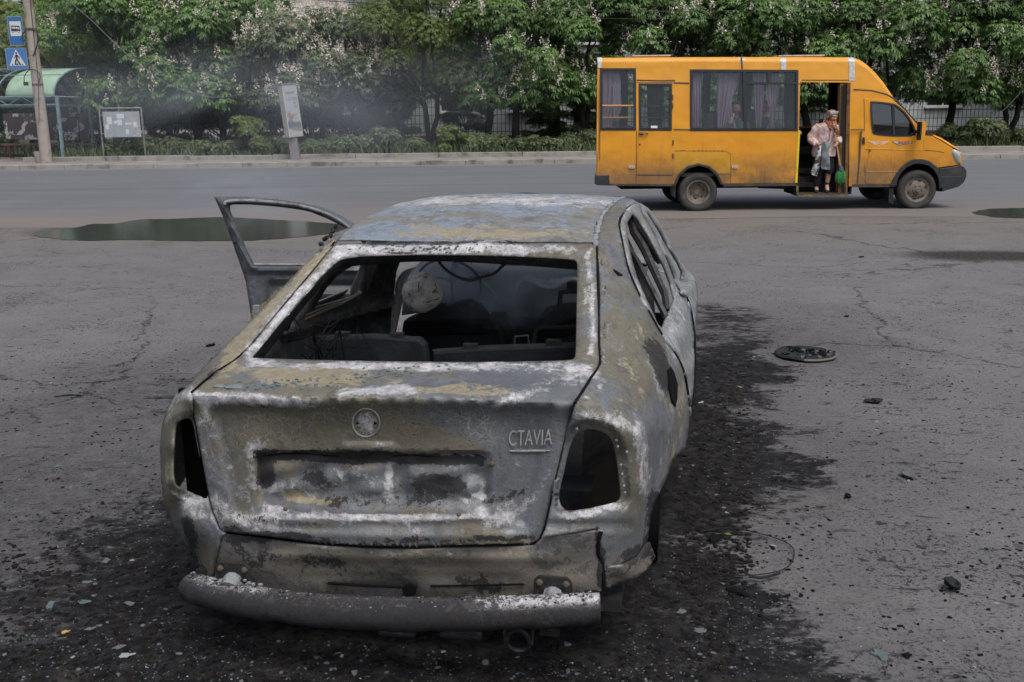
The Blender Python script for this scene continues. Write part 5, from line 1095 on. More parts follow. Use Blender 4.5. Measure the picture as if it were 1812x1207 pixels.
for p in ([(1078, 325), (1191, 325.5), (1191, 329.5), (1078, 328.5)], [(1280, 324.5), (1411, 323.5), (1411, 329), (1280, 330)], [(1508, 326), (1576, 325.5), (1586, 331), (1508, 331.5)]): b.plate([bl(p)], lambda x, z, d: (x, YB - .006 + d, z), .05)
b.obj('sill', simple('dirty_sill', (.055, .047, .038), .85, 0, .4, 9, .2, .3, (.10, .075, .045), 5), BUS)
def bumper(pts, name, y0, y1, rad):
    b = MB(); P = bl(pts); c = np.array(P).mean(0); rows = []
    for dy, k in ((0, .93), (rad * .3, .985), (rad, 1.0), (y1 - y0 - rad, 1.0), (y1 - y0 - rad * .3, .985), (y1 - y0, .93)): rows.append([(c[0] + (p[0] - c[0]) * k + (TAPER * dy / BW if name == 'rear_bumper' else 0), YB + y0 + dy, c[1] + (p[1] - c[1]) * k) for p in P])
    b.grid(rows, 0, True); n_ = len(P); b.f.append(tuple(range(n_))); b.f.append(tuple(range(len(b.v) - n_, len(b.v)))[::-1]); b.m += [0, 0]
    return b.obj(name, TRIM, BUS, 30, True, .006)
FB = bumper([(1660, 297.5), (1680, 295), (1699, 291.5), (1707, 295), (1711, 302), (1711, 312), (1706, 323), (1697, 331), (1684, 335), (1666, 340), (1662, 325)], 'front_bumper', -.02, BW + .02, .16)
b = MB(); b.tube([near(*bx(x, y), -.016) for x, y in ((1664, 313), (1685, 313), (1706, 311.5))], .006, 6); b.obj('bumper_groove', BLKR, FB, True)
bumper([(1052, 310), (1078, 309.5), (1079, 328.5), (1056, 328), (1051.5, 325)], 'rear_bumper', -.02, BW + .02, .05)
hl = [(1684, 263), (1692, 265), (1701, 268), (1706.5, 274), (1707, 287), (1705, 291), (1696, 290), (1690, 285), (1685, 273)]
b = MB(); P = bl(hl); c = np.array(P).mean(0); rows = []
for k, dy, dx in ((1.0, .05, 0), (.97, .0, -.004), (.80, -.022, .006), (.4, -.036, .012), (.02, -.038, .014)): rows.append([(c[0] + (p[0] - c[0]) * k + dx, YB + dy + (.14 * max(0, (p[0] - c[0]) / .12) ** 2 if p[0] > c[0] else 0), c[1] + (p[1] - c[1]) * k) for p in P])
b.grid(rows, 0, True); hm = NT('headlight_lens'); b.obj('headlight', hm.finish((.36, .38, .39), .12, 0, hm.bump(hm.noise(hm.pos(), 60, 3), .1, .01), .6, **{'Coat Weight': .6}), BUS, 'all')
b = MB(); b.plate([bl([(1699, 288), (1703, 287), (1703, 293), (1699, 292)])], lambda x, z, d: (x, YB + .03 + d, z), .05); b.obj('turn_signal', simple('amber_lens', (.6, .25, .01), .3), BUS)
b = MB()
for x in (1117.5, 1300.5): b.plate([bl([(x - 5.5, 293.2), (x + 5.5, 293.2), (x + 5.5, 298), (x - 5.5, 298)])], lambda x_, z, d: near(x_, z, d - .018), .02)
SM = b.obj('side_marker', simple('side_marker_lens', (.45, .40, .34), .4), BUS, False, True, .003)
b = MB()
for x in (1117.5, 1300.5):
    for dx in (-3, 0, 3): a_ = bx(x + dx, 295.6); b.lathe([(.0001, .004), (.008, 0)], near(a_[0], a_[1], -.018), (0, -1, 0), 8)
b.obj('marker_led', DECB, SM)
# seams, repaired panel, tape, yellow edge strip, roof hatches, gutter
b = MB()
def strip(pts, w=.006, lift=.004): b.tube([near(*bx(*p), -lift + .004) for p in pts], w, 5)
for pts, w in (([(1128, 141.5), (1170, 142.5), (1196, 142)], .012), ([(1193, 146), (1221, 147)], .013), ([(1192, 229), (1221, 229.5)], .011), ([(1126, 146), (1192, 145.5)], .006), ([(1061.5, 232), (1061, 282)], .008), ([(1126.5, 232), (1125.5, 325)], .006), ([(1191.5, 150), (1190, 310)], .006), ([(1126, 309.5), (1190, 309.5)], .010),
               ([(1193, 267), (1252, 267.5), (1284, 267.5), (1292, 272), (1293.5, 308), (1270, 308)], .004), ([(1315, 101), (1316, 121)], .014), ([(1505, 229.5), (1530, 229.5)], .010), ([(1524, 232), (1521, 280), (1517, 327)], .014), ([(1421, 141.5), (1505, 141.5)], .008), ([(1412, 148), (1419, 148)], .008), ([(1634.5, 238), (1634, 262), (1633, 283)], .006), ([(1636, 266), (1655, 267), (1671, 270)], .005), ([(1531, 175), (1530.5, 300), (1532, 325)], .006), ([(1513, 158), (1545, 160), (1572, 167), (1586, 175.5)], .012), ([(1293, 308), (1293, 324)], .004)):
    strip(pts, w)
for x in (1196, 1201, 1206, 1211, 1228, 1236, 1243, 1250, 1257, 1264, 1271, 1278): b.ball(near(*bx(x, 266.5 + .3 * math.sin(x)), -.004), .009, 4)
for x in np.linspace(1284, 1405, 15): b.ball(near(*bx(x, 322.5), -.004), .007, 4)
b.obj('body_seam', SEAM, BUS, True)
b = MB(); b.plate([bl([(1194, 268.5), (1283, 268.5), (1291.5, 273), (1292.5, 307), (1271, 307), (1258, 294.5), (1236, 288.5), (1214, 294), (1199, 308), (1193, 306)])], lambda x, z, d: near(x, z, d - .0035), .006); b.obj('repair_panel', Y2, BUS)
b = MB()
for pts in ([(1058, 101), (1067, 101), (1065, 120), (1059, 120)], [(1311, 100), (1322, 100), (1322, 107), (1311, 107)], [(1384.5, 100), (1395, 100), (1394, 124), (1384, 124)], [(1506.5, 100.5), (1517, 100.5), (1515.5, 143), (1505.5, 143)]):
    rows = []
    for f in np.linspace(0, 1, 12):
        xl, xr_ = pts[0][0] + (pts[3][0] - pts[0][0]) * f, pts[1][0] + (pts[2][0] - pts[1][0]) * f; y = max(pts[0][1], 100.2) + (pts[2][1] - max(pts[0][1], 100.2)) * f
        k = min(1, max(0, (110.5 - y) / 10.3)); dep = .145 * (1 - math.sqrt(max(0, 1 - k * k))) - .006
        rows.append([(bx(xl, y)[0], YB + dep + max(0, bx(xl, max(y, 110.5))[1] - ZLEAN) * LEAN, bx(xl, y)[1] + .004), (bx(xr_, y)[0], YB + dep + max(0, bx(xl, max(y, 110.5))[1] - ZLEAN) * LEAN, bx(xr_, y)[1] + .004)])
    b.grid(rows)
b.obj('silver_tape', GREYT, BUS, False, True, 0, .003)
b = MB(); b.plate([bl([(1412, 231), (1416, 231), (1410.5, 326), (1407, 326)])], lambda x, z, d: near(x, z, d - .006), .008); b.obj('edge_strip', Y3, BUS)
b = MB()
for x0, x1 in ((1129, 1194), (1397, 1475)):
    a_, c_ = bx(x0, 97), bx(x1, 97); b.box(((a_[0] + c_[0]) / 2, YB + BW / 2, a_[1] - .01), (c_[0] - a_[0], .9, .035)); b.box(((a_[0] + c_[0]) / 2, YB + BW / 2, a_[1] + .015), (c_[0] - a_[0] + .05, .96, .02), 1)
b.obj('roof_hatch', [Y1, GREYT], BUS)
# wheels
def wheel(px, py, y0, front):
    c = np.array([bx(px, py)[0], YB + y0, .325]); rt = .335
    t = MB(); t.lathe([(.20, -.005), (.222, -.02), (.27, -.035), (.305, -.03), (.325, -.005), (rt, .03), (rt, .15), (.32, .18), (.27, .20), (.2, .19)], c, (0, 1, 0), 48)
    T_ = t.obj('wheel', TYRE, BUS, 50); r = MB()
    if front: prof = [(.0001, -.045), (.035, -.045), (.045, -.03), (.075, -.028), (.085, -.012), (.12, -.008), (.13, .0), (.165, .012), (.175, .004), (.195, -.005), (.205, -.012), (.21, .0), (.208, .03)]
    else: prof = [(.0001, .085), (.05, .085), (.06, .10), (.11, .105), (.13, .085), (.160, .07), (.165, .03), (.18, -.004), (.20, -.012), (.207, -.006), (.208, .03)]
    r.lathe(prof, c, (0, 1, 0), 40); Rm = r.obj('rim', RIMM, T_, 40); h = MB()
    for k in range(6):
        a = k * math.pi / 3 + .3; rad = .152 if front else .118; d = -.002 if front else .094
        u, w = np.array([math.cos(a), 0, math.sin(a)]), np.array([-math.sin(a), 0, math.cos(a)]); q = c + u * rad + np.array([0, d, 0])
        h.add([q + (u * math.cos(g) * .012 + w * math.sin(g) * .028) + np.array([0, -.001 if front else -.004, 0]) for g in np.linspace(0, 2 * math.pi, 12, False)], [tuple(range(12))])
    h.obj('vent_hole', BLKR, Rm, False, True, 0, .003); n_ = MB()
    for k in range(6):
        a = k * math.pi / 3; q = c + np.array([math.cos(a), 0, math.sin(a)]) * (.078 if front else .085) + np.array([0, -.028 if front else .10, 0]); n_.lathe([(.0001, .018), (.011, .016), (.012, 0)], q, (0, -1, 0), 6)
    n_.obj('wheel_nut', RIMM, Rm)
wheel(1236, 341, .05, False); wheel(1624, 338.5, .04, True)
b = MB()
for px, py in ((1236, 341), (1624, 338.5)):
    x = bx(px, py)[0]; b.lathe([(.2, 0), (.335, .02), (.335, .19), (.2, .2)], (x, YB + BW - .24, .325), (0, 1, 0), 40); b.lathe([(.0001, .17), (.21, .17)], (x, YB + BW - .24, .325), (0, 1, 0), 30)
    b.tube([(x, YB + .2, .325), (x, YB + BW - .2, .325)], .05, 8)
    if px < 1300: b.lathe([(.2, 0), (.335, .02), (.335, .18), (.2, .2)], (x, YB + .27, .325), (0, 1, 0), 40)
b.box((bx(1350, 330)[0], YB + BW / 2, .40), (4.7, .9, .10)); b.box((bx(1400, 330)[0], YB + .35, .42), (.9, .35, .08)); b.tube([(bx(1560, 342)[0], YB + .4, .22), (bx(1600, 342)[0], YB + .4, .26)], .05, 7); b.tube([(bx(1345, 331)[0], YB + .12, .40), (bx(1395, 331)[0], YB + .12, .38)], .03, 6)
b.obj('chassis', INTD, BUS)
b = MB()
for x, y0, y1 in ((1193.5, 328, 351), (1579.5, 333, 362)): b.plate([bl([(x - 4 if y1 < 360 else x - 5, y0), (x + 3, y0), (x + 2, y1), (x - 3 if y1 < 360 else x - 6, y1 - 4)])], lambda x_, z, d: (x_, YB + .03 + d, z), .22)
b.obj('mud_flap', BLKR, BUS)
wh = MB()
for ap in (arch_f, arch_r):
    P = bl(ap); rows = [[(x, YB + .02, z) for x, z in P], [(x, YB + .55, z) for x, z in P]]; wh.grid(rows); wh.plate([P], lambda x, z, d: (x, YB + .55 + d, z), .01)
wh.obj('wheel_well', INTD, BUS, False)
# interior: floor, lining, far curtains, seats, steps, rails
zf = bx(1300, 262)[1] - .35
b = MB(); b.box(((bx(1082, 300)[0] + bx(1408, 300)[0]) / 2, YB + BW / 2, .62), (bx(1408, 300)[0] - bx(1082, 300)[0], BW - .09, .06)); b.box(((bx(1408, 300)[0] + bx(1640, 300)[0]) / 2, YB + BW * .64, .62), (bx(1640, 300)[0] - bx(1408, 300)[0], BW * .64, .06))
xa, xb_ = bx(1412, 340)[0], bx(1503, 340)[0]
b.box(((xa + xb_) / 2, YB + .22, .275), (xb_ - xa, .42, .03)); b.box(((xa + xb_) / 2, YB + .43, .40), (xb_ - xa, .02, .26)); b.box(((xa + xb_) / 2, YB + .58, .515), (xb_ - xa, .30, .03)); b.box(((xa + xb_) / 2, YB + .73, .58), (xb_ - xa, .02, .12))
b.obj('floor', INTF, BUS)
b = MB(); xw = xa - .01; b.plate([[(YB + .04, .26), (YB + .75, .26), (YB + .75, 1.4), (YB + .04, 1.4)]], lambda y, z, d: (xw - d, y, z), .03); b.plate([[(YB + .04, .26), (YB + .8, .26), (YB + .8, 1.3), (YB + .04, 1.3)]], lambda y, z, d: (xb_ + .02 + d, y, z), .03)
b.box(((bx(1070, 300)[0] + bx(1490, 300)[0]) / 2, YB + BW / 2, zt - .10), (bx(1490, 300)[0] - bx(1070, 300)[0], BW - .5, .02))
b.plate([[(YB + .9, .6), (YB + BW - .06, .6), (YB + BW - .06, 1.5), (YB + .9, 1.5)]], lambda y, z, d: (xb_ + .03 + d, y, z), .03)
b.plate([[bfar(1085, 227), bfar(1500, 227), bfar(1500, 300), bfar(1085, 300)]], lambda x, z, d: far(x, z, d + .04), .01)
b.obj('inner_lining', INTD, BUS)
b = MB(); a_, c_ = bx(1410.5, 347), bx(1499, 348); b.box(((a_[0] + c_[0]) / 2, YB + .0, a_[1] + .005), (c_[0] - a_[0], .04, .035)); b.plate([bl([(1409, 329), (1413, 329), (1413, 347), (1410, 347)])], lambda x, z, d: (x, YB + d, z), .3); b.plate([bl([(1497, 329), (1500, 329), (1499, 347), (1496, 347)])], lambda x, z, d: (x, YB + d, z), .3)
b.obj('door_step', simple('worn_step', (.10, .075, .05), .8, 0, .4, 10, .2, .3, (.3, .16, .03), 6), BUS)
# folded door leaves at the front edge of the doorway
b = MB(); b.plate([bl([(1489, 148), (1497, 148), (1492, 345), (1485, 345)]), bl([(1490.5, 152), (1495.5, 152), (1492.5, 255), (1487.8, 255)])], at_depth(.07), .03); b.plate([bl([(1500, 147), (1506, 147), (1500, 346), (1495, 346)])], at_depth(.02), .3); DL = b.obj('folding_door', simple('door_leaf_paint', (.16, .075, .015), .6, 0, .3, 8, .1, .4, (.02, .018, .016), 4), BUS)
b = MB(); b.plate([bl([(1490.5, 152), (1495.5, 152), (1492.5, 255), (1487.8, 255)])], at_depth(.08), .005); b.plate([bl([(1496.5, 147), (1500, 147), (1495, 346), (1491.5, 346)])], at_depth(.05), .05); b.obj('door_rubber', BLKR, DL)
RAIL = simple('yellow_handrail', (.48, .20, .02), .5)
b = MB()
for pts in ([(1484.5, 150, .35), (1480, 345, .35)], [(1064, 187.2, .06), (1126, 187.2, .06)], [(1064, 208.2, .06), (1126, 208.2, .06)], [(1064, 187.2, 1.85), (1300, 187, 1.85)], [(1064, 208, 1.85), (1300, 208, 1.85)]):
    q = [tuple(onY(p[0], p[1], YB + p[2])) for p in pts]; b.tube(q, .016, 7)
b.obj('handrail', RAIL, BUS, True)
def curtain(edge_l, edge_r, dy, mat, seed, folds=5, amp=.018, gather=None):
    """cloth hung from the rail: left and right edges as (x, y) lists from top to bottom"""
    L_ = catmull([np.array(p, float) for p in edge_l], 8); R_ = catmull([np.array(p, float) for p in edge_r], 8); m_ = min(len(L_), len(R_)); N = folds * 8; rows = []; r = random.Random(seed); ph = r.random() * 6
    for i in range(m_):
        row = []
        for j in range(N + 1):
            f = j / N; p = L_[i] * (1 - f) + R_[i] * f; q_ = onY(p[0], p[1], YB + dy); x, z = q_[0], q_[2]; w = .6 + .4 * i / m_
            y = dy + amp * w * math.sin(f * folds * 2 * math.pi + ph + .5 * math.sin(f * 9 + i * .12)) + .008 * math.sin(f * 21 + i * .3)
            row.append((x + .004 * math.sin(i * .4 + j), YB + y + max(0, z - ZLEAN) * LEAN * (1 if dy < 1 else -1), z))
        rows.append(row)
    b = MB(); b.grid(rows); return b.obj('curtain', mat, BUS, 'all', True, 0, .004)
curtain([(1065, 126), (1065, 170), (1065, 228)], [(1097, 127), (1098, 170), (1080, 228)], .10, CURT, 1, 4)
curtain([(1083, 150), (1084, 190), (1087, 213)], [(1098, 150), (1099.5, 190), (1089, 216)], .085, CURT, 11, 2)
curtain([(1226, 126), (1226, 170), (1226, 229)], [(1242, 126), (1241, 170), (1239.5, 229)], .10, CURT, 2, 3)
curtain([(1271, 126), (1270, 170), (1269, 229)], [(1308, 126), (1299, 170), (1284, 229)], .10, CURT, 3, 4)
curtain([(1292, 126), (1292, 165), (1289, 195), (1284, 229)], [(1309, 126), (1307, 150), (1296, 180), (1304, 229)], .12, CURT, 4, 2)
curtain([(1335, 127), (1336, 170), (1338, 229)], [(1354, 127), (1352, 170), (1347, 229)], .10, CURT, 5, 3)
curtain([(1357, 127), (1358, 170), (1364, 205), (1355, 229)], [(1381, 127), (1378, 170), (1369, 205), (1371, 229)], .09, CURT, 6, 4)
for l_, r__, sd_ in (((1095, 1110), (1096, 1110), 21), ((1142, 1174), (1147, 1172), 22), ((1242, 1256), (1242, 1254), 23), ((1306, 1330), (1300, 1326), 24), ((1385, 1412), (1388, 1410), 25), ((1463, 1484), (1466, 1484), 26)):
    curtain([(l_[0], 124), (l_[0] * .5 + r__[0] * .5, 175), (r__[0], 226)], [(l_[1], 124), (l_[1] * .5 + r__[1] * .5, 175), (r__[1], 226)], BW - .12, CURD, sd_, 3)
for k, (x, y0, dy) in enumerate(((1259, 199, .45), (1326, 193, .45), (1329, 193, 1.5), (1262, 196, 1.5), (1402, 203, 1.45), (1110, 222, .5), (1160, 215, 1.3))):
    b = MB(); q_ = onY(x, y0, YB + dy); X, Z = q_[0], q_[2]; rows = []
    for zz, w, t in ((Z, .30, .05), (Z - .03, .40, .09), (Z - .3, .44, .12), (.95, .44, .14)): rows.append([(X + t * math.cos(a), YB + dy + w * .5 * math.sin(a), zz) for a in np.linspace(0, 2 * math.pi, 16, False)])
    b.grid(rows, 0, True); b.f.append(tuple(range(16))); b.m.append(0); b.box((X + .22, YB + dy, .95), (.46, .44, .12)); b.box((X + .2, YB + dy, .78), (.3, .1, .28)); b.obj('seat', SEATF, BUS, 50)
b = MB(); X, Z = bx(1562, 230); b.box((X - .12, YB + BW - .6, 1.15), (.14, .5, .75)); b.box((X + .15, YB + BW - .6, .85), (.5, .5, .16)); b.box((bx(1612, 240)[0], YB + BW / 2, 1.32), (.35, BW - .3, .25))
q = np.array([bx(1598, 225)[0], YB + BW - .6, 1.42]); b.tube([q + np.array([.05 * math.sin(a), .19 * math.cos(a), .18 * math.sin(a)]) for a in np.linspace(0, 2 * math.pi, 22)], .014, 6, 0, False); b.obj('cab_fittings', INTD, BUS)
# ================================================================== people
def eval_mesh(o):
    bpy.context.view_layer.update(); dg = bpy.context.evaluated_depsgraph_get(); return bpy.data.meshes.new_from_object(o.evaluated_get(dg))
def skin_parts(joints, bones, extra=None, voxel=.008, smooth=2):
    """one continuous skin grown over a jointed skeleton, fused with extra forms (head, hands)"""
    names = list(joints); me = bpy.data.meshes.new('sk'); me.from_pydata([joints[n][:3] for n in names], [(names.index(a), names.index(c)) for a, c in bones], [])
    o = bpy.data.objects.new('sk', me); COL.objects.link(o); md = o.modifiers.new('s', 'SKIN'); md.use_smooth_shade = True
    for i, n in enumerate(names):
        r = joints[n][3]; me.skin_vertices[0].data[i].radius = (r, r) if not hasattr(r, '__len__') else r
        me.skin_vertices[0].data[i].use_root = (i == 0)
    o.modifiers.new('ss', 'SUBSURF').levels = 2
    m1 = eval_mesh(o); bpy.data.objects.remove(o)
    bm = bmesh.new(); bm.from_mesh(m1)
    if extra is not None:
        for mbx in extra:
            tmp = bpy.data.meshes.new('t'); tmp.from_pydata(mbx.v, [], mbx.f); bm.from_mesh(tmp); bpy.data.meshes.remove(tmp)
    m2 = bpy.data.meshes.new('fused'); bm.to_mesh(m2); bm.free()
    return fuse(m2, voxel, smooth)
def fuse(m2, voxel, smooth):
    bm = bmesh.new(); bm.from_mesh(m2); bmesh.ops.recalc_face_normals(bm, faces=bm.faces); bm.to_mesh(m2); bm.free()
    o = bpy.data.objects.new('fu', m2); COL.objects.link(o); rm = o.modifiers.new('r', 'REMESH'); rm.mode = 'VOXEL'; rm.voxel_size = voxel
    if smooth: s = o.modifiers.new('sm', 'SMOOTH'); s.iterations = smooth; s.factor = .5
    m3 = eval_mesh(o); bpy.data.objects.remove(o); return m3
def place(me, name, mat, loc_fn, parent, colfn=None):
    n = len(me.vertices); co = np.empty(n * 3); me.vertices.foreach_get('co', co); L = co.reshape(-1, 3); P = np.array([loc_fn(v) for v in L]); b = np.array(base_of(parent))
    me.vertices.foreach_set('co', (P - b).ravel()); me.materials.clear(); me.materials.append(mat); me.polygons.foreach_set('use_smooth', [True] * len(me.polygons)); me.update()
    if colfn is not None:
        c = np.array([colfn(v) for v in L]); at = me.color_attributes.new('tint', 'FLOAT_COLOR', 'POINT'); at.data.foreach_set('color', np.hstack([c, np.ones((n, 1))]).ravel())
    o = bpy.data.objects.new(name, me); COL.objects.link(o); o.parent = parent; return o
def tinted(name, rough=.7, bump=.1, scale=40):
    t = NT(name); c = t.attr('tint').outputs['Color']; p = t.pos(); n = t.noise(p, scale, 6, .65)
    return t.finish(t.mix(.35, c, t.mix(n, (0, 0, 0), (1, 1, 1)), 'SOFT_LIGHT'), rough, 0, t.bump(n, bump, .01), .3)
SKIN = tinted('aged_skin', .6); CLOTH = tinted('printed_cloth', .9)
def head_forms(c, r, yaw, tilt=0):
    """skull, jaw, nose, brow, lips, ears as forms in a head frame turned by yaw (0 looks toward -Y)"""
    out = []; M = Matrix.Rotation(yaw, 3, 'Z') @ Matrix.Rotation(tilt, 3, 'X'); c = Vector(c)
    def add(p, rad, sc):
        b = MB(); b.ball((0, 0, 0), 1, 10); b.v = [tuple(c + M @ Vector((p[0] * r + v[0] * rad * r * sc[0], p[1] * r + v[1] * rad * r * sc[1], p[2] * r + v[2] * rad * r * sc[2]))) for v in b.v]; out.append(b)
    add((0, .08, .18), .86, (.86, 1.0, .95)); add((0, -.22, -.38), .58, (.86, .95, 1.05)); add((0, -.50, -.80), .26, (1.1, .9, .8)); add((0, -.88, -.14), .15, (.75, 1.0, 1.6)); add((0, -.98, -.28), .14, (1.1, 1.0, .8))
    add((.34, -.66, -.22), .26, (1, .8, .9)); add((-.34, -.66, -.22), .26, (1, .8, .9)); add((0, -.72, .18), .30, (2.0, .6, .55)); add((0, -.76, -.56), .17, (1.5, .7, .55)); add((.8, .05, -.15), .2, (.35, .8, 1.2)); add((-.8, .05, -.15), .2, (.35, .8, 1.2))
    def col(v, skin, lip, dark):
        q = M.transposed() @ (Vector(v) - c); q = q / r
        for sx in (-1, 1):
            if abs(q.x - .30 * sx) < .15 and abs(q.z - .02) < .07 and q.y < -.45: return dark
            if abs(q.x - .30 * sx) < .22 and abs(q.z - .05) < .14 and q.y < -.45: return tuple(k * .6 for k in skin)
        if abs(q.x) < .24 and abs(q.z + .56) < .07 and q.y < -.5: return lip
        return skin
    return out, col
def hand_bones(J, B, wrist, name, palm_dir, side_dir, curl_dir, s=1.0, curl=.5):
    """palm with five unequal, bent fingers; the thumb leaves the side of the palm near its base"""
    w = np.array(J[wrist][:3]); pd, sdv, cd = (np.array(k, float) / np.linalg.norm(k) for k in (palm_dir, side_dir, curl_dir))
    pm = w + pd * .045 * s; J[name + 'p'] = (*pm, .021 * s); B.append((wrist, name + 'p'))
    for k, (o, l) in enumerate(((-.026, .060), (-.009, .070), (.009, .066), (.026, .052))):
        a = pm + pd * .040 * s + sdv * o * s; m_ = a + (pd * (1 - curl * .5) + cd * curl) * l * .5 * s; e_ = m_ + (pd * (1 - curl) + cd * (curl + .4)) * l * .5 * s
        J[f'{name}{k}a'] = (*a, .0098 * s); J[f'{name}{k}b'] = (*m_, .0088 * s); J[f'{name}{k}c'] = (*e_, .0075 * s); B += [(name + 'p', f'{name}{k}a'), (f'{name}{k}a', f'{name}{k}b'), (f'{name}{k}b', f'{name}{k}c')]
    t1 = w + pd * .030 * s + sdv * -.034 * s; t2 = t1 + (pd * .6 - sdv * .5 + cd * .5) * .034 * s; J[name + 't1'] = (*t1, .0115 * s); J[name + 't2'] = (*t2, .009 * s); B += [(name + 'p', name + 't1'), (name + 't1', name + 't2')]
# ---------------- woman on the step
WF = np.array([onY(1453, 343, YB + .17)[0], YB + .17, .292])      # between her feet, on the lower step
WS = 102.5                                                         # picture pixels per metre there
def wl(x, y, d=0.0):                                               # photo position -> her own frame (x right, y away, z up)
    return ((x - 1453) / WS, d, (343 - y) / WS)
WOM = thing('person', WF, 'old woman in pink jacket and orange headscarf stepping out of the minibus doorway', 'person')
toW = lambda v: WF + np.array(v)
J = {}; B_ = []
def jj(n, x, y, d, r, par=None):
    J[n] = (*wl(x, y, d), r)
    if par: B_.append((par, n))
jj('pelvis', 1453, 270, .05, .135); jj('waist', 1454, 253, .02, .125, 'pelvis'); jj('chest', 1456, 233, -.02, .125, 'waist'); jj('neck', 1459, 224, -.04, .058, 'chest'); jj('headb', 1461, 217, -.05, .065, 'neck')
jj('shl', 1441, 230, -.02, .062, 'chest'); jj('ell', 1430, 251, .02, .048, 'shl'); jj('wrl', 1437, 259, -.10, .030, 'ell'); jj('shr', 1471, 229, -.02, .062, 'chest'); jj('elr', 1477, 248, -.01, .048, 'shr'); jj('wrr', 1471, 259, -.13, .030, 'elr')
hand_bones(J, B_, 'wrl', 'hl', (.75, -.35, -.15), (0, .2, 1), (0, .5, -.8), .85, .75); hand_bones(J, B_, 'wrr', 'hr', (-.35, -.65, -.2), (.2, .2, 1), (-.4, .8, 0), .85, .85)
jj('hipl', 1447, 279, .05, .095, 'pelvis'); jj('knl', 1445, 306, .0, .062, 'hipl'); jj('anl', 1445, 334, .05, .040, 'knl'); jj('tol', 1442, 341, -.10, .032, 'anl'); jj('hipr', 1460, 279, .05, .095, 'pelvis'); jj('knr', 1463, 303, -.05, .058, 'hipr'); jj('anr', 1461.5, 331, -.02, .036, 'knr'); jj('tor', 1459, 340, -.16, .032, 'anr')
HC = wl(1461, 212.5, -.08); hf, hcol = head_forms(HC, .098, R(24), R(12))
sk = skin_parts(J, B_, hf, .006, 2)
place(sk, 'body', SKIN, toW, WOM, lambda v: hcol(v, (.40, .235, .165), (.28, .11, .09), (.03, .02, .018)) if v[2] > 1.12 else (.42, .25, .18))
def ringtube(spec, n=28):
    """cloth tube: (cx, cy, cz, rx, ry) rings"""
    return [[(c[0] + c[3] * math.cos(2 * math.pi * j / n), c[1] + c[4] * math.sin(2 * math.pi * j / n), c[2]) for j in range(n)] for c in spec]
def tube_along(pts, rad, n=14):
    b = MB(); b.tube(pts, rad, n); return b
def closed(rows):
    b = MB(); b.grid(rows, 0, True); k = len(rows[0]); b.f.append(tuple(range(k))); b.f.append(tuple(range(len(b.v) - k, len(b.v)))[::-1]); b.m += [0, 0]; return b
def cloth(forms, name, mat, voxel, fn, parent, wr=.008, fr=14, colfn=None, smooth=3):
    bm = bmesh.new()
    for f in forms:
        t = bpy.data.meshes.new('t'); t.from_pydata(f.v, [], f.f); bm.from_mesh(t); bpy.data.meshes.remove(t)
    m2 = bpy.data.meshes.new('c'); bm.to_mesh(m2); bm.free(); m3 = fuse(m2, voxel, smooth)
    for v in m3.vertices:
        q = v.co; k = noise.noise(Vector((q.x * fr, q.y * fr, q.z * fr * .45))) + .5 * noise.noise(Vector((q.x * fr * 2.2, q.y * fr * 2.2, q.z * fr)))
        v.co = q + v.normal * wr * k
    return place(m3, name, mat, fn, parent, colfn)
def W5(x, y, d, rx, ry): p = wl(x, y, d); return (p[0], p[1], p[2], rx, ry)
jk = closed(ringtube([W5(1455, 281, .03, .205, .165), W5(1454.5, 272, .03, .205, .165), W5(1454, 258, .02, .185, .155), W5(1455, 244, .0, .172, .150), W5(1456, 234, -.02, .165, .14), W5(1457.5, 228, -.03, .145, .12), W5(1458.5, 223.5, -.04, .095, .09), W5(1459, 220.5, -.045, .07, .075)]))
sl = tube_along([wl(1443, 228.5, -.02), wl(1436, 237, .0), wl(1430, 248, .02), wl(1430, 252, .01), wl(1434, 257, -.05), wl(1437, 259.5, -.09)], [.070, .072, .070, .066, .056, .048]); sr = tube_along([wl(1469, 228, -.02), wl(1474, 236, -.01), wl(1477, 247, -.01), wl(1476.5, 251, -.04), wl(1474, 256, -.09), wl(1472.5, 258, -.11)], [.075, .08, .078, .072, .062, .052])
col_ = MB(); col_.tube([wl(1452, 224, -.10), wl(1450.5, 221, -.04), wl(1455, 219, .04), wl(1464, 220, .04), wl(1467, 224, -.06), wl(1465, 230, -.13)], .022, 8)
PINK = simple('pale_pink_cotton', (.58, .42, .39), .92, 0, .10, 7, .2, .2, (.42, .29, .27), 14)
cloth([jk, sl, sr, col_], 'jacket', PINK, .010, toW, WOM, .015, 17)
b = MB(); b.tube([toW(wl(1459, 228, -.155)), toW(wl(1457, 245, -.165)), toW(wl(1456, 262, -.150)), toW(wl(1455.5, 280, -.148))], .006, 5); b.obj('button_placket', simple('pink_shade', (.30, .18, .17), .9), WOM, True)
pn = [tube_along([wl(1447, 272, .05), wl(1446, 292, .03), wl(1445, 308, .01), wl(1445, 326, .04), wl(1445, 331, .05)], [.115, .105, .085, .078, .078]), tube_along([wl(1461, 272, .05), wl(1462, 290, .0), wl(1463.5, 302, -.05), wl(1463, 310, -.04)], [.11, .10, .082, .080])]
DARKC = simple('dark_navy_cloth', (.014, .015, .022), .92, 0, .3, 9, .2, .2)
cloth(pn, 'trousers', DARKC, .012, toW, WOM, .008, 12)
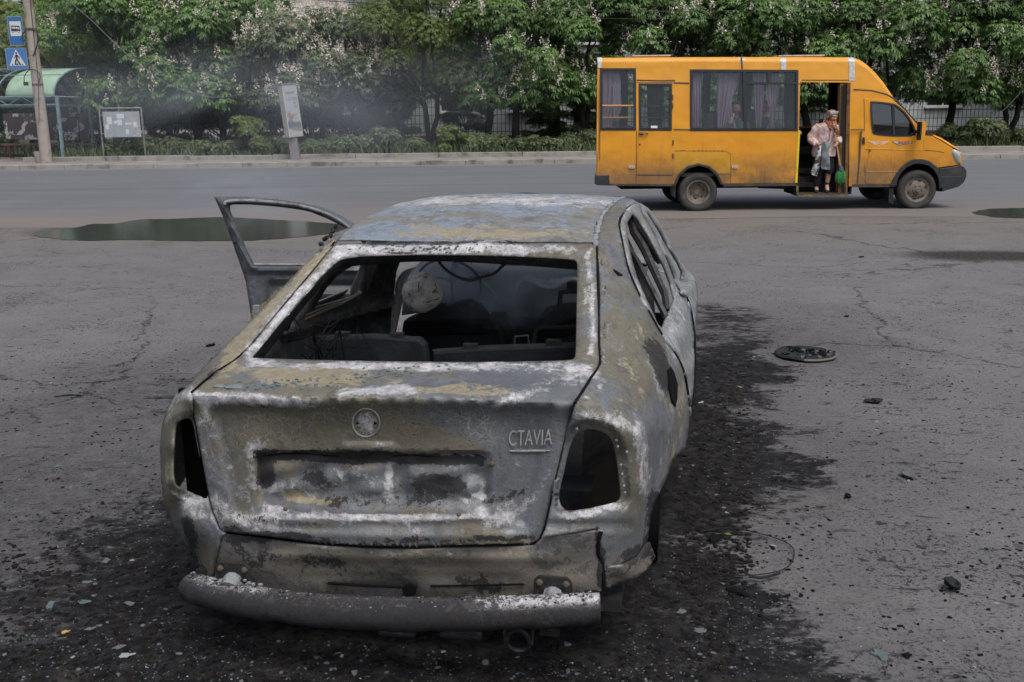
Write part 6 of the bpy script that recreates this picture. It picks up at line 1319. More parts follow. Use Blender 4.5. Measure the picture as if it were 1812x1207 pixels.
cloth([tube_along([wl(1461.5, 325, -.02), wl(1461, 333, -.02), wl(1460, 337, -.06)], [.042, .046, .042]), tube_along([wl(1462, 335, .02), wl(1460.5, 339, -.05), wl(1458.5, 340.5, -.13), wl(1457.5, 341, -.17)], [.040, .042, .038, .026]), tube_along([wl(1446, 334, .09), wl(1444, 339.5, .0), wl(1442, 341, -.08), wl(1441, 341.5, -.12)], [.040, .042, .038, .026])], 'shoe', simple('grey_felt_shoe', (.022, .025, .032), .9, 0, .3, 16, .2, .2), .009, toW, WOM, .002, 20)
# headscarf, grey fringe
hcv = np.array(HC); Mh = Matrix.Rotation(R(24), 3, 'Z') @ Matrix.Rotation(R(12), 3, 'X')
b = MB(); b.ball((0, 0, 0), 1, 16); sv = []; keep = []
for v in b.v:
    q = Vector(v); q2 = Vector((q.x * .98, q.y * 1.08 + .05, q.z * 1.06 + .06)); sv.append(tuple(hcv + np.array(Mh @ (q2 * .098))))
    keep.append(not (q.y < -.30 and q.z < .62 and abs(q.x) < .78) and q.z > -.95)
b.v = sv; b.f = [f for f in b.f if all(keep[i] for i in f)]; b.m = [0] * len(b.f)
def scarf_col(p):
    n = noise.noise(Vector(p) * 24); n2 = noise.noise(Vector(p) * 41 + Vector((3, 1, 7)))
    if n2 > .22: return (.05, .02, .015)
    if n > .15: return (.42, .36, .30)
    return (.40, .145, .045) if n > -.18 else (.22, .05, .03)
def tint_obj(o, fn, off):
    me = o.data; c = np.array([fn(np.array(v.co) + off) for v in me.vertices]); at = me.color_attributes.new('tint', 'FLOAT_COLOR', 'POINT'); at.data.foreach_set('color', np.hstack([c, np.ones((len(c), 1))]).ravel())
b.v = [tuple(toW(v)) for v in b.v]; SCF = b.obj('headscarf', CLOTH, WOM, 'all', True, 0, .008); tint_obj(SCF, scarf_col, np.array(WF))
cf = [tube_along([wl(1454, 218, -.04), wl(1457, 223, -.12), wl(1461, 226, -.15), wl(1466, 231, -.165), wl(1469, 240, -.16), wl(1468.5, 248, -.155)], [.03, .032, .036, .032, .032, .028]), tube_along([wl(1451, 221, -.05), wl(1456, 227, -.15), wl(1458, 236, -.165)], [.03, .035, .02]), tube_along([wl(1468, 218, -.06), wl(1466, 223, -.13), wl(1462, 226, -.155)], [.022, .028, .034])]
cloth(cf, 'scarf_tail', CLOTH, .008, toW, WOM, .005, 26, lambda v: scarf_col(np.array(v) * 1.2))
b = MB()
for k in range(150):
    a = rng.uniform(-1.0, 1.35); q = np.array([math.sin(a) * .82, -math.cos(a) * .80 + .04, rng.uniform(.60, .95)]); d = np.array([math.sin(a) * .22 + rng.normal() * .12, -.04, -rng.uniform(.08, .30)])
    p0 = hcv + np.array(Mh @ Vector(q * .098)); p1 = hcv + np.array(Mh @ Vector((q + d * .5 + np.array([0, -.03, .02])) * .098)); p2 = hcv + np.array(Mh @ Vector((q + d) * .098)); b.tube([toW(p0), toW(p1), toW(p2)], [.006, .0055, .002], 4)
b.obj('grey_hair', simple('grey_hair', (.40, .41, .42), .7, 0, .25, 60, .2, .3), WOM, True)
# ---------------- what she carries: broom, grey bag, newspaper-print bag
def held(name, label, cat, loc): return thing(name, toW(loc), label, cat)
BR = held('broom', 'wooden-handled broom with bright green bristles held by the old woman', 'broom', wl(1479, 330, -.16))
b = MB(); b.tube([toW(wl(1464.5, 240, -.17)), toW(wl(1471, 268, -.175)), toW(wl(1478, 299, -.18))], .0135, 9); b.obj('broom_handle', simple('pale_wood', (.42, .27, .16), .7, 0, .2, 30, .1, .3), BR, True)
b = MB(); b.tube([toW(wl(1477.2, 295, -.18)), toW(wl(1478.4, 299, -.18)), toW(wl(1479, 305, -.18))], [.020, .042, .056], 14, 0, True, 1.2); b.obj('broom_cap', simple('grey_broom_cap', (.045, .05, .055), .6), BR, True)
b = MB()
for k in range(260):
    a = rng.uniform(0, 2 * math.pi); r_ = math.sqrt(rng.random()); x0, y0 = 1479 + 4.5 * r_ * math.cos(a), 303; sp_ = 9 * r_ * math.cos(a); l = rng.uniform(18, 28) * (1 - .25 * r_)
    b.tube([toW(wl(x0, y0, -.18 + .04 * r_ * math.sin(a))), toW(wl(1479 + sp_ * .9, y0 + l * .45, -.18 + .075 * r_ * math.sin(a))), toW(wl(1479.3 + sp_ + rng.normal() * .5, y0 + l, -.18 + .075 * r_ * math.sin(a)))], [.004, .0055, .003], 4)
b.obj('bristles', simple('green_bristle', (.05, .25, .07), .6, 0, .55, 40, 0, .4), BR, True)
def bag(name, label, rows, mat, wr, seed):
    """limp carrier bag: rows of (left, right, y) in the picture"""
    L_ = [np.array(r_, float) for r_ in rows]; Rw = catmull(L_, 5); t = thing(name, toW(wl((Rw[-1][0] + Rw[-1][1]) / 2, Rw[-1][2], -.17)), label, 'bag'); b = MB(); r2 = []
    for i, (x0, x1, y) in enumerate(Rw):
        f = i / (len(Rw) - 1); th = .05 * math.sin(math.pi * min(1, f * 1.1 + .08)) + .006; row = []
        for j in range(30):
            a = 2 * math.pi * j / 30; u = (math.cos(a) + 1) / 2; p = wl(x0 + (x1 - x0) * u, y + 2.2 * (u - .5) * f, -.17 + th * math.sin(a)); nn_ = noise.noise(Vector((p[0] * 16 + seed, p[1] * 16, p[2] * 7)))
            row.append(toW((p[0] + .01 * nn_, p[1] + wr * nn_ * 1.6, p[2] + .008 * nn_)))
        r2.append(row)
    b.grid(r2, 0, True); k = len(r2[0]); b.f.append(tuple(range(len(b.v) - k, len(b.v)))); b.m.append(0); b.obj('bag_body', mat, t, 'all'); return t
BG = bag('carrier_bag', 'limp plain grey plastic bag hanging from the old woman’s hand', [(1446, 1459, 255.5), (1445, 1459, 262), (1444.5, 1456, 270), (1444, 1459, 284), (1444, 1460.5, 296), (1446, 1460.5, 303)], simple('grey_polythene', (.17, .195, .215), .38, 0, .12, 8, .3, .5), .022, 3)
b = MB(); b.tube([toW(wl(1447, 257, -.17)), toW(wl(1443, 259, -.16)), toW(wl(1441.5, 261, -.15))], .012, 7); b.obj('bag_neck', simple('grey_polythene_neck', (.17, .195, .215), .4), BG, True)
def print_mat():
    t = NT('newsprint_bag'); p = t.pos(); mp = t.n('Mapping', {'Vector': p, 'Rotation': (0, .2, 0), 'Scale': (16, 16, 24)}); v = t.n('TexVoronoi', {'Vector': mp.outputs[0], 'Scale': 1.0}, distance='CHEBYCHEV').outputs['Color']
    k = t.ramp(t.n('SeparateColor', {'Color': v}).outputs[0], .38, .52); return t.finish(t.mix(k, (.055, .055, .055), (.46, .46, .45)), .5, 0, t.bump(t.noise(p, 16, 5), .4, .02), .4)
bag('carrier_bag', 'patterned black and white plastic bag hanging beside the grey one', [(1439.5, 1443, 262), (1437, 1443, 270), (1434, 1443, 285), (1430, 1441.5, 300), (1427, 1440, 308), (1430, 1438, 313)], print_mat(), .016, 9)
# ---------------- passengers seen behind the glass
def passenger(label, hx, hy, dy, yaw, shirt, hair, female, seed, arm=None):
    q_ = onY(hx, hy, YB + dy); X, Z = q_[0], q_[2]; o_ = np.array([X, YB + dy, Z]); t = thing('person', (X, YB + dy, Z - .80), label, 'person', None); fn = lambda v: o_ + np.array(v)
    J = {'pelvis': (0, .02, -.70, .13), 'chest': (0, .02, -.36, .135), 'neck': (0, .0, -.13, .052), 'hd': (0, 0, -.06, .06), 'sl': (-.17, .0, -.25, .058), 'sr': (.17, .0, -.25, .058), 'el': (-.22, -.05, -.52, .045), 'er': (.22, -.05, -.52, .045), 'wl': (-.14, -.20, -.62, .03), 'wr': (.14, -.20, -.62, .03)}
    if arm == 'cheek': J['el'] = (-.20, -.16, -.44, .045); J['wl'] = (-.105, -.17, -.20, .03)
    if arm == 'bar': J['er'] = (.30, -.10, -.46, .045); J['wr'] = (.50, -.14, -.42, .03)
    bs = [('pelvis', 'chest'), ('chest', 'neck'), ('neck', 'hd'), ('chest', 'sl'), ('chest', 'sr'), ('sl', 'el'), ('sr', 'er'), ('el', 'wl'), ('er', 'wr')]
    hand_bones(J, bs, 'wl', 'hl', (.25, .1, .9) if arm == 'cheek' else (.5, -.6, 0), (1, 0, 0), (.3, .6, .2), .9, .45); hand_bones(J, bs, 'wr', 'hr', (.9, -.1, .1) if arm == 'bar' else (-.5, -.6, 0), (0, 0, 1), (.1, .5, -.5), .9, .45)
    hf, hc_ = head_forms((0, 0, 0), .105, yaw, 0); me = skin_parts(J, bs, hf, .008, 2); place(me, 'body', SKIN, fn, t, lambda v: hc_(v, (.36, .20, .14), (.25, .09, .08), (.03, .02, .02)))
    M_ = Matrix.Rotation(yaw, 3, 'Z'); b = MB(); b.ball((0, 0, 0), 1, 14); k_ = []; vs = []
    for v in b.v:
        q = Vector(v); s_ = 1.06 + .10 * noise.noise(q * 4 + Vector((seed, 0, 0))) + (.06 if female else 0); k_.append(not (q.y < -.25 and q.z < .50) and q.z > (-.45 if female else -.30)); vs.append(tuple(fn(np.array(M_ @ (Vector((q.x * .98, q.y * 1.02 + .06, q.z * 1.0 + .14)) * .105 * s_)))))
    b.v = vs; b.f = [f for f in b.f if all(k_[i] for i in f)]; b.m = [0] * len(b.f); b.obj('hair', simple('hair', hair, .8, 0, .3, 30, .3, .3), t, 'all', True, 0, .01)
    fs = [closed(ringtube([(0, .02, -.80, .19, .15), (0, .02, -.55, .19, .155), (0, .02, -.36, .185, .145), (0, .01, -.24, .15, .11), (0, 0, -.15, .075, .075)], 20)), tube_along([J['sl'][:3], J['el'][:3], tuple(np.array(J['wl'][:3]) * .85 + np.array(J['el'][:3]) * .15)], [.08, .068, .05]), tube_along([J['sr'][:3], J['er'][:3], tuple(np.array(J['wr'][:3]) * .85 + np.array(J['er'][:3]) * .15)], [.08, .068, .05])]
    cloth(fs, 'jacket', simple('passenger_cloth', shirt, .9, 0, .3, 12, .2, .2), .014, fn, t, .008, 12); return t
passenger('short-haired passenger leaning a cheek on one hand at the middle bus window', 1302, 192, .30, R(12), (.075, .085, .105), (.055, .030, .018), True, 1, 'cheek')
passenger('fair-haired passenger half hidden between the drawn curtains nearest the open door', 1353, 191, .34, R(8), (.035, .045, .050), (.16, .10, .055), False, 5, 'bar')
# ================================================================== trees, shrubs
def leaf_material(name, lo, hi, sat=1.0):
    t = NT(name); r = t.attr('leaf_tone').outputs['Fac']; p = t.pos()
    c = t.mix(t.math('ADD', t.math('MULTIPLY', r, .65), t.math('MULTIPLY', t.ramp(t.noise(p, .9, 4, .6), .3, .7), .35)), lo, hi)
    d = t.n('BsdfPrincipled', {'Base Color': c, 'Roughness': .55, 'Specular IOR Level': .35}); tl = t.n('BsdfTranslucent', {'Color': t.mix(.5, c, (.12, .17, .02))})
    m_ = t.n('MixShader', {0: .22, 1: d.outputs[0], 2: tl.outputs[0]}); t.t.links.new(m_.outputs[0], t.out.inputs['Surface']); return t.mat
LEAF = leaf_material('chestnut_leaf', (.048, .104, .032), (.18, .295, .088)); LEAF2 = leaf_material('young_leaf', (.065, .110, .026), (.19, .245, .070)); LEAF3 = leaf_material('grey_green_leaf', (.070, .10, .05), (.20, .245, .125))
LEAFB = leaf_material('shrub_leaf', (.048, .072, .030), (.155, .185, .092)); LEAFY = leaf_material('yellow_green_leaf', (.10, .15, .03), (.24, .29, .07))
BLOS = simple('blossom', (.68, .62, .53), .85, 0, .14, 30, 0, .2, (.50, .38, .32), 40); BARK = simple('dark_bark', (.030, .025, .021), .95, 0, .45, 9, .8, .15)
def quads_mesh(name, V, mat, leaf_tone=None, F=None):
    n = len(V); me = bpy.data.meshes.new(name); me.vertices.add(n); me.vertices.foreach_set('co', V.astype(np.float32).ravel())
    q = n // 4; me.loops.add(n); me.loops.foreach_set('vertex_index', np.arange(n, dtype=np.int32)); me.polygons.add(q); me.polygons.foreach_set('loop_start', np.arange(0, n, 4, dtype=np.int32)); me.polygons.foreach_set('loop_total', np.full(q, 4, np.int32))
    if leaf_tone is not None: at = me.attributes.new('leaf_tone', 'FLOAT', 'POINT'); at.data.foreach_set('value', leaf_tone.astype(np.float32))
    me.materials.append(mat); me.update(calc_edges=True); return me
def norm(a): return a / (np.linalg.norm(a, axis=-1, keepdims=True) + 1e-9)
def palmate(C, Nrm, size, k, rg, droop=.55, width=.36):
    """k drooping leaflets spread round each leaf stalk tip; C points, Nrm leaf up-vectors"""
    n = len(C); up = norm(Nrm); a = norm(rg.normal(size=(n, 3))); u = norm(np.cross(up, a)); w = np.cross(up, u); out = []
    s = size * rg.uniform(.7, 1.25, n)[:, None]
    for j in range(k):
        ang = (j - (k - 1) / 2) * (2 * math.pi * .80 / k) + rg.normal(0, .12, n); d = u * np.cos(ang)[:, None] + w * np.sin(ang)[:, None]; side = -u * np.sin(ang)[:, None] + w * np.cos(ang)[:, None]
        l = s * (1.0 - .35 * abs(j - (k - 1) / 2) / ((k - 1) / 2 + 1e-9)); dr = np.array([0, 0, -1.0]) * droop
        b0 = C + d * l * .05; mid = C + d * l * .62 + dr * l * .30; tip = C + d * l + dr * l * .85
        out.append(np.stack([b0, mid + side * l * width * .5, tip, mid - side * l * width * .5], 1))
    return np.concatenate([o.reshape(n, 1, 4, 3) for o in out], 1).reshape(-1, 3)
def crown_points(lobes, n, rg, lo=.72):
    L = np.array(lobes); wgt = L[:, 3] ** 2; i = rg.choice(len(L), n, p=wgt / wgt.sum()); d = norm(rg.normal(size=(n, 3))); d[:, 2] = np.where(d[:, 2] < -.5, -d[:, 2] * .6, d[:, 2]); d = norm(d)
    r = L[i, 3] * (lo + (1.06 - lo) * rg.random(n) ** .6); P = L[i, :3] + d * r[:, None] * np.array([1, 1, .8]); return P, d
def make_lobes(rg, W, z0, z1, n, rmin=.6, rmax=1.15):
    out = []
    for _ in range(n):
        f = rg.random(); z = z0 + (z1 - z0) * f; wid = W * math.sin(math.pi * (.16 + .78 * f)) ** .7; a = rg.uniform(0, 2 * math.pi); r = wid * math.sqrt(rg.uniform(.15, 1))
        out.append((r * math.cos(a), r * math.sin(a) * .9, z, rg.uniform(rmin, rmax)))
    return out
def tree_mesh(seed, W, z0, z1, nl, nleaf, nflow, leaf, size=.19, k=6, fork=False, th=.17, droop=.55, width=.36):
    rg = np.random.default_rng(seed); lobes = make_lobes(rg, W, z0 + .7, z1 - .7, nl); P, d = crown_points(lobes, nleaf, rg); keep = P[:, 2] > z0 - .1 + .25 * np.sin(P[:, 0] * 2.3); P, d = P[keep], d[keep]
    nv = norm(np.array([0, 0, 1.0]) * .9 + d * .75 + rg.normal(0, .22, P.shape)); V = palmate(P, nv, size, k, rg, droop, width)
    lit = rg.random(len(P)) * .7 + .3 * np.clip(d[:, 2] * .5 + .5, 0, 1); cm = quads_mesh('crown', V, leaf, np.repeat(lit, k * 4)); fm = None  # random tone, plus top light painted in: upward leaves get a lighter colour
    if nflow:
        P, d = crown_points(lobes, nflow * 3, rg, .98); ok = (P[:, 2] > z0 + .15) & (d[:, 2] > -.25); P, d = P[ok][:nflow], d[ok][:nflow]; out = []
        for p, q in zip(P, d):
            ax = norm(np.array([0, 0, 1.0]) + q * .35 + rg.normal(0, .12, 3)); h = rg.uniform(.26, .42); m_ = 30; t = rg.random(m_) ** 1.25; an = rg.uniform(0, 2 * math.pi, m_); u = norm(np.cross(ax, [1, .3, 0])); w = np.cross(ax, u); rr = (.088 * (1 - t) + .012)[:, None]
            c = p + q * .06 + ax * (t * h)[:, None] + (u * np.cos(an)[:, None] + w * np.sin(an)[:, None]) * rr; e1 = norm(rg.normal(size=(m_, 3))); e2 = norm(np.cross(e1, rg.normal(size=(m_, 3)))); s = (rg.uniform(.020, .034, m_) * (1.15 - .5 * t))[:, None]
            out.append(np.stack([c - e1 * s, c - e2 * s, c + e1 * s, c + e2 * s], 1).reshape(-1, 3))
        fm = quads_mesh('blossom', np.concatenate(out), BLOS)
    b = MB(); zt = z0 + (z1 - z0) * .75
    def limb(p0, p1, r0, r1, kk=6):
        pts = [np.array(p0) * (1 - f) + np.array(p1) * f + rg.normal(0, .05, 3) * math.sin(f * math.pi) for f in np.linspace(0, 1, kk)]; b.tube(pts, list(np.linspace(r0, r1, kk)), 9); return pts
    if fork: t1 = limb((.05, 0, -.1), (-.28, .05, z0 + .7), th * .8, th * .55); t2 = limb((.12, 0, -.1), (.30, -.05, z0 + .8), th * .75, th * .5); ends = [t1[-1], t2[-1]]
    else: t1 = limb((0, 0, -.1), (.10 * rg.normal(), .08 * rg.normal(), z0 + .9), th * 1.05, th * .72); b.tube([(0, 0, -.1), (0, 0, .12), (0, 0, .3)], [th * 1.5, th * 1.15, th], 10); ends = [t1[-1]]
    for l in lobes[:11]:
        e = ends[int(rg.integers(len(ends)))]; limb(e - np.array([0, 0, rg.uniform(0, .4)]), np.array(l[:3]) - np.array([0, 0, .1]), th * .42, .025, 5)
    me = bpy.data.meshes.new('trunk'); me.from_pydata(b.v, [], b.f); me.materials.append(BARK); me.polygons.foreach_set('use_smooth', [True] * len(me.polygons)); return tm_ret(me, cm, fm)
def tm_ret(*a): return a
def make_tree(name, meshes, loc, rot, sc, label, group, cat='tree'):
    t = thing(name, loc, label, cat, group); t.rotation_euler = (0, 0, rot); t.scale = sc if hasattr(sc, '__len__') else (sc,) * 3
    for nm, me in zip(('trunk', 'crown', 'blossom'), meshes):
        if me is None: continue
        o = bpy.data.objects.new(nm, me); COL.objects.link(o); o.parent = t
        if nm == 'blossom': o['kind'] = 'stuff'
    return t
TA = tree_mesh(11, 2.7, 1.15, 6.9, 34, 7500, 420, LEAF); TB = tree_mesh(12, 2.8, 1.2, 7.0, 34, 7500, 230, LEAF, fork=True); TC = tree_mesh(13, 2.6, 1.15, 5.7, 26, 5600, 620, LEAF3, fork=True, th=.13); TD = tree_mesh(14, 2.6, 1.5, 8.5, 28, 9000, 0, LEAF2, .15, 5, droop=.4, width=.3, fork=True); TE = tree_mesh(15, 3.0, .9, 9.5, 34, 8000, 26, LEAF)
def gx(px, Y): return onY(px, 250, Y)[0]
TR = [  # mesh, px, Y, rot, scale, label
    (TB, 222, 40.6, .3, 1.0, 'chestnut tree rising behind the white notice board, sparse pale blossom'), (TA, 350, 41.2, 1.9, (1.05, 1.05, 1.0), 'chestnut tree full of pale blossom left of the leaning advertising box'),
    (TB, 455, 42.6, 4.0, 1.0, 'dark chestnut tree standing just left behind the advertising box'), (TC, 561, 40.4, .8, (1.05, 1.05, 1.0), 'low fork-trunked chestnut packed with blossom right beside the advertising box'),
    (TC, 640, 42.4, 3.4, (1.0, 1.0, 1.0), 'second low blossom-packed chestnut in the smoke haze right of the advertising box'), (TD, 762, 40.2, 0.2, (.95, .95, .98), 'fine-leaved tree with two close trunks and brownish flower tips between the chestnuts'),
    (TA, 866, 41.8, 5.0, 1.0, 'slender-trunked chestnut with white candles between the twin-trunk tree and the thick trunk'), (TA, 912, 40.0, 2.6, (1.0, 1.0, 1.02), 'thick-trunked chestnut with many white candles left of the minibus rear'),
    (TB, 1035, 40.6, 1.1, 1.0, 'dark chestnut tree behind the rear corner of the minibus'), (TA, 1165, 41.0, 3.9, 1.0, 'chestnut tree behind the narrow rear side door of the minibus'), (TB, 1290, 40.6, 5.3, (1.0, 1.0, 1.0), 'chestnut tree behind the long curtained windows of the minibus'),
    (TA, 1425, 41.0, .9, 1.0, 'chestnut tree seen above the minibus doorway'), (TB, 1555, 40.4, 2.2, 1.0, 'chestnut tree behind the sloping brow of the minibus cab'), (TA, 1678, 40.2, 4.6, 1.0, 'chestnut tree with a slim dark trunk beyond the minibus bonnet'), (TB, 1786, 40.0, 3.0, (1.0, 1.0, .98), 'chestnut tree at the right end of the row')]
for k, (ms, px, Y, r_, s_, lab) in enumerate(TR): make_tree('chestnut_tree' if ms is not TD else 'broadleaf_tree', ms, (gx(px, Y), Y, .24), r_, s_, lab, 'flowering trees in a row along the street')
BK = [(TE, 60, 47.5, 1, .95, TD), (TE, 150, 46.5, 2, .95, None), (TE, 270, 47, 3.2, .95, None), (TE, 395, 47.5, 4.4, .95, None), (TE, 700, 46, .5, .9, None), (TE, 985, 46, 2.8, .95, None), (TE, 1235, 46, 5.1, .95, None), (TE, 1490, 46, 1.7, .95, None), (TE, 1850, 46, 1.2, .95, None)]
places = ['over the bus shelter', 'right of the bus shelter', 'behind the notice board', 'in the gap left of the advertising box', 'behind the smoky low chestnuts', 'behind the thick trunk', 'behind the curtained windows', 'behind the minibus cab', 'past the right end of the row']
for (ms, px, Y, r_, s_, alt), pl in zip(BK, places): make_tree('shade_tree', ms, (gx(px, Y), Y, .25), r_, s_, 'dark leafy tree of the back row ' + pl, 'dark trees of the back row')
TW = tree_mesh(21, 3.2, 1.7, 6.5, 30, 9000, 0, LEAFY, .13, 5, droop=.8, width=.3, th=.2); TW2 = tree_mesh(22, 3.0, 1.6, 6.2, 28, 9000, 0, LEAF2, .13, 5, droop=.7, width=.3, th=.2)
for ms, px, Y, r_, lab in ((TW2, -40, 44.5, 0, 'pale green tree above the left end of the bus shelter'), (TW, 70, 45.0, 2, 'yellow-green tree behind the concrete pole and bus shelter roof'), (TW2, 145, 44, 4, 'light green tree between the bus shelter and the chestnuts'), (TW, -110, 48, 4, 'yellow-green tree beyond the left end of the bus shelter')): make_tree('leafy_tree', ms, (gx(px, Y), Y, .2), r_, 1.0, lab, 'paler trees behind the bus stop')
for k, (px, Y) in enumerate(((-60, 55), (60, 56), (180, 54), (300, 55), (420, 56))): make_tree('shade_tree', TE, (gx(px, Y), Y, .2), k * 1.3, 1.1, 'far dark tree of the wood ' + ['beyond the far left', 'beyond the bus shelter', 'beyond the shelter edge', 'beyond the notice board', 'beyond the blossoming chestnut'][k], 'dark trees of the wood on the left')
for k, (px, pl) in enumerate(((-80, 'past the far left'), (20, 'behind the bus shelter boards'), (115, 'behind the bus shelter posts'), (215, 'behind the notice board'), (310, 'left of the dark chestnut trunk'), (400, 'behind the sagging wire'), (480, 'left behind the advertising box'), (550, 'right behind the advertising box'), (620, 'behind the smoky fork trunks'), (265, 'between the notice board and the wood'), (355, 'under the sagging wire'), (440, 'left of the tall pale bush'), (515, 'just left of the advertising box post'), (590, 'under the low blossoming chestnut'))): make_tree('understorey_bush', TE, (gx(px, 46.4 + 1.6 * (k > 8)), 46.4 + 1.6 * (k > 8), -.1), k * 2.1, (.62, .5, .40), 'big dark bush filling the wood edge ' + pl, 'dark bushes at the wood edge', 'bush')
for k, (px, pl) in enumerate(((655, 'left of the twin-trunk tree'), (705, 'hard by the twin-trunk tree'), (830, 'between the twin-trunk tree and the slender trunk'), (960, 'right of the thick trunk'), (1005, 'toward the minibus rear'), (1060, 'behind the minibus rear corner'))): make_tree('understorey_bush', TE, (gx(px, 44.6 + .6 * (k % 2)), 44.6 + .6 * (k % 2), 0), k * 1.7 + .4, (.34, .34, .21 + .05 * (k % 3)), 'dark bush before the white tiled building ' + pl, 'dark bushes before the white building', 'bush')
# shrubs along the verge
def shrub_mesh(seed, W, H, n, leaf, size=.07, k=5):
    rg = np.random.default_rng(seed); lobes = [(rg.uniform(-W, W) * .75, rg.uniform(-.35, .35), rg.uniform(.22, H - .22), rg.uniform(.20, .36)) for _ in range(12)]; P, d = crown_points(lobes, n, rg, .35); keep = P[:, 2] > .02; P, d = P[keep], d[keep]
    V = palmate(P, norm(d + np.array([0, 0, .8]) + rg.normal(0, .4, P.shape)), size, k, rg, .3, .5); cm = quads_mesh('foliage', V, leaf, np.repeat(rg.random(len(P)), k * 4)); b = MB()
    for l in lobes: b.tube([(l[0] * .3, l[1] * .3, -.05), (l[0] * .7, l[1] * .7, l[2] * .5), l[:3]], [.018, .014, .006], 5)
    me = bpy.data.meshes.new('stems'); me.from_pydata(b.v, [], b.f); me.materials.append(BARK); return me, cm
SH = [shrub_mesh(31, .85, .95, 1900, LEAFB), shrub_mesh(32, .7, .70, 1600, LEAFB), shrub_mesh(33, .8, 1.35, 2200, LEAF2, .085), shrub_mesh(34, .95, .60, 1800, LEAF3, .06)]
SP = [(205, 0, 'leafy shrub under the notice board'), (262, 1, 'small shrub right of the notice board posts'), (322, 1, 'dull shrub at the kerb below the blossoming chestnut'), (362, 3, 'low grey-green shrub between two bushes at the kerb'), (398, 1, 'shrub next to the taller pale bush'), (442, 2, 'tall pale green bush left of the advertising box'), (480, 1, 'shrub close left of the advertising box post'), (560, 3, 'low shrub under the fork-trunked chestnut'), (600, 0, 'shrub in the smoke right of the fork-trunked chestnut'), (640, 3, 'low shrub in the smoke haze'), (690, 0, 'shrub left of the twin-trunk tree'), (728, 3, 'low shrub at the foot of the twin-trunk tree'), (800, 2, 'bright bush right of the twin-trunk tree'), (848, 3, 'low grey shrub between the slender and thick trunks'), (890, 3, 'low grey shrub in front of the thick trunk'), (940, 1, 'shrub right of the thick trunk'), (985, 3, 'low shrub before the red plinth'), (1028, 1, 'shrub at the minibus rear corner'), (1440, 1, 'shrub seen through the minibus doorway'), (1690, 0, 'shrub above the minibus headlight'), (1722, 2, 'tall bush right of the slim trunk'), (1752, 0, 'shrub at the kerb between the last two trunks'), (1790, 1, 'shrub under the rightmost chestnut'), (1825, 0, 'shrub at the right edge of the view')]
for k, (px, i, lab) in enumerate(SP):
    t = thing('shrub', (gx(px, 37.6 + .5 * (k % 3)), 37.6 + .5 * (k % 3), .27), lab, 'shrub', 'shrubs along the verge'); t.rotation_euler = (0, 0, k * 1.1); sc_ = .85 + .12 * ((k * 7) % 4); t.scale = (sc_, sc_, sc_ * .95)
    for nm, me in zip(('stems', 'foliage'), SH[i]): o = bpy.data.objects.new(nm, me); COL.objects.link(o); o.parent = t
rg = np.random.default_rng(77); n = 26000; gxs = rg.uniform(-24, 26, n); gys = 36.75 + 8.5 * rg.random(n) ** 1.3; ok = ~((gxs < XS) & (gys < 41.6)); gxs, gys = gxs[ok], gys[ok]; n = len(gxs)
hgt = rg.uniform(.08, .30, n) * (1 + .8 * (np.sin(gxs * 1.7) * np.sin(gys * 1.3) > .2)); C = np.stack([gxs, gys, np.full(n, .24)], 1); lean = rg.normal(0, .35, (n, 3)); lean[:, 2] = 1; lean = norm(lean); sd_ = norm(np.cross(lean, rg.normal(size=(n, 3)))) * rg.uniform(.012, .03, n)[:, None]
V = np.stack([C - sd_, C + sd_, C + lean * hgt[:, None] + sd_ * .3, C + lean * hgt[:, None] - sd_ * .3], 1).reshape(-1, 3); o = bpy.data.objects.new('grass', quads_mesh('grass', V, LEAFB, np.repeat(rg.random(n), 4))); COL.objects.link(o); tag(o, 'rough grass and weeds growing on the verge behind the kerb', 'grass', None, 'stuff')

# ================================================================== buildings, fence
def tile_mat(name, c1, c2, mortar, sx, sz, rows=.5, off=0.0):
    t = NT(name); p = t.pos(); s = t.n('SeparateXYZ', {'Vector': p}); cb = t.n('CombineXYZ', {'X': s.outputs[0], 'Y': s.outputs[2]})
    br = t.n('TexBrick', {'Vector': cb.outputs[0], 'Color1': (*c1, 1), 'Color2': (*c2, 1), 'Mortar': (*mortar, 1), 'Scale': 1.0, 'Mortar Size': .02, 'Brick Width': sx, 'Row Height': sz}, offset=off)
    c = t.mix(t.math('MULTIPLY', t.ramp(t.noise(p, 1.2, 7, .7), .45, .75), .5), br.outputs[0], tuple(k * .45 for k in c1)); return t.finish(c, .4, 0, None, .4)
TW_ = tile_mat('white_tile', (.52, .56, .55), (.42, .46, .46), (.10, .10, .095), .20, .40); TB_ = tile_mat('brown_white_tile', (.62, .62, .60), (.30, .22, .15), (.35, .35, .34), .55, .40, 0); RED = simple('red_plinth', (.16, .065, .045), .9, 0, .25, 3, .3, .2, (.07, .05, .045), 1.5)
WIN = simple('dark_window', (.015, .018, .022), .15, 0, .2, 2, 0, .5); WHP = simple('white_frame_paint', (.55, .55, .53), .6, 0, .1, 5, 0, .3)
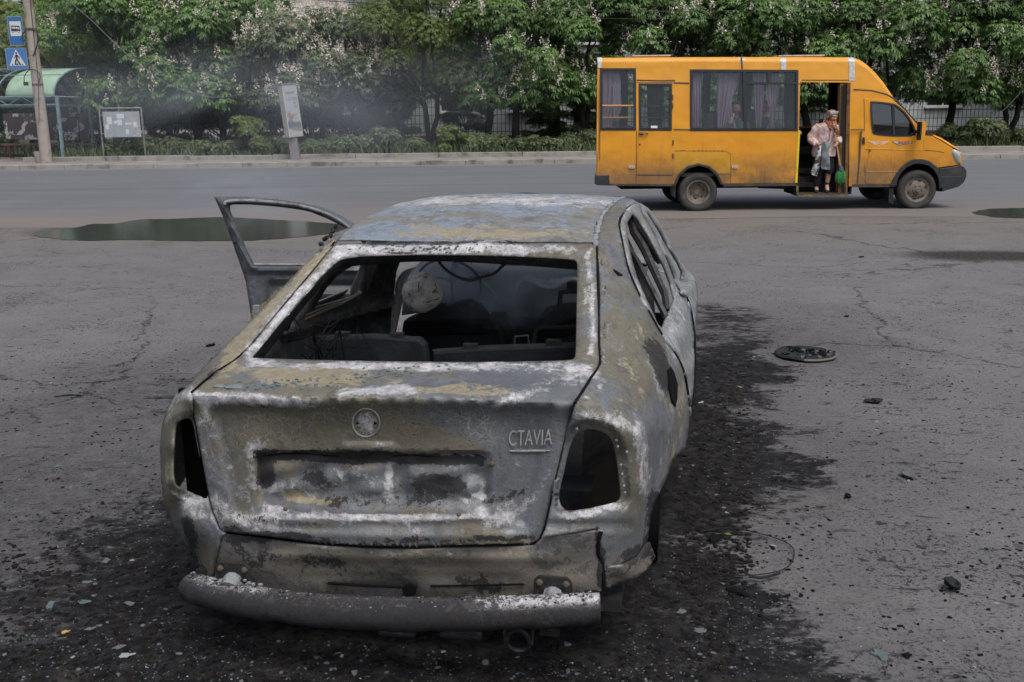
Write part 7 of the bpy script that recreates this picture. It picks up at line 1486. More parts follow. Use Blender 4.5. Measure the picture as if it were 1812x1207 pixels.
def building(name, label, x0, x1, Y, z1, wallm, zplinth, wins, dep=10):
    t = thing(name, ((x0 + x1) / 2, Y + dep / 2, 0), label, 'building'); out = [(x0, zplinth), (x1, zplinth), (x1, z1), (x0, z1)]
    b = MB(); b.plate([out] + [[(a, c), (a + w, c), (a + w, c + h), (a, c + h)] for a, c, w, h in wins], lambda x, z, d: (x, Y + d, z), .3); b.box(((x0 + x1) / 2, Y + dep / 2 + .3, (z1 + zplinth) / 2), (x1 - x0, dep - .1, z1 - zplinth)); b.obj('wall', wallm, t)
    if zplinth > .05: b = MB(); b.box(((x0 + x1) / 2, Y + .15, zplinth / 2 - .05), (x1 - x0, .42, zplinth + .1)); b.obj('plinth', RED, t)
    b = MB(); b.box(((x0 + x1) / 2, Y + dep / 2, z1 + .15), (x1 - x0 + .6, dep + .8, .3)); b.obj('roof', WHP, t)
    for a, c, w, h in wins:
        g = MB(); g.plate([[(a, c), (a + w, c), (a + w, c + h), (a, c + h)], [(a + .07, c + .07), (a + w / 2 - .03, c + .07), (a + w / 2 - .03, c + h - .07), (a + .07, c + h - .07)], [(a + w / 2 + .03, c + .07), (a + w - .07, c + .07), (a + w - .07, c + h - .07), (a + w / 2 + .03, c + h - .07)]], lambda x, z, d: (x, Y + .1 + d, z), .06)
        W_ = g.obj('window', WHP, t); p = MB(); p.plate([[(a + .05, c + .05), (a + w - .05, c + .05), (a + w - .05, c + h - .05), (a + .05, c + h - .05)]], lambda x, z, d: (x, Y + .13 + d, z), .01); p.obj('pane', WIN, W_); s_ = MB(); s_.box((a + w / 2, Y - .04, c - .04), (w + .2, .2, .06)); s_.obj('sill', WHP, W_)
    return t
xb0 = gx(600, 50); wins = [(xb0 + 1.6 + 3.4 * k, 1.75, 1.7, 1.5) for k in range(10)] + [(xb0 + 1.6 + 3.4 * k, 4.9, 1.7, 1.5) for k in range(10)]
building('apartment_block', 'white tiled building with a red plinth behind the row of chestnuts', xb0, xb0 + 36, 50, 7.6, TW_, .62, wins)
building('tower_block', 'distant white and brown tiled block showing above the blossoming chestnut', gx(470, 95), gx(640, 95), 95, 26, TB_, 0.0, [(gx(600, 95) + 2.4 * k, 11, 1.2, 1.4) for k in range(2)])
t = thing('iron_fence', (gx(440, 45), 45, .2), 'low iron railing between the trees on the left', 'fence'); b = MB(); x0, x1 = gx(150, 45), gx(600, 45)
for k in range(int((x1 - x0) / .14)): b.tube([(x0 + k * .14, 45, .2), (x0 + k * .14, 45, 1.55)], .012, 4)
for z in (.4, 1.4): b.box(((x0 + x1) / 2, 45, z), (x1 - x0, .03, .04))
b.obj('railing', simple('grey_iron', (.10, .105, .11), .7, .2, .2, 6, 0, .3), t)

# ================================================================== bus stop
GREEN = simple('green_roof_sheet', (.30, .43, .31), .75, 0, .12, 3, .1, .3, (.22, .31, .22), 2.5); BLUE = simple('pale_blue_paint', (.17, .26, .30), .7, 0, .2, 6, .1, .3, (.10, .08, .06), 8); RUST = simple('rusty_bench', (.12, .055, .045), .9, 0, .3, 6, .2, .2); STEELG = simple('grey_steel', (.20, .20, .20), .6, .2, .2, 8, .1, .4, (.10, .08, .06), 6)
EA = onY(96, 171, 37.0); AP = onY(152, 121, 40.2); sh_x1 = EA[0]; sh_x0 = sh_x1 - 5.2; ze, za = EA[2], AP[2]; yc, hw = 40.2, 3.2
SHL = thing('bus_shelter', (sh_x1 - 2.5, 39.5, .14), 'bus shelter with a vaulted green sheet roof and poster-scarred boards', 'shelter')
def vault(f): a = math.pi * f; return yc - hw * math.cos(a), ze + (za - ze) * math.sin(a)
def vsheet(x0f, x1, f0, f1, n=14): return [[(x0f(f) + (x1 - x0f(f)) * u, vault(f)[0], vault(f)[1]) for u in np.linspace(0, 1, 8)] for f in np.linspace(f0, f1, n)]
b = MB(); b.grid(vsheet(lambda f: sh_x1 - 1.75, sh_x1, 0.0, .52)); b.grid(vsheet(lambda f: sh_x1 - 1.75, sh_x1 + .0, .52, 1.0)); b.obj('roof_sheet', GREEN, SHL, True, True, 0, .02)
b = MB()
for x in (sh_x1 - .02, sh_x1 - 2.06, sh_x1 - 3.7, sh_x0): b.tube([(x, *vault(f)) for f in np.linspace(0, 1, 16)], .03, 5); b.tube([(x, yc - hw, ze), (x, yc + hw, ze)], .035, 5); [b.tube([(x, *vault(f)), (x, yc - hw + 2 * hw * g, ze)], .02, 4) for f, g in ((.25, .35), (.5, .35), (.5, .65), (.75, .65))]
for f in (0, .25, .5, .75, 1): y, z = vault(f); b.tube([(sh_x0, y, z), (sh_x1, y, z)], .025, 5)
for y in (yc - hw, yc + hw): b.tube([(sh_x0, y, ze - .28), (sh_x1, y, ze - .28)], .025, 5); [b.tube([(x, y, ze), (x + .5, y, ze - .28), (x + 1.0, y, ze)], .015, 4) for x in np.arange(sh_x0, sh_x1 - .9, 1.0)]
b.obj('roof_truss', BLUE, SHL, True)
for (x, y) in ((onY(112, 277, 36.9)[0], 36.9), (onY(147, 256, 40.6)[0], 40.6), (onY(165, 258, 40.7)[0], 40.7), (sh_x0 + .3, 36.9), (sh_x0 + .3, 40.6)): b = MB(); b.box((x, y, .14 + (ze - .14) / 2), (.10, .10, ze - .14)); b.obj('post', BLUE, SHL)
b = MB(); b.tube([(sh_x0, 40.62, onY(60, 186, 40.62)[2]), (onY(152, 186, 40.62)[0], 40.62, onY(152, 186, 40.62)[2])], .04, 5); b.obj('cross_rail', BLUE, SHL)
def poster_mat(name, base, paper, seed, thr=.52):
    t = NT(name); p = t.pos(); mp = t.n('Mapping', {'Vector': p, 'Location': (seed, 0, seed * .7), 'Scale': (1, 1, 1)}); v = t.n('TexVoronoi', {'Vector': mp.outputs[0], 'Scale': 2.6}, distance='CHEBYCHEV').outputs['Color']; a = t.n('SeparateColor', {'Color': v}); tear = t.noise(mp.outputs[0], 9, 8, .75, .4)
    k = t.ramp(t.math('ADD', a.outputs[0], t.math('MULTIPLY', t.math('SUBTRACT', tear, .5), 1.6)), thr + .12, thr + .19); fl = t.ramp(tear, .60, .66)
    c = t.mix(t.noise(mp.outputs[0], 5, 6, .7), tuple(q * .7 for q in base), tuple(q * 1.3 for q in base)); c = t.mix(t.math('MAXIMUM', k, t.math('MULTIPLY', fl, .7)), c, t.mix(a.outputs[1], paper, tuple(q * .6 for q in paper))); return t.finish(c, .85)
PB = poster_mat('poster_scarred_board', (.040, .028, .026), (.36, .36, .37), 1.3)
for x0, x1, y0, y1, Y in ((10, 72, 201, 247, 40.7), (82, 141, 199, 248, 40.7), (143.5, 158, 200, 251, 40.5)):
    b = MB(); b.plate([[tuple(onY(x0, y1, Y)[[0, 2]]), tuple(onY(x1, y1, Y)[[0, 2]]), tuple(onY(x1, y1, Y)[[0, 2]] * np.array([1, 0]) + np.array([0, onY(x1, y0, Y)[2]])), (onY(x0, y1, Y)[0], onY(x0, y0, Y)[2])]], lambda x, z, d: (x, Y + d, z), .05); b.obj('poster_board', PB, SHL)
bx0, bx1 = sh_x0, onY(166, 256, 40.0)[0]; BEN = thing('bench', ((bx0 + bx1) / 2, 40.0, .14), 'long rust-red bench inside the bus shelter', 'bench'); zs = onY(100, 255, 40.0)[2]
b = MB(); [b.box(((bx0 + bx1) / 2, 39.85 + k * .13, zs), (bx1 - bx0, .11, .05)) for k in range(4)]; b.obj('seat', RUST, BEN)
for x in np.linspace(bx0 + .3, bx1 - .05, 4): b = MB(); b.tube([(x, 39.82, zs - .02), (x - .0, 39.95, .14)], .03, 5); b.tube([(x, 40.25, zs - .02), (x, 40.12, .14)], .03, 5); b.tube([(x, 39.86, .3), (x, 40.22, .3)], .02, 5); b.obj('leg', RUST, BEN)
# ---- concrete pole with its clamps and looped cable; two road signs on brackets
YP = 35.9; pb = onY(82, 281, YP); ptop = np.array([pb[0] - .03, YP, 9.0]); UPOLE = thing('utility_pole', (pb[0], YP, .14), 'weathered concrete pole wrapped with cable at the bus stop', 'pole')
pc = lambda z: (pb[0] + (ptop[0] - pb[0]) * z / 9, YP, z)
b = MB(); b.tube([pc(.10), pc(1.5), pc(3), pc(5), pc(9)], [.20, .19, .18, .165, .14], 18); b.obj('shaft', simple('weathered_concrete', (.33, .29, .25), .95, 0, .25, 4, .4, .2, (.16, .13, .11), 1.6), UPOLE, True)
zc1, zc2 = onY(66, 150, YP)[2], onY(52, 52, YP)[2]; b = MB(); [b.lathe([(.172, -.04), (.19, -.035), (.19, .035), (.172, .04)], pc(z), (0, 0, 1), 20) for z in (zc1, zc2)]; b.obj('clamp', simple('rust_clamp', (.13, .075, .05), .85, 0, .3, 20, .2, .3), UPOLE, True)
b = MB(); q = np.array(pc(zc1)); b.tube(catmull([q + np.array([.1, -.2, .0]), q + np.array([.22, -.22, .25]), q + np.array([.15, -.22, .45]), q + np.array([-.1, -.22, .50]), q + np.array([-.32, -.2, .30]), q + np.array([-.36, -.2, .05]), q + np.array([-.30, -.2, -.02])], 5), .016, 5); b.box(q + np.array([-.30, -.22, .03]), (.14, .08, .12)); q = np.array(pc(zc2)); b.tube(catmull([q + np.array([.0, -.2, .02]), q + np.array([.22, -.1, -.1]), q + np.array([.2, -.1, -.5]), q + np.array([.05, -.2, -.9])], 5), .02, 5); b.tube(catmull([q + np.array([-.1, -.2, -.05]), q + np.array([-.28, -.15, -.25]), q + np.array([-.1, -.2, -.5])], 5), .02, 5); b.tube([np.array(pc(6)) + (.15, -.12, 0), np.array(pc(3)) + (.12, -.17, 0), np.array(pc(1.6)) + (.0, -.2, 0)], .012, 5); b.obj('cable_loop', BLKR, UPOLE, True)
SBL = simple('sign_blue', (.008, .115, .33), .35, 0, .08, 4, 0, .5, (.03, .12, .27), 6); SBL2 = simple('faded_sign_blue', (.045, .165, .40), .4, 0, .08, 4, 0, .5); SWH = simple('sign_white', (.56, .57, .58), .45, 0, .05, 5, 0, .4); SBK = simple('sign_black', (.012, .012, .014), .5); SRIM = simple('sign_rim', (.30, .28, .27), .6, .3)
def sign(name, label, cx, cy, w, h, Y, back):
    c = onY(cx, cy, Y); t = thing(name, c, label, 'road sign'); W_, H_ = w * Y / F_PX / FW[1] * .985, h * Y / F_PX / FW[1] * .985
    def to(a, q, lift=0.0): return lambda x, z, d: (c[0] + x * W_ / 2, Y - lift + d, c[2] + z * H_ / 2)
    def pl(nm, loops, mat, lift, th=.003):
        b = MB(); [b.plate(l if isinstance(l[0][0], (tuple, list)) else [l], to(0, 0, lift), th) for l in loops]; return b.obj(nm, mat, t)
    pl('plate', [rrect(-1, -1, 1, 1, .08)], SRIM, 0, .02); pl('face', [rrect(-.93, -.95, .93, .95, .07)], back, .003); b = MB(); b.box((c[0] * .5 + pc(c[2])[0] * .5, Y + .06, c[2]), (abs(pc(c[2])[0] - c[0]), .05, .05)); b.obj('bracket', SRIM, t); return t, pl
t, pl = sign('bus_stop_sign', 'tall blue bus stop sign with a black bus on white, upper sign on the pole', 28, 55, 25, 47, 35.8, SBL)
pl('symbol_panel', [rrect(-.74, -.34, .76, .66, .04)], SWH, .006); pl('bus_symbol', [[[(-.60, .02), (-.58, .34), (-.50, .38), (.50, .36), (.60, .28), (.64, .0), (.62, -.02), (-.56, -.02)], [(-.50, .16), (-.50, .30), (-.36, .31), (-.36, .16)], [(-.30, .15), (-.30, .31), (-.02, .30), (-.02, .15)], [(.04, .14), (.04, .30), (.26, .29), (.26, .14)], [(.32, .13), (.32, .28), (.50, .27), (.54, .12)]]] + [[(sx + .15 * math.cos(a), -.04 + .08 * math.sin(a)) for a in np.linspace(0, 2 * math.pi, 16, False)] for sx in (-.36, .38)], SBK, .009); pl('wheel_hub', [[(sx + .09 * math.cos(a), -.04 + .05 * math.sin(a)) for a in np.linspace(0, 2 * math.pi, 12, False)] for sx in (-.36, .38)], SWH, .012)
t, pl = sign('pedestrian_crossing_sign', 'square blue pedestrian crossing sign with a white triangle, lower sign on the pole', 29.5, 104, 36, 35, 35.8, SBL2)
pl('triangle', [[(-.74, -.66), (.80, -.66), (.02, .86)]], SWH, .006)
man = [[(.02 + .085 * math.cos(a), .52 + .09 * math.sin(a)) for a in np.linspace(0, 2 * math.pi, 14, False)], [(-.06, .40), (.10, .38), (.28, .18), (.32, -.02), (.25, -.02), (.20, .12), (.12, .22), (.10, -.06), (.36, -.54), (.36, -.60), (.22, -.60), (.02, -.16), (-.06, -.26), (-.10, -.60), (-.22, -.60), (-.18, -.20), (-.06, .0), (-.06, .20), (-.12, .10), (-.22, .02), (-.26, .06), (-.16, .18)]]
pl('walker', man + [[(-.54, -.62), (-.36, -.62), (-.40, -.44)], [(-.08, -.62), (.10, -.62), (.07, -.42), (-.04, -.42)], [(.42, -.62), (.60, -.62), (.46, -.44)]], SBK, .009)
# ---- litter bin, notice board, advertising box
c = onY(71.5, 281, 36.0); t = thing('litter_bin', (c[0], 36, .14), 'ribbed concrete litter bin at the foot of the pole', 'bin'); b = MB(); n_ = 48; rows = []
for z, r_ in ((.14, .16), (.18, .175), (.5, .19), (.54, .19), (.54, .155), (.2, .14)): rows.append([(c[0] + (r_ + (.008 if j % 4 < 2 and z < .52 and r_ > .158 else 0)) * math.cos(2 * math.pi * j / n_), 36 + (r_ + (.008 if j % 4 < 2 and z < .52 and r_ > .158 else 0)) * math.sin(2 * math.pi * j / n_), z)for j in range(n_)])
b.grid(rows, 0, True); b.f.append(tuple(range(len(b.v) - n_, len(b.v)))); b.m.append(0); b.obj('bin_body', concrete, t, 30)
YN = 37.1; t = thing('notice_board', onY(220, 279, YN), 'grey-white notice board with torn papers on a thin steel frame', 'notice board'); b = MB(); NP = lambda x, y: onY(x, y, YN)
for pa, pc_ in ((NP(175, 192), NP(186, 279)), (NP(249.5, 191), NP(260, 279))): b.tube([pa, (pa[0], YN, .25)], .032, 6)
b.tube([NP(175, 192), NP(249.5, 191)], .032, 6); [b.tube([NP(*p), NP(*q)], .018, 5) for p, q in (((178, 204), (183, 204)), ((245, 204), (251, 204)), ((180, 237), (187, 237)), ((249, 236), (256, 236)))]; [b.tube([NP(x, 191.5), NP(x + .5, 198)], .015, 4) for x in (187, 209, 234)]; b.obj('frame', STEELG, t, True)
q = [NP(x, y) for x, y in ((181, 197), (245.5, 197), (250.5, 243), (186, 243))]; b = MB(); b.plate([[(p[0], p[2]) for p in (q[3], (q[3] * .0 + np.array([q[2][0], YN, q[3][2]])), np.array([q[2][0], YN, q[1][2]]), np.array([q[3][0], YN, q[1][2]]))]], lambda x, z, d: (x, YN - .03 + d, z), .03); BRD = b.obj('board', poster_mat('worn_notice_board', (.27, .31, .345), (.40, .41, .42), 4.1, .60), t)
PAP = simple('paper_sheet', (.54, .55, .57), .8, 0, .06, 9, 0, .2); bw, bh = q[2][0] - q[3][0], q[1][2] - q[3][2]
for fx, fy, w, h in ((.11, .50, .13, .30), (.39, .72, .19, .19), (.39, .46, .12, .23), (.05, .30, .09, .20), (.60, .48, .17, .08), (.82, .38, .10, .22), (.60, .12, .08, .18), (.30, .52, .08, .12)): b = MB(); b.plate([[(q[3][0] + fx * bw, q[3][2] + fy * bh), (q[3][0] + (fx + w) * bw, q[3][2] + (fy + .01) * bh), (q[3][0] + (fx + w * .98) * bw, q[3][2] + (fy + h) * bh), (q[3][0] + (fx - .01) * bw, q[3][2] + (fy + h * .98) * bh)]], lambda x, z, d: (x, YN - .036 + d, z), .003); b.obj('paper', PAP, BRD)
YA = 36.2; c = onY(514, 197, YA); t = thing('advertising_box', (onY(522, 276, YA)[0], YA, .15), 'leaning faded advertising light box on a short square post', 'sign'); th_ = R(40); wd_ = np.array([math.cos(th_), math.sin(th_), 0]); nd = np.array([math.sin(th_), -math.cos(th_), 0]); ln = R(-5.2); Ry = Matrix.Rotation(ln, 3, Vector((0, 1, 0)))
bwid, bdep, bhei = .56, .34, 1.80
def ab(a, z, o): v = np.array(wd_) * a + nd * o + np.array([0, 0, z]); return tuple(c + np.array(Ry @ Vector(v)))
def abox(a0, a1, z0, z1, o0, o1, b): b.add([ab(a, z, o) for a in (a0, a1) for o in (o0, o1) for z in (z0, z1)], [(0, 1, 3, 2), (4, 6, 7, 5), (0, 4, 5, 1), (2, 3, 7, 6), (0, 2, 6, 4), (1, 5, 7, 3)])
b = MB(); abox(-bwid / 2, bwid / 2, -bhei / 2, bhei / 2, -bdep / 2, bdep / 2, b); ABX = b.obj('cabinet', simple('dirty_white_metal', (.42, .40, .38), .6, 0, .12, 3, .1, .3, (.28, .25, .22), 3), t, False, True, .012)
b = MB(); abox(-bwid / 2 - .02, bwid / 2 + .02, bhei / 2, bhei / 2 + .05, -bdep / 2 - .02, bdep / 2 + .02, b); b.obj('cap', STEELG, t)
def postm():
    tt = NT('faded_poster'); p = tt.pos(); z = tt.n('SeparateXYZ', {'Vector': p}).outputs[2]; n = tt.noise(p, 3.2, 6, .6, .4); c_ = tt.mix(tt.noise(p, 5, 6), (.27, .30, .32), (.34, .36, .37)); k = tt.math('MULTIPLY', tt.ramp(z, c[2] + .12, c[2] - .1), tt.ramp(z, c[2] - .72, c[2] - .6)); c_ = tt.mix(tt.math('MULTIPLY', k, tt.ramp(n, .40, .6)), c_, (.20, .13, .11)); k2 = tt.math('MULTIPLY', tt.ramp(z, c[2] - .28, c[2] - .4), tt.ramp(z, c[2] - .66, c[2] - .58)); c_ = tt.mix(tt.math('MULTIPLY', k2, tt.ramp(tt.noise(p, 2.4, 4), .42, .55)), c_, (.10, .11, .13)); return tt.finish(c_, .35)
b = MB(); abox(-bwid / 2 + .03, bwid / 2 - .03, -bhei / 2 + .04, bhei / 2 - .03, bdep / 2, bdep / 2 + .005, b); b.obj('poster', postm(), ABX)
PRD = simple('faded_red_print', (.33, .10, .10), .6); PDK = simple('faded_dark_print', (.07, .075, .085), .6)
for s_, a0, a1, z, h, mt in (('Ариай', -.18, .14, .56, .13, PDK), ('НАК', -.20, -.01, .36, .11, PRD), ('СОКРА', .02, .23, .36, .12, PDK), ('ВСЕГО', .07, .22, .25, .07, PDK), ('187', .08, .22, .08, .12, PRD), ('ТЕЛЕФОН', .02, .24, -.70, .05, PDK)): text_part(s_, 'poster_lettering', ab(a0, z, bdep / 2 + .006), ab(a1, z, bdep / 2 + .006), np.array(Ry @ Vector((0, 0, 1))), h, mt, ABX, np.array(Ry @ Vector(nd)), .002)
b = MB(); pz = onY(520, 241, YA)[2]; px_ = onY(523, 276, YA)[0]; b.box((px_ - .03, YA, (pz + .15) / 2), (.30, .24, pz - .13), 0, Ry); b.obj('post', simple('grey_post', (.20, .185, .185), .8, 0, .15, 4, .1, .3), t); b = MB(); b.ball((px_ - .34, YA - .1, pz - .03), .07, 6); b.obj('lamp_housing', STEELG, t, True)
# ---- wires
WIRE = simple('black_wire', (.02, .02, .022), .6)
def wire(label, pts, r=.012, mat=WIRE): b = MB(); b.tube(catmull([onY(x, y, Y) for x, y, Y in pts], 6), r, 5); return tag(b.obj('overhead_wire', mat, None, True), label, 'wire')
wire('thin wire sagging from the upper left down to the advertising box', [(120, 0, 36.5), (166, 40, 36.5), (211, 84, 36.4), (256, 121, 36.3), (299, 150, 36.3), (351, 168, 36.2), (385, 172, 36.2), (423, 168, 36.2), (494, 150, 36.2)], .010, simple('grey_wire', (.14, .14, .15), .6))
wire('upper overhead wire crossing above the trees', [(540, -1, 38), (700, 9, 38), (900, 17, 38), (1100, 20, 38), (1300, 19, 38), (1600, 10, 38), (1900, -6, 38)]); wire('lower overhead wire crossing above the trees', [(480, 12, 38.3), (700, 22, 38.3), (950, 31, 38.3), (1200, 33, 38.3), (1500, 26, 38.3), (1900, 8, 38.3)], .008)
wire('pale guy wire slanting down past the rightmost chestnut', [(1860, 110, 38), (1811, 159, 38), (1764, 204, 38.1), (1699, 239, 38.4), (1660, 258, 38.6)], .009, simple('pale_wire', (.28, .28, .26), .6))
# ================================================================== litter and debris on the asphalt
LEAFW = [simple('pale_flake', (.24, .25, .255), .7), simple('teal_glass_flake', (.085, .115, .12), .55, 0, .5, 60, .3, .4), simple('char_bit', (.008, .008, .009), .9, 0, .2, 8, 0, .05), simple('grey_flake', (.10, .105, .112), .8, 0, .3, 30, .2, .3), simple('dry_leaf', (.38, .24, .08), .8)]
def flake(p, r, seed, thick=.25, n=9, el=1.6):
    rg = np.random.default_rng(seed); a = np.sort(rng.uniform(0, 2 * math.pi, n)); rr = r * rg.uniform(.55, 1.15, n); ro = rg.uniform(0, math.pi); top = []; bot = []
    for q, k in zip(np.linspace(0, 2 * math.pi, n, False), rr):
        x, y = math.cos(q) * k * el, math.sin(q) * k; x, y = x * math.cos(ro) - y * math.sin(ro), x * math.sin(ro) + y * math.cos(ro); z = rg.uniform(.2, 1) * r * thick; top.append((p[0] + x * .9, p[1] + y * .9, p[2] + z)); bot.append((p[0] + x, p[1] + y, p[2] + .0005))
    return top + bot, [tuple(range(n)), tuple(range(2 * n - 1, n - 1, -1))] + [(i, (i + 1) % n, (i + 1) % n + n, i + n) for i in range(n)]
def scatter(name, label, cat, regions, mats, weights, smin, smax, seed):
    rg = np.random.default_rng(seed); b = MB()
    for x0, x1, y0, y1, n in regions:
        cx = [(rg.uniform(x0, x1), rg.uniform(y0, y1)) for _ in range(max(1, n // 22))]
        for k in range(n):
            if k % 3: c_ = cx[int(rg.integers(len(cx)))]; x, y = c_[0] + rg.normal(0, 26), c_[1] + rg.normal(0, 14)
            else: x, y = rg.uniform(x0, x1), rg.uniform(y0, y1)
            if y < 395: continue
            p = onZ(x, y); lu = tocl(p)
            if abs(lu[0]) < .70 and .1 < lu[1] < 4.2: continue
            r_ = smin + (smax - smin) * rg.random() ** 3; v, f = flake(p, r_, int(rg.integers(1e9)), .45, 6, rg.uniform(1, 1.7)); b.add(v, f, int(rg.choice(len(mats), p=weights)))
    return tag(b.obj(name, mats, None, False, True), label, cat, None, 'stuff')
scatter('char_crumbs', 'black charred crumbs and grit scattered over the asphalt around the car', 'debris', [(0, 330, 640, 1200, 1500), (1220, 1812, 640, 1200, 1500), (1200, 1420, 500, 1000, 700), (280, 1250, 1120, 1207, 900), (0, 420, 440, 760, 700), (1240, 1812, 420, 700, 800)], LEAFW[2:4] + [LEAFW[0]], [.84, .145, .015], .002, .010, 5)
scatter('glass_crumbs', 'pale greenish crumbs of burst window glass around the car', 'debris', [(0, 330, 680, 1200, 1500), (1250, 1812, 700, 1200, 1100), (1225, 1400, 620, 900, 320), (300, 1250, 1110, 1207, 700), (1050, 1400, 950, 1207, 500)], [LEAFW[1], LEAFW[0], LEAFW[3]], [.62, .08, .30], .0015, .0048, 6)
rg = np.random.default_rng(9); b = MB()
BRN = simple('burnt_earth', (.018, .0155, .014), .95, 0, .5, 40, .4, .05)
for k in range(2600):     # blackened grit packed under and behind the car
    x, y = (rg.uniform(-20, 1300), rg.uniform(960, 1215)) if k % 3 else (rg.uniform(1200, 1330), rg.uniform(640, 1050)); p = onZ(x, y); v, f = flake(p, rg.uniform(.004, .014), int(rg.integers(1e9)), .6, 6, 1.3); b.add(v, f, int(rg.choice(3, p=[.80, .19, .01])))
tag(b.obj('burnt_grit', [BRN, LEAFW[2], LEAFW[3]], None, False, True), 'burnt grit and ash packed under and behind the bumper beam', 'debris', None, 'stuff')
pieces = [  # x, y, radius, material, name, category, label, elongation
    (188, 992, .026, 1, 'glass_flake', 'flat bluish glass flake left of the bumper beam end', 1.5), (154, 1030, .022, 1, 'glass_flake', 'bluish glass flake left of two others near the lower left', 1.5), (90, 1070, .027, 1, 'glass_flake', 'long teal glass flake near the left edge', 2.0), (148, 1065, .027, 1, 'glass_flake', 'teal glass flake beside a black lump', 1.9), (229, 1068, .026, 3, 'glass_flake', 'pale grey flake nearest the left end of the bumper beam', 1.5), (103, 825, .020, 1, 'glass_flake', 'teal glass flake far left of the left tail lamp opening', 2.0),
    (222, 1160, .030, 0, 'ash_flake', 'white ash flake at the lower left of the car', 1.6), (212, 1145, .026, 3, 'ash_flake', 'grey ash flake above the white one', 1.5), (160, 1112, .022, 3, 'ash_flake', 'grey flake left of the beam', 1.5),
    (1240, 712, .022, 0, 'paper_scrap', 'white scrap in the soot beside the right rear door', 2.2), (1310, 685, .016, 4, 'paper_scrap', 'tan scrap in the soot right of the car', 2.0), (1424, 640, .0, 0, None, '', 1), (1640, 680, .020, 0, 'paper_scrap', 'small white scrap on the open asphalt', 1.3), (1575, 590, .024, 3, 'ash_flake', 'thin grey flake beyond the round burnt cover', 2.4), (1782, 674, .022, 3, 'ash_flake', 'grey flake near the right edge', 1.8),
    (1206, 1083, .030, 3, 'ash_lump', 'pale ash lump just right of the bumper beam end', 1.2), (1240, 1115, .032, 3, 'ash_lump', 'bluish grey ash lump below the other', 1.3), (1288, 945, .020, 1, 'green_leaf', 'small green leaf in the soot by the rear wheel', 1.6), (1500, 878, .030, 2, 'char_lump', 'black charred lump on the grey asphalt right of the wheel', 1.5), (1545, 712, .05, 2, 'char_patch', 'flat black charred scrap on the asphalt', 1.8), (116, 1118, .022, 4, 'dry_leaf', 'curled yellow dry leaf on the burnt ground', 1.2), (372, 612, .05, 2, 'char_lump', 'black charred scrap left of the open door', 1.6), (1524, 455, .05, 2, 'char_lump', 'small black scrap out on the lot toward the minibus', 1.4), (1498, 560, .035, 2, 'char_lump', 'tiny black lump beyond the round burnt cover', 1.3),
    (1265, 955, .05, 2, 'char_lump', 'black char heap beside the right rear wheel', 1.5), (1305, 1048, .05, 2, 'char_lump', 'dark burnt scrap below the loop of wire', 1.5), (1558, 1158, .05, 1, 'glass_flake', 'clump of teal glass at the lower right', 1.2), (1605, 1160, .025, 2, 'char_lump', 'black lump right of the teal glass clump', 1.2)]
for k, (x, y, r_, mi, nm, lab, el) in enumerate(pieces):
    if nm is None: continue
    p = onZ(x, y, .003); v, f = flake(p, r_ * .6, 100 + k, .22 if mi != 2 else .45, 13, el); b = MB(); b.add(v, f); tag(b.obj(nm, LEAFW[mi] if nm != 'green_leaf' else LEAFY, None, False, True), lab, nm.replace('_', ' '))
# curled dark shard and dark stone at the right
def shell(x, y, w, l, h, rot, name, label, mat, curl=1.0):
    p = onZ(x, y); b = MB(); rows = []
    for i in range(9):
        f = i / 8; row = []
        for j in range(9):
            g = j / 8 - .5; wid = w * math.sin(math.pi * (.08 + .86 * f)); X, Yv = g * wid, (f - .5) * l; Z = .006 + h * (abs(g) * 2) ** 2 * curl + h * .8 * f * f; q = Matrix.Rotation(rot, 3, 'Z') @ Vector((X, Yv, Z)); row.append((p[0] + q.x, p[1] + q.y, p[2] + q.z))
        rows.append(row)
    b.grid(rows); return tag(b.obj(name, mat, None, 'all', True, 0, .004), label, 'debris')
shell(1606, 845, .055, .085, .012, .3, 'charred_shard', 'curled dark grey shard lying by a crack in the asphalt', LEAFW[3]); shell(1684, 1045, .075, .055, .020, 1.2, 'charred_shard', 'folded black shard near the lower right corner', M_CHAR, 1.2)
shell(1545, 712, .13, .06, .006, .2, 'charred_shard', 'thin flat blackened shard above the curled one', M_CHAR)
b = MB(); a_, c_ = onZ(96, 702, .006), onZ(144, 699, .006); b.tube([a_, (a_ + c_) / 2 + np.array([0, .01, .004]), c_], [.003, .006, .003], 6); tag(b.obj('stick', M_CHAR, None, True), 'thin charred stick lying on the asphalt at the left', 'stick')
b = MB(); cc = onZ(1330, 965, .01); b.tube(catmull([onZ(x, y, .012) for x, y in ((1240, 940), (1290, 934), (1345, 944), (1395, 962), (1405, 985), (1385, 1008), (1330, 1018), (1280, 1016))], 6), .0022, 5); b.tube(catmull([onZ(x, y, .02) for x, y in ((1325, 1020), (1350, 1022), (1380, 1014))], 4), [.005] * 9, 6); tag(b.obj('burnt_wire', M_CHAR, None, True), 'loop of burnt wire curling on the ground beside the rear wheel', 'wire')
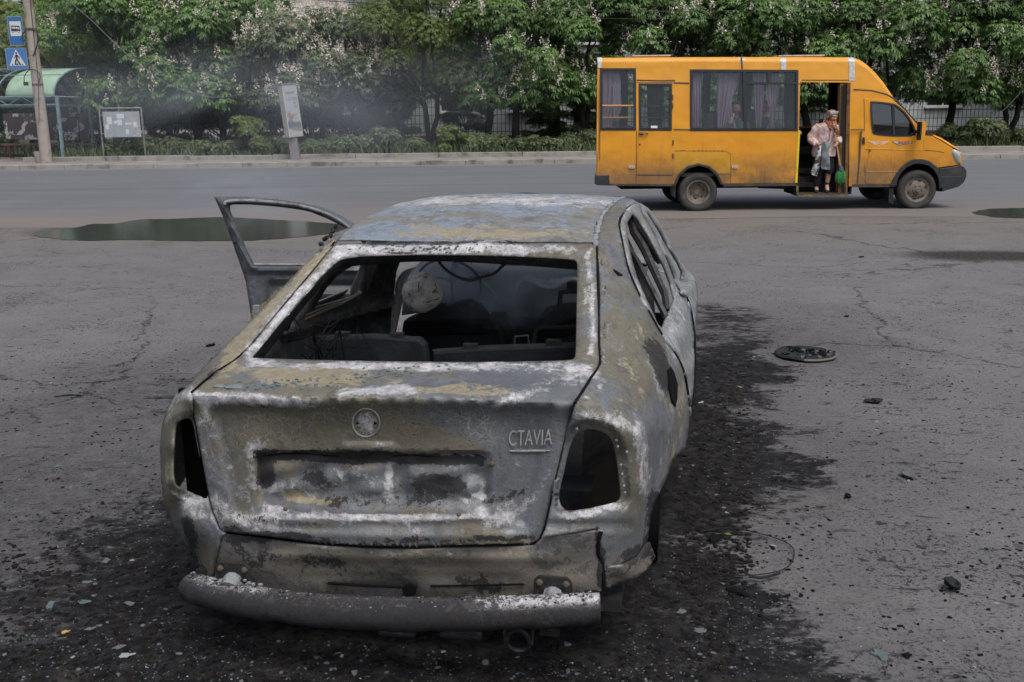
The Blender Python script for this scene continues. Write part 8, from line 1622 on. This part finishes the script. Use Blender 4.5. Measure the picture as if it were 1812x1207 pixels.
# round burnt cover lying flat
p = onZ(1425, 630); t = thing('wheel_cover', p, 'round half-melted black wheel cover lying on the asphalt right of the car', 'wheel cover'); b = MB(); n_ = 44; rows = []
for r_, z in ((.205, .004), (.21, .014), (.20, .024), (.175, .020), (.145, .014), (.09, .012), (.045, .015), (.001, .015)): rows.append([(p[0] + r_ * math.cos(2 * math.pi * j / n_) * (1 + .03 * noise.noise(Vector((j * .4, r_ * 9, 0)))), p[1] + r_ * math.sin(2 * math.pi * j / n_), z + .010 * (1 - min(1, r_ / .25) * .3) * noise.noise(Vector((math.cos(2 * math.pi * j / n_) * 2, math.sin(2 * math.pi * j / n_) * 2, r_ * 9))) + .004) for j in range(n_)])
b.grid(rows, 0, True); b.obj('disc', M_CHAR, t, 50); b = MB()
for k in range(46): a = rg.uniform(0, 2 * math.pi); q = rg.uniform(.04, .19); v, f = flake(p + np.array([q * math.cos(a), q * math.sin(a), .018]), rg.uniform(.006, .022), k + 900, .9, 7); b.add(v, f, int(rg.choice(2, p=[.85, .15])))
tag(b.obj('melted_crust', [M_BLACK, LEAFW[3]], t), kind='stuff'); b = MB(); b.tube([p + np.array([.205 * math.cos(a), .205 * math.sin(a), .018]) for a in np.linspace(-1.9, -.1, 16)], .009, 6); [b.box(p + np.array([.17 * math.cos(a), .17 * math.sin(a), .028]), (.022, .022, .022), 0, Matrix.Rotation(a, 3, 'Z')) for a in (-1.3, -.75, -.2, .3)]; b.obj('rim_edge', simple('scorched_rim', (.12, .10, .09), .6, 0, .3, 20, .2, .4), t, True)

# ================================================================== thin smoke drifting up from the wreck
def smoke(name, label, c, rad, dens, scale, seed, thr=.42):
    t = NT(name + '_air'); o = t.coord('Object'); ln = t.n('VectorMath', {0: o}, operation='LENGTH').outputs['Value']; fall = t.ramp(ln, .25, .98, inv=True); mp = t.n('Mapping', {'Vector': o, 'Location': (seed, seed * .3, 0)}); n = t.ramp(t.noise(mp.outputs[0], scale, 3, .6, .8), thr, thr + .30)
    v = t.n('VolumePrincipled', {'Color': (.80, .86, .96, 1), 'Density': t.math('MULTIPLY', t.math('MULTIPLY', fall, n), dens), 'Anisotropy': .2}); t.t.links.new(v.outputs[0], t.out.inputs['Volume'])
    b = MB(); b.ball((0, 0, 0), 1, 10); o_ = b.obj(name, t.mat, None); o_.location = c; o_.scale = rad; tag(o_, label, 'smoke', None, 'stuff'); return o_
smoke('smoke', 'thin bluish smoke drifting in front of the trees left of the car', (-2.6, 9.8, 2.1), (3.4, 1.6, 1.6), .30, 1.5, 3)
smoke('smoke', 'denser wisp of smoke rising beyond the wreck roof', (-1.75, 8.2, 1.75), (1.35, .9, 1.1), .42, 1.3, 8)
smoke('smoke', 'grey smoke lingering inside the burnt cabin', tuple(cl(-.05, 2.2, .86)), (.62, .8, .30), 2.6, 1.6, 5, .38)
smoke('smoke', 'faint low smoke over the road behind the open car door', (-1.9, 6.9, 1.15), (.9, .8, .45), .40, 1.7, 12)

# ================================================================== separate pieces of one kind become parts of their own
def split_pieces(o, gap=.004):
    me = o.data; n = len(me.vertices); lab = np.arange(n)
    def find(i):
        while lab[i] != i: lab[i] = lab[lab[i]]; i = lab[i]
        return i
    for e in me.edges:
        a, b_ = find(e.vertices[0]), find(e.vertices[1])
        if a != b_: lab[a] = b_
    root = np.array([find(i) for i in range(n)]); ids = np.unique(root)
    if len(ids) < 2 or len(ids) > 90: return
    co = np.empty(n * 3); me.vertices.foreach_get('co', co); co = co.reshape(-1, 3); bb = [(co[root == k].min(0) - gap, co[root == k].max(0) + gap) for k in ids]; grp = list(range(len(ids)))
    def gf(i):
        while grp[i] != i: i = grp[i]
        return i
    for i in range(len(ids)):
        for j in range(i):
            if (bb[i][0] <= bb[j][1]).all() and (bb[j][0] <= bb[i][1]).all(): grp[gf(i)] = gf(j)
    clusters = {}
    for i, k in enumerate(ids): clusters.setdefault(gf(i), []).append(k)
    if len(clusters) < 2: return
    kids = list(o.children); made = []
    for q, ks in enumerate(clusters.values()):
        keep = np.isin(root, ks); bm = bmesh.new(); bm.from_mesh(me); bm.verts.ensure_lookup_table(); bmesh.ops.delete(bm, geom=[bm.verts[i] for i in np.nonzero(~keep)[0]], context='VERTS'); m2 = bpy.data.meshes.new(o.name.split('.')[0]); bm.to_mesh(m2); bm.free()
        for mt in me.materials: m2.materials.append(mt)
        c = o.copy(); c.data = m2; c.name = o.name.split('.')[0]; COL.objects.link(c); c.parent = o.parent; made.append((c, co[keep].mean(0)))
    for kd in kids:
        kc = np.mean([v.co[:] for v in kd.data.vertices], 0); kd.parent = min(made, key=lambda t_: np.linalg.norm(t_[1] - kc))[0]
    nm = o.name.split('.')[0]; bpy.data.objects.remove(o); made[0][0].name = nm
SPLIT = {'marker_led', 'wheel_housing', 'under_bracket', 'panel_seam', 'hanging_cable', 'body_seam', 'handrail', 'seat_bracket', 'side_marker', 'roof_hatch', 'mud_flap', 'silver_tape', 'hinge', 'sill', 'vent_hole', 'wheel_nut', 'lamp_stud', 'rust_stud', 'bolt', 'crease', 'emblem_hole', 'roof_char', 'charred_seal_scrap', 'door_rubber', 'bench_latch', 'window_channel', 'window_guide', 'burst_hole', 'recess_slot', 'clamp', 'folding_door', 'shoe', 'trousers', 'door_step', 'door_latch', 'inner_lining', 'boot_blackout', 'cab_fittings', 'cross_rail', 'wheel_well', 'foam_crack', 'triangle', 'wheel_hub', 'seat_spring', 'floor', 'seat'}
for o in [o for o in COL.objects if o.type == 'MESH' and o.parent is not None and o.name.split('.')[0] in SPLIT and o.parent.get('category') != 'bench']:
    split_pieces(o)
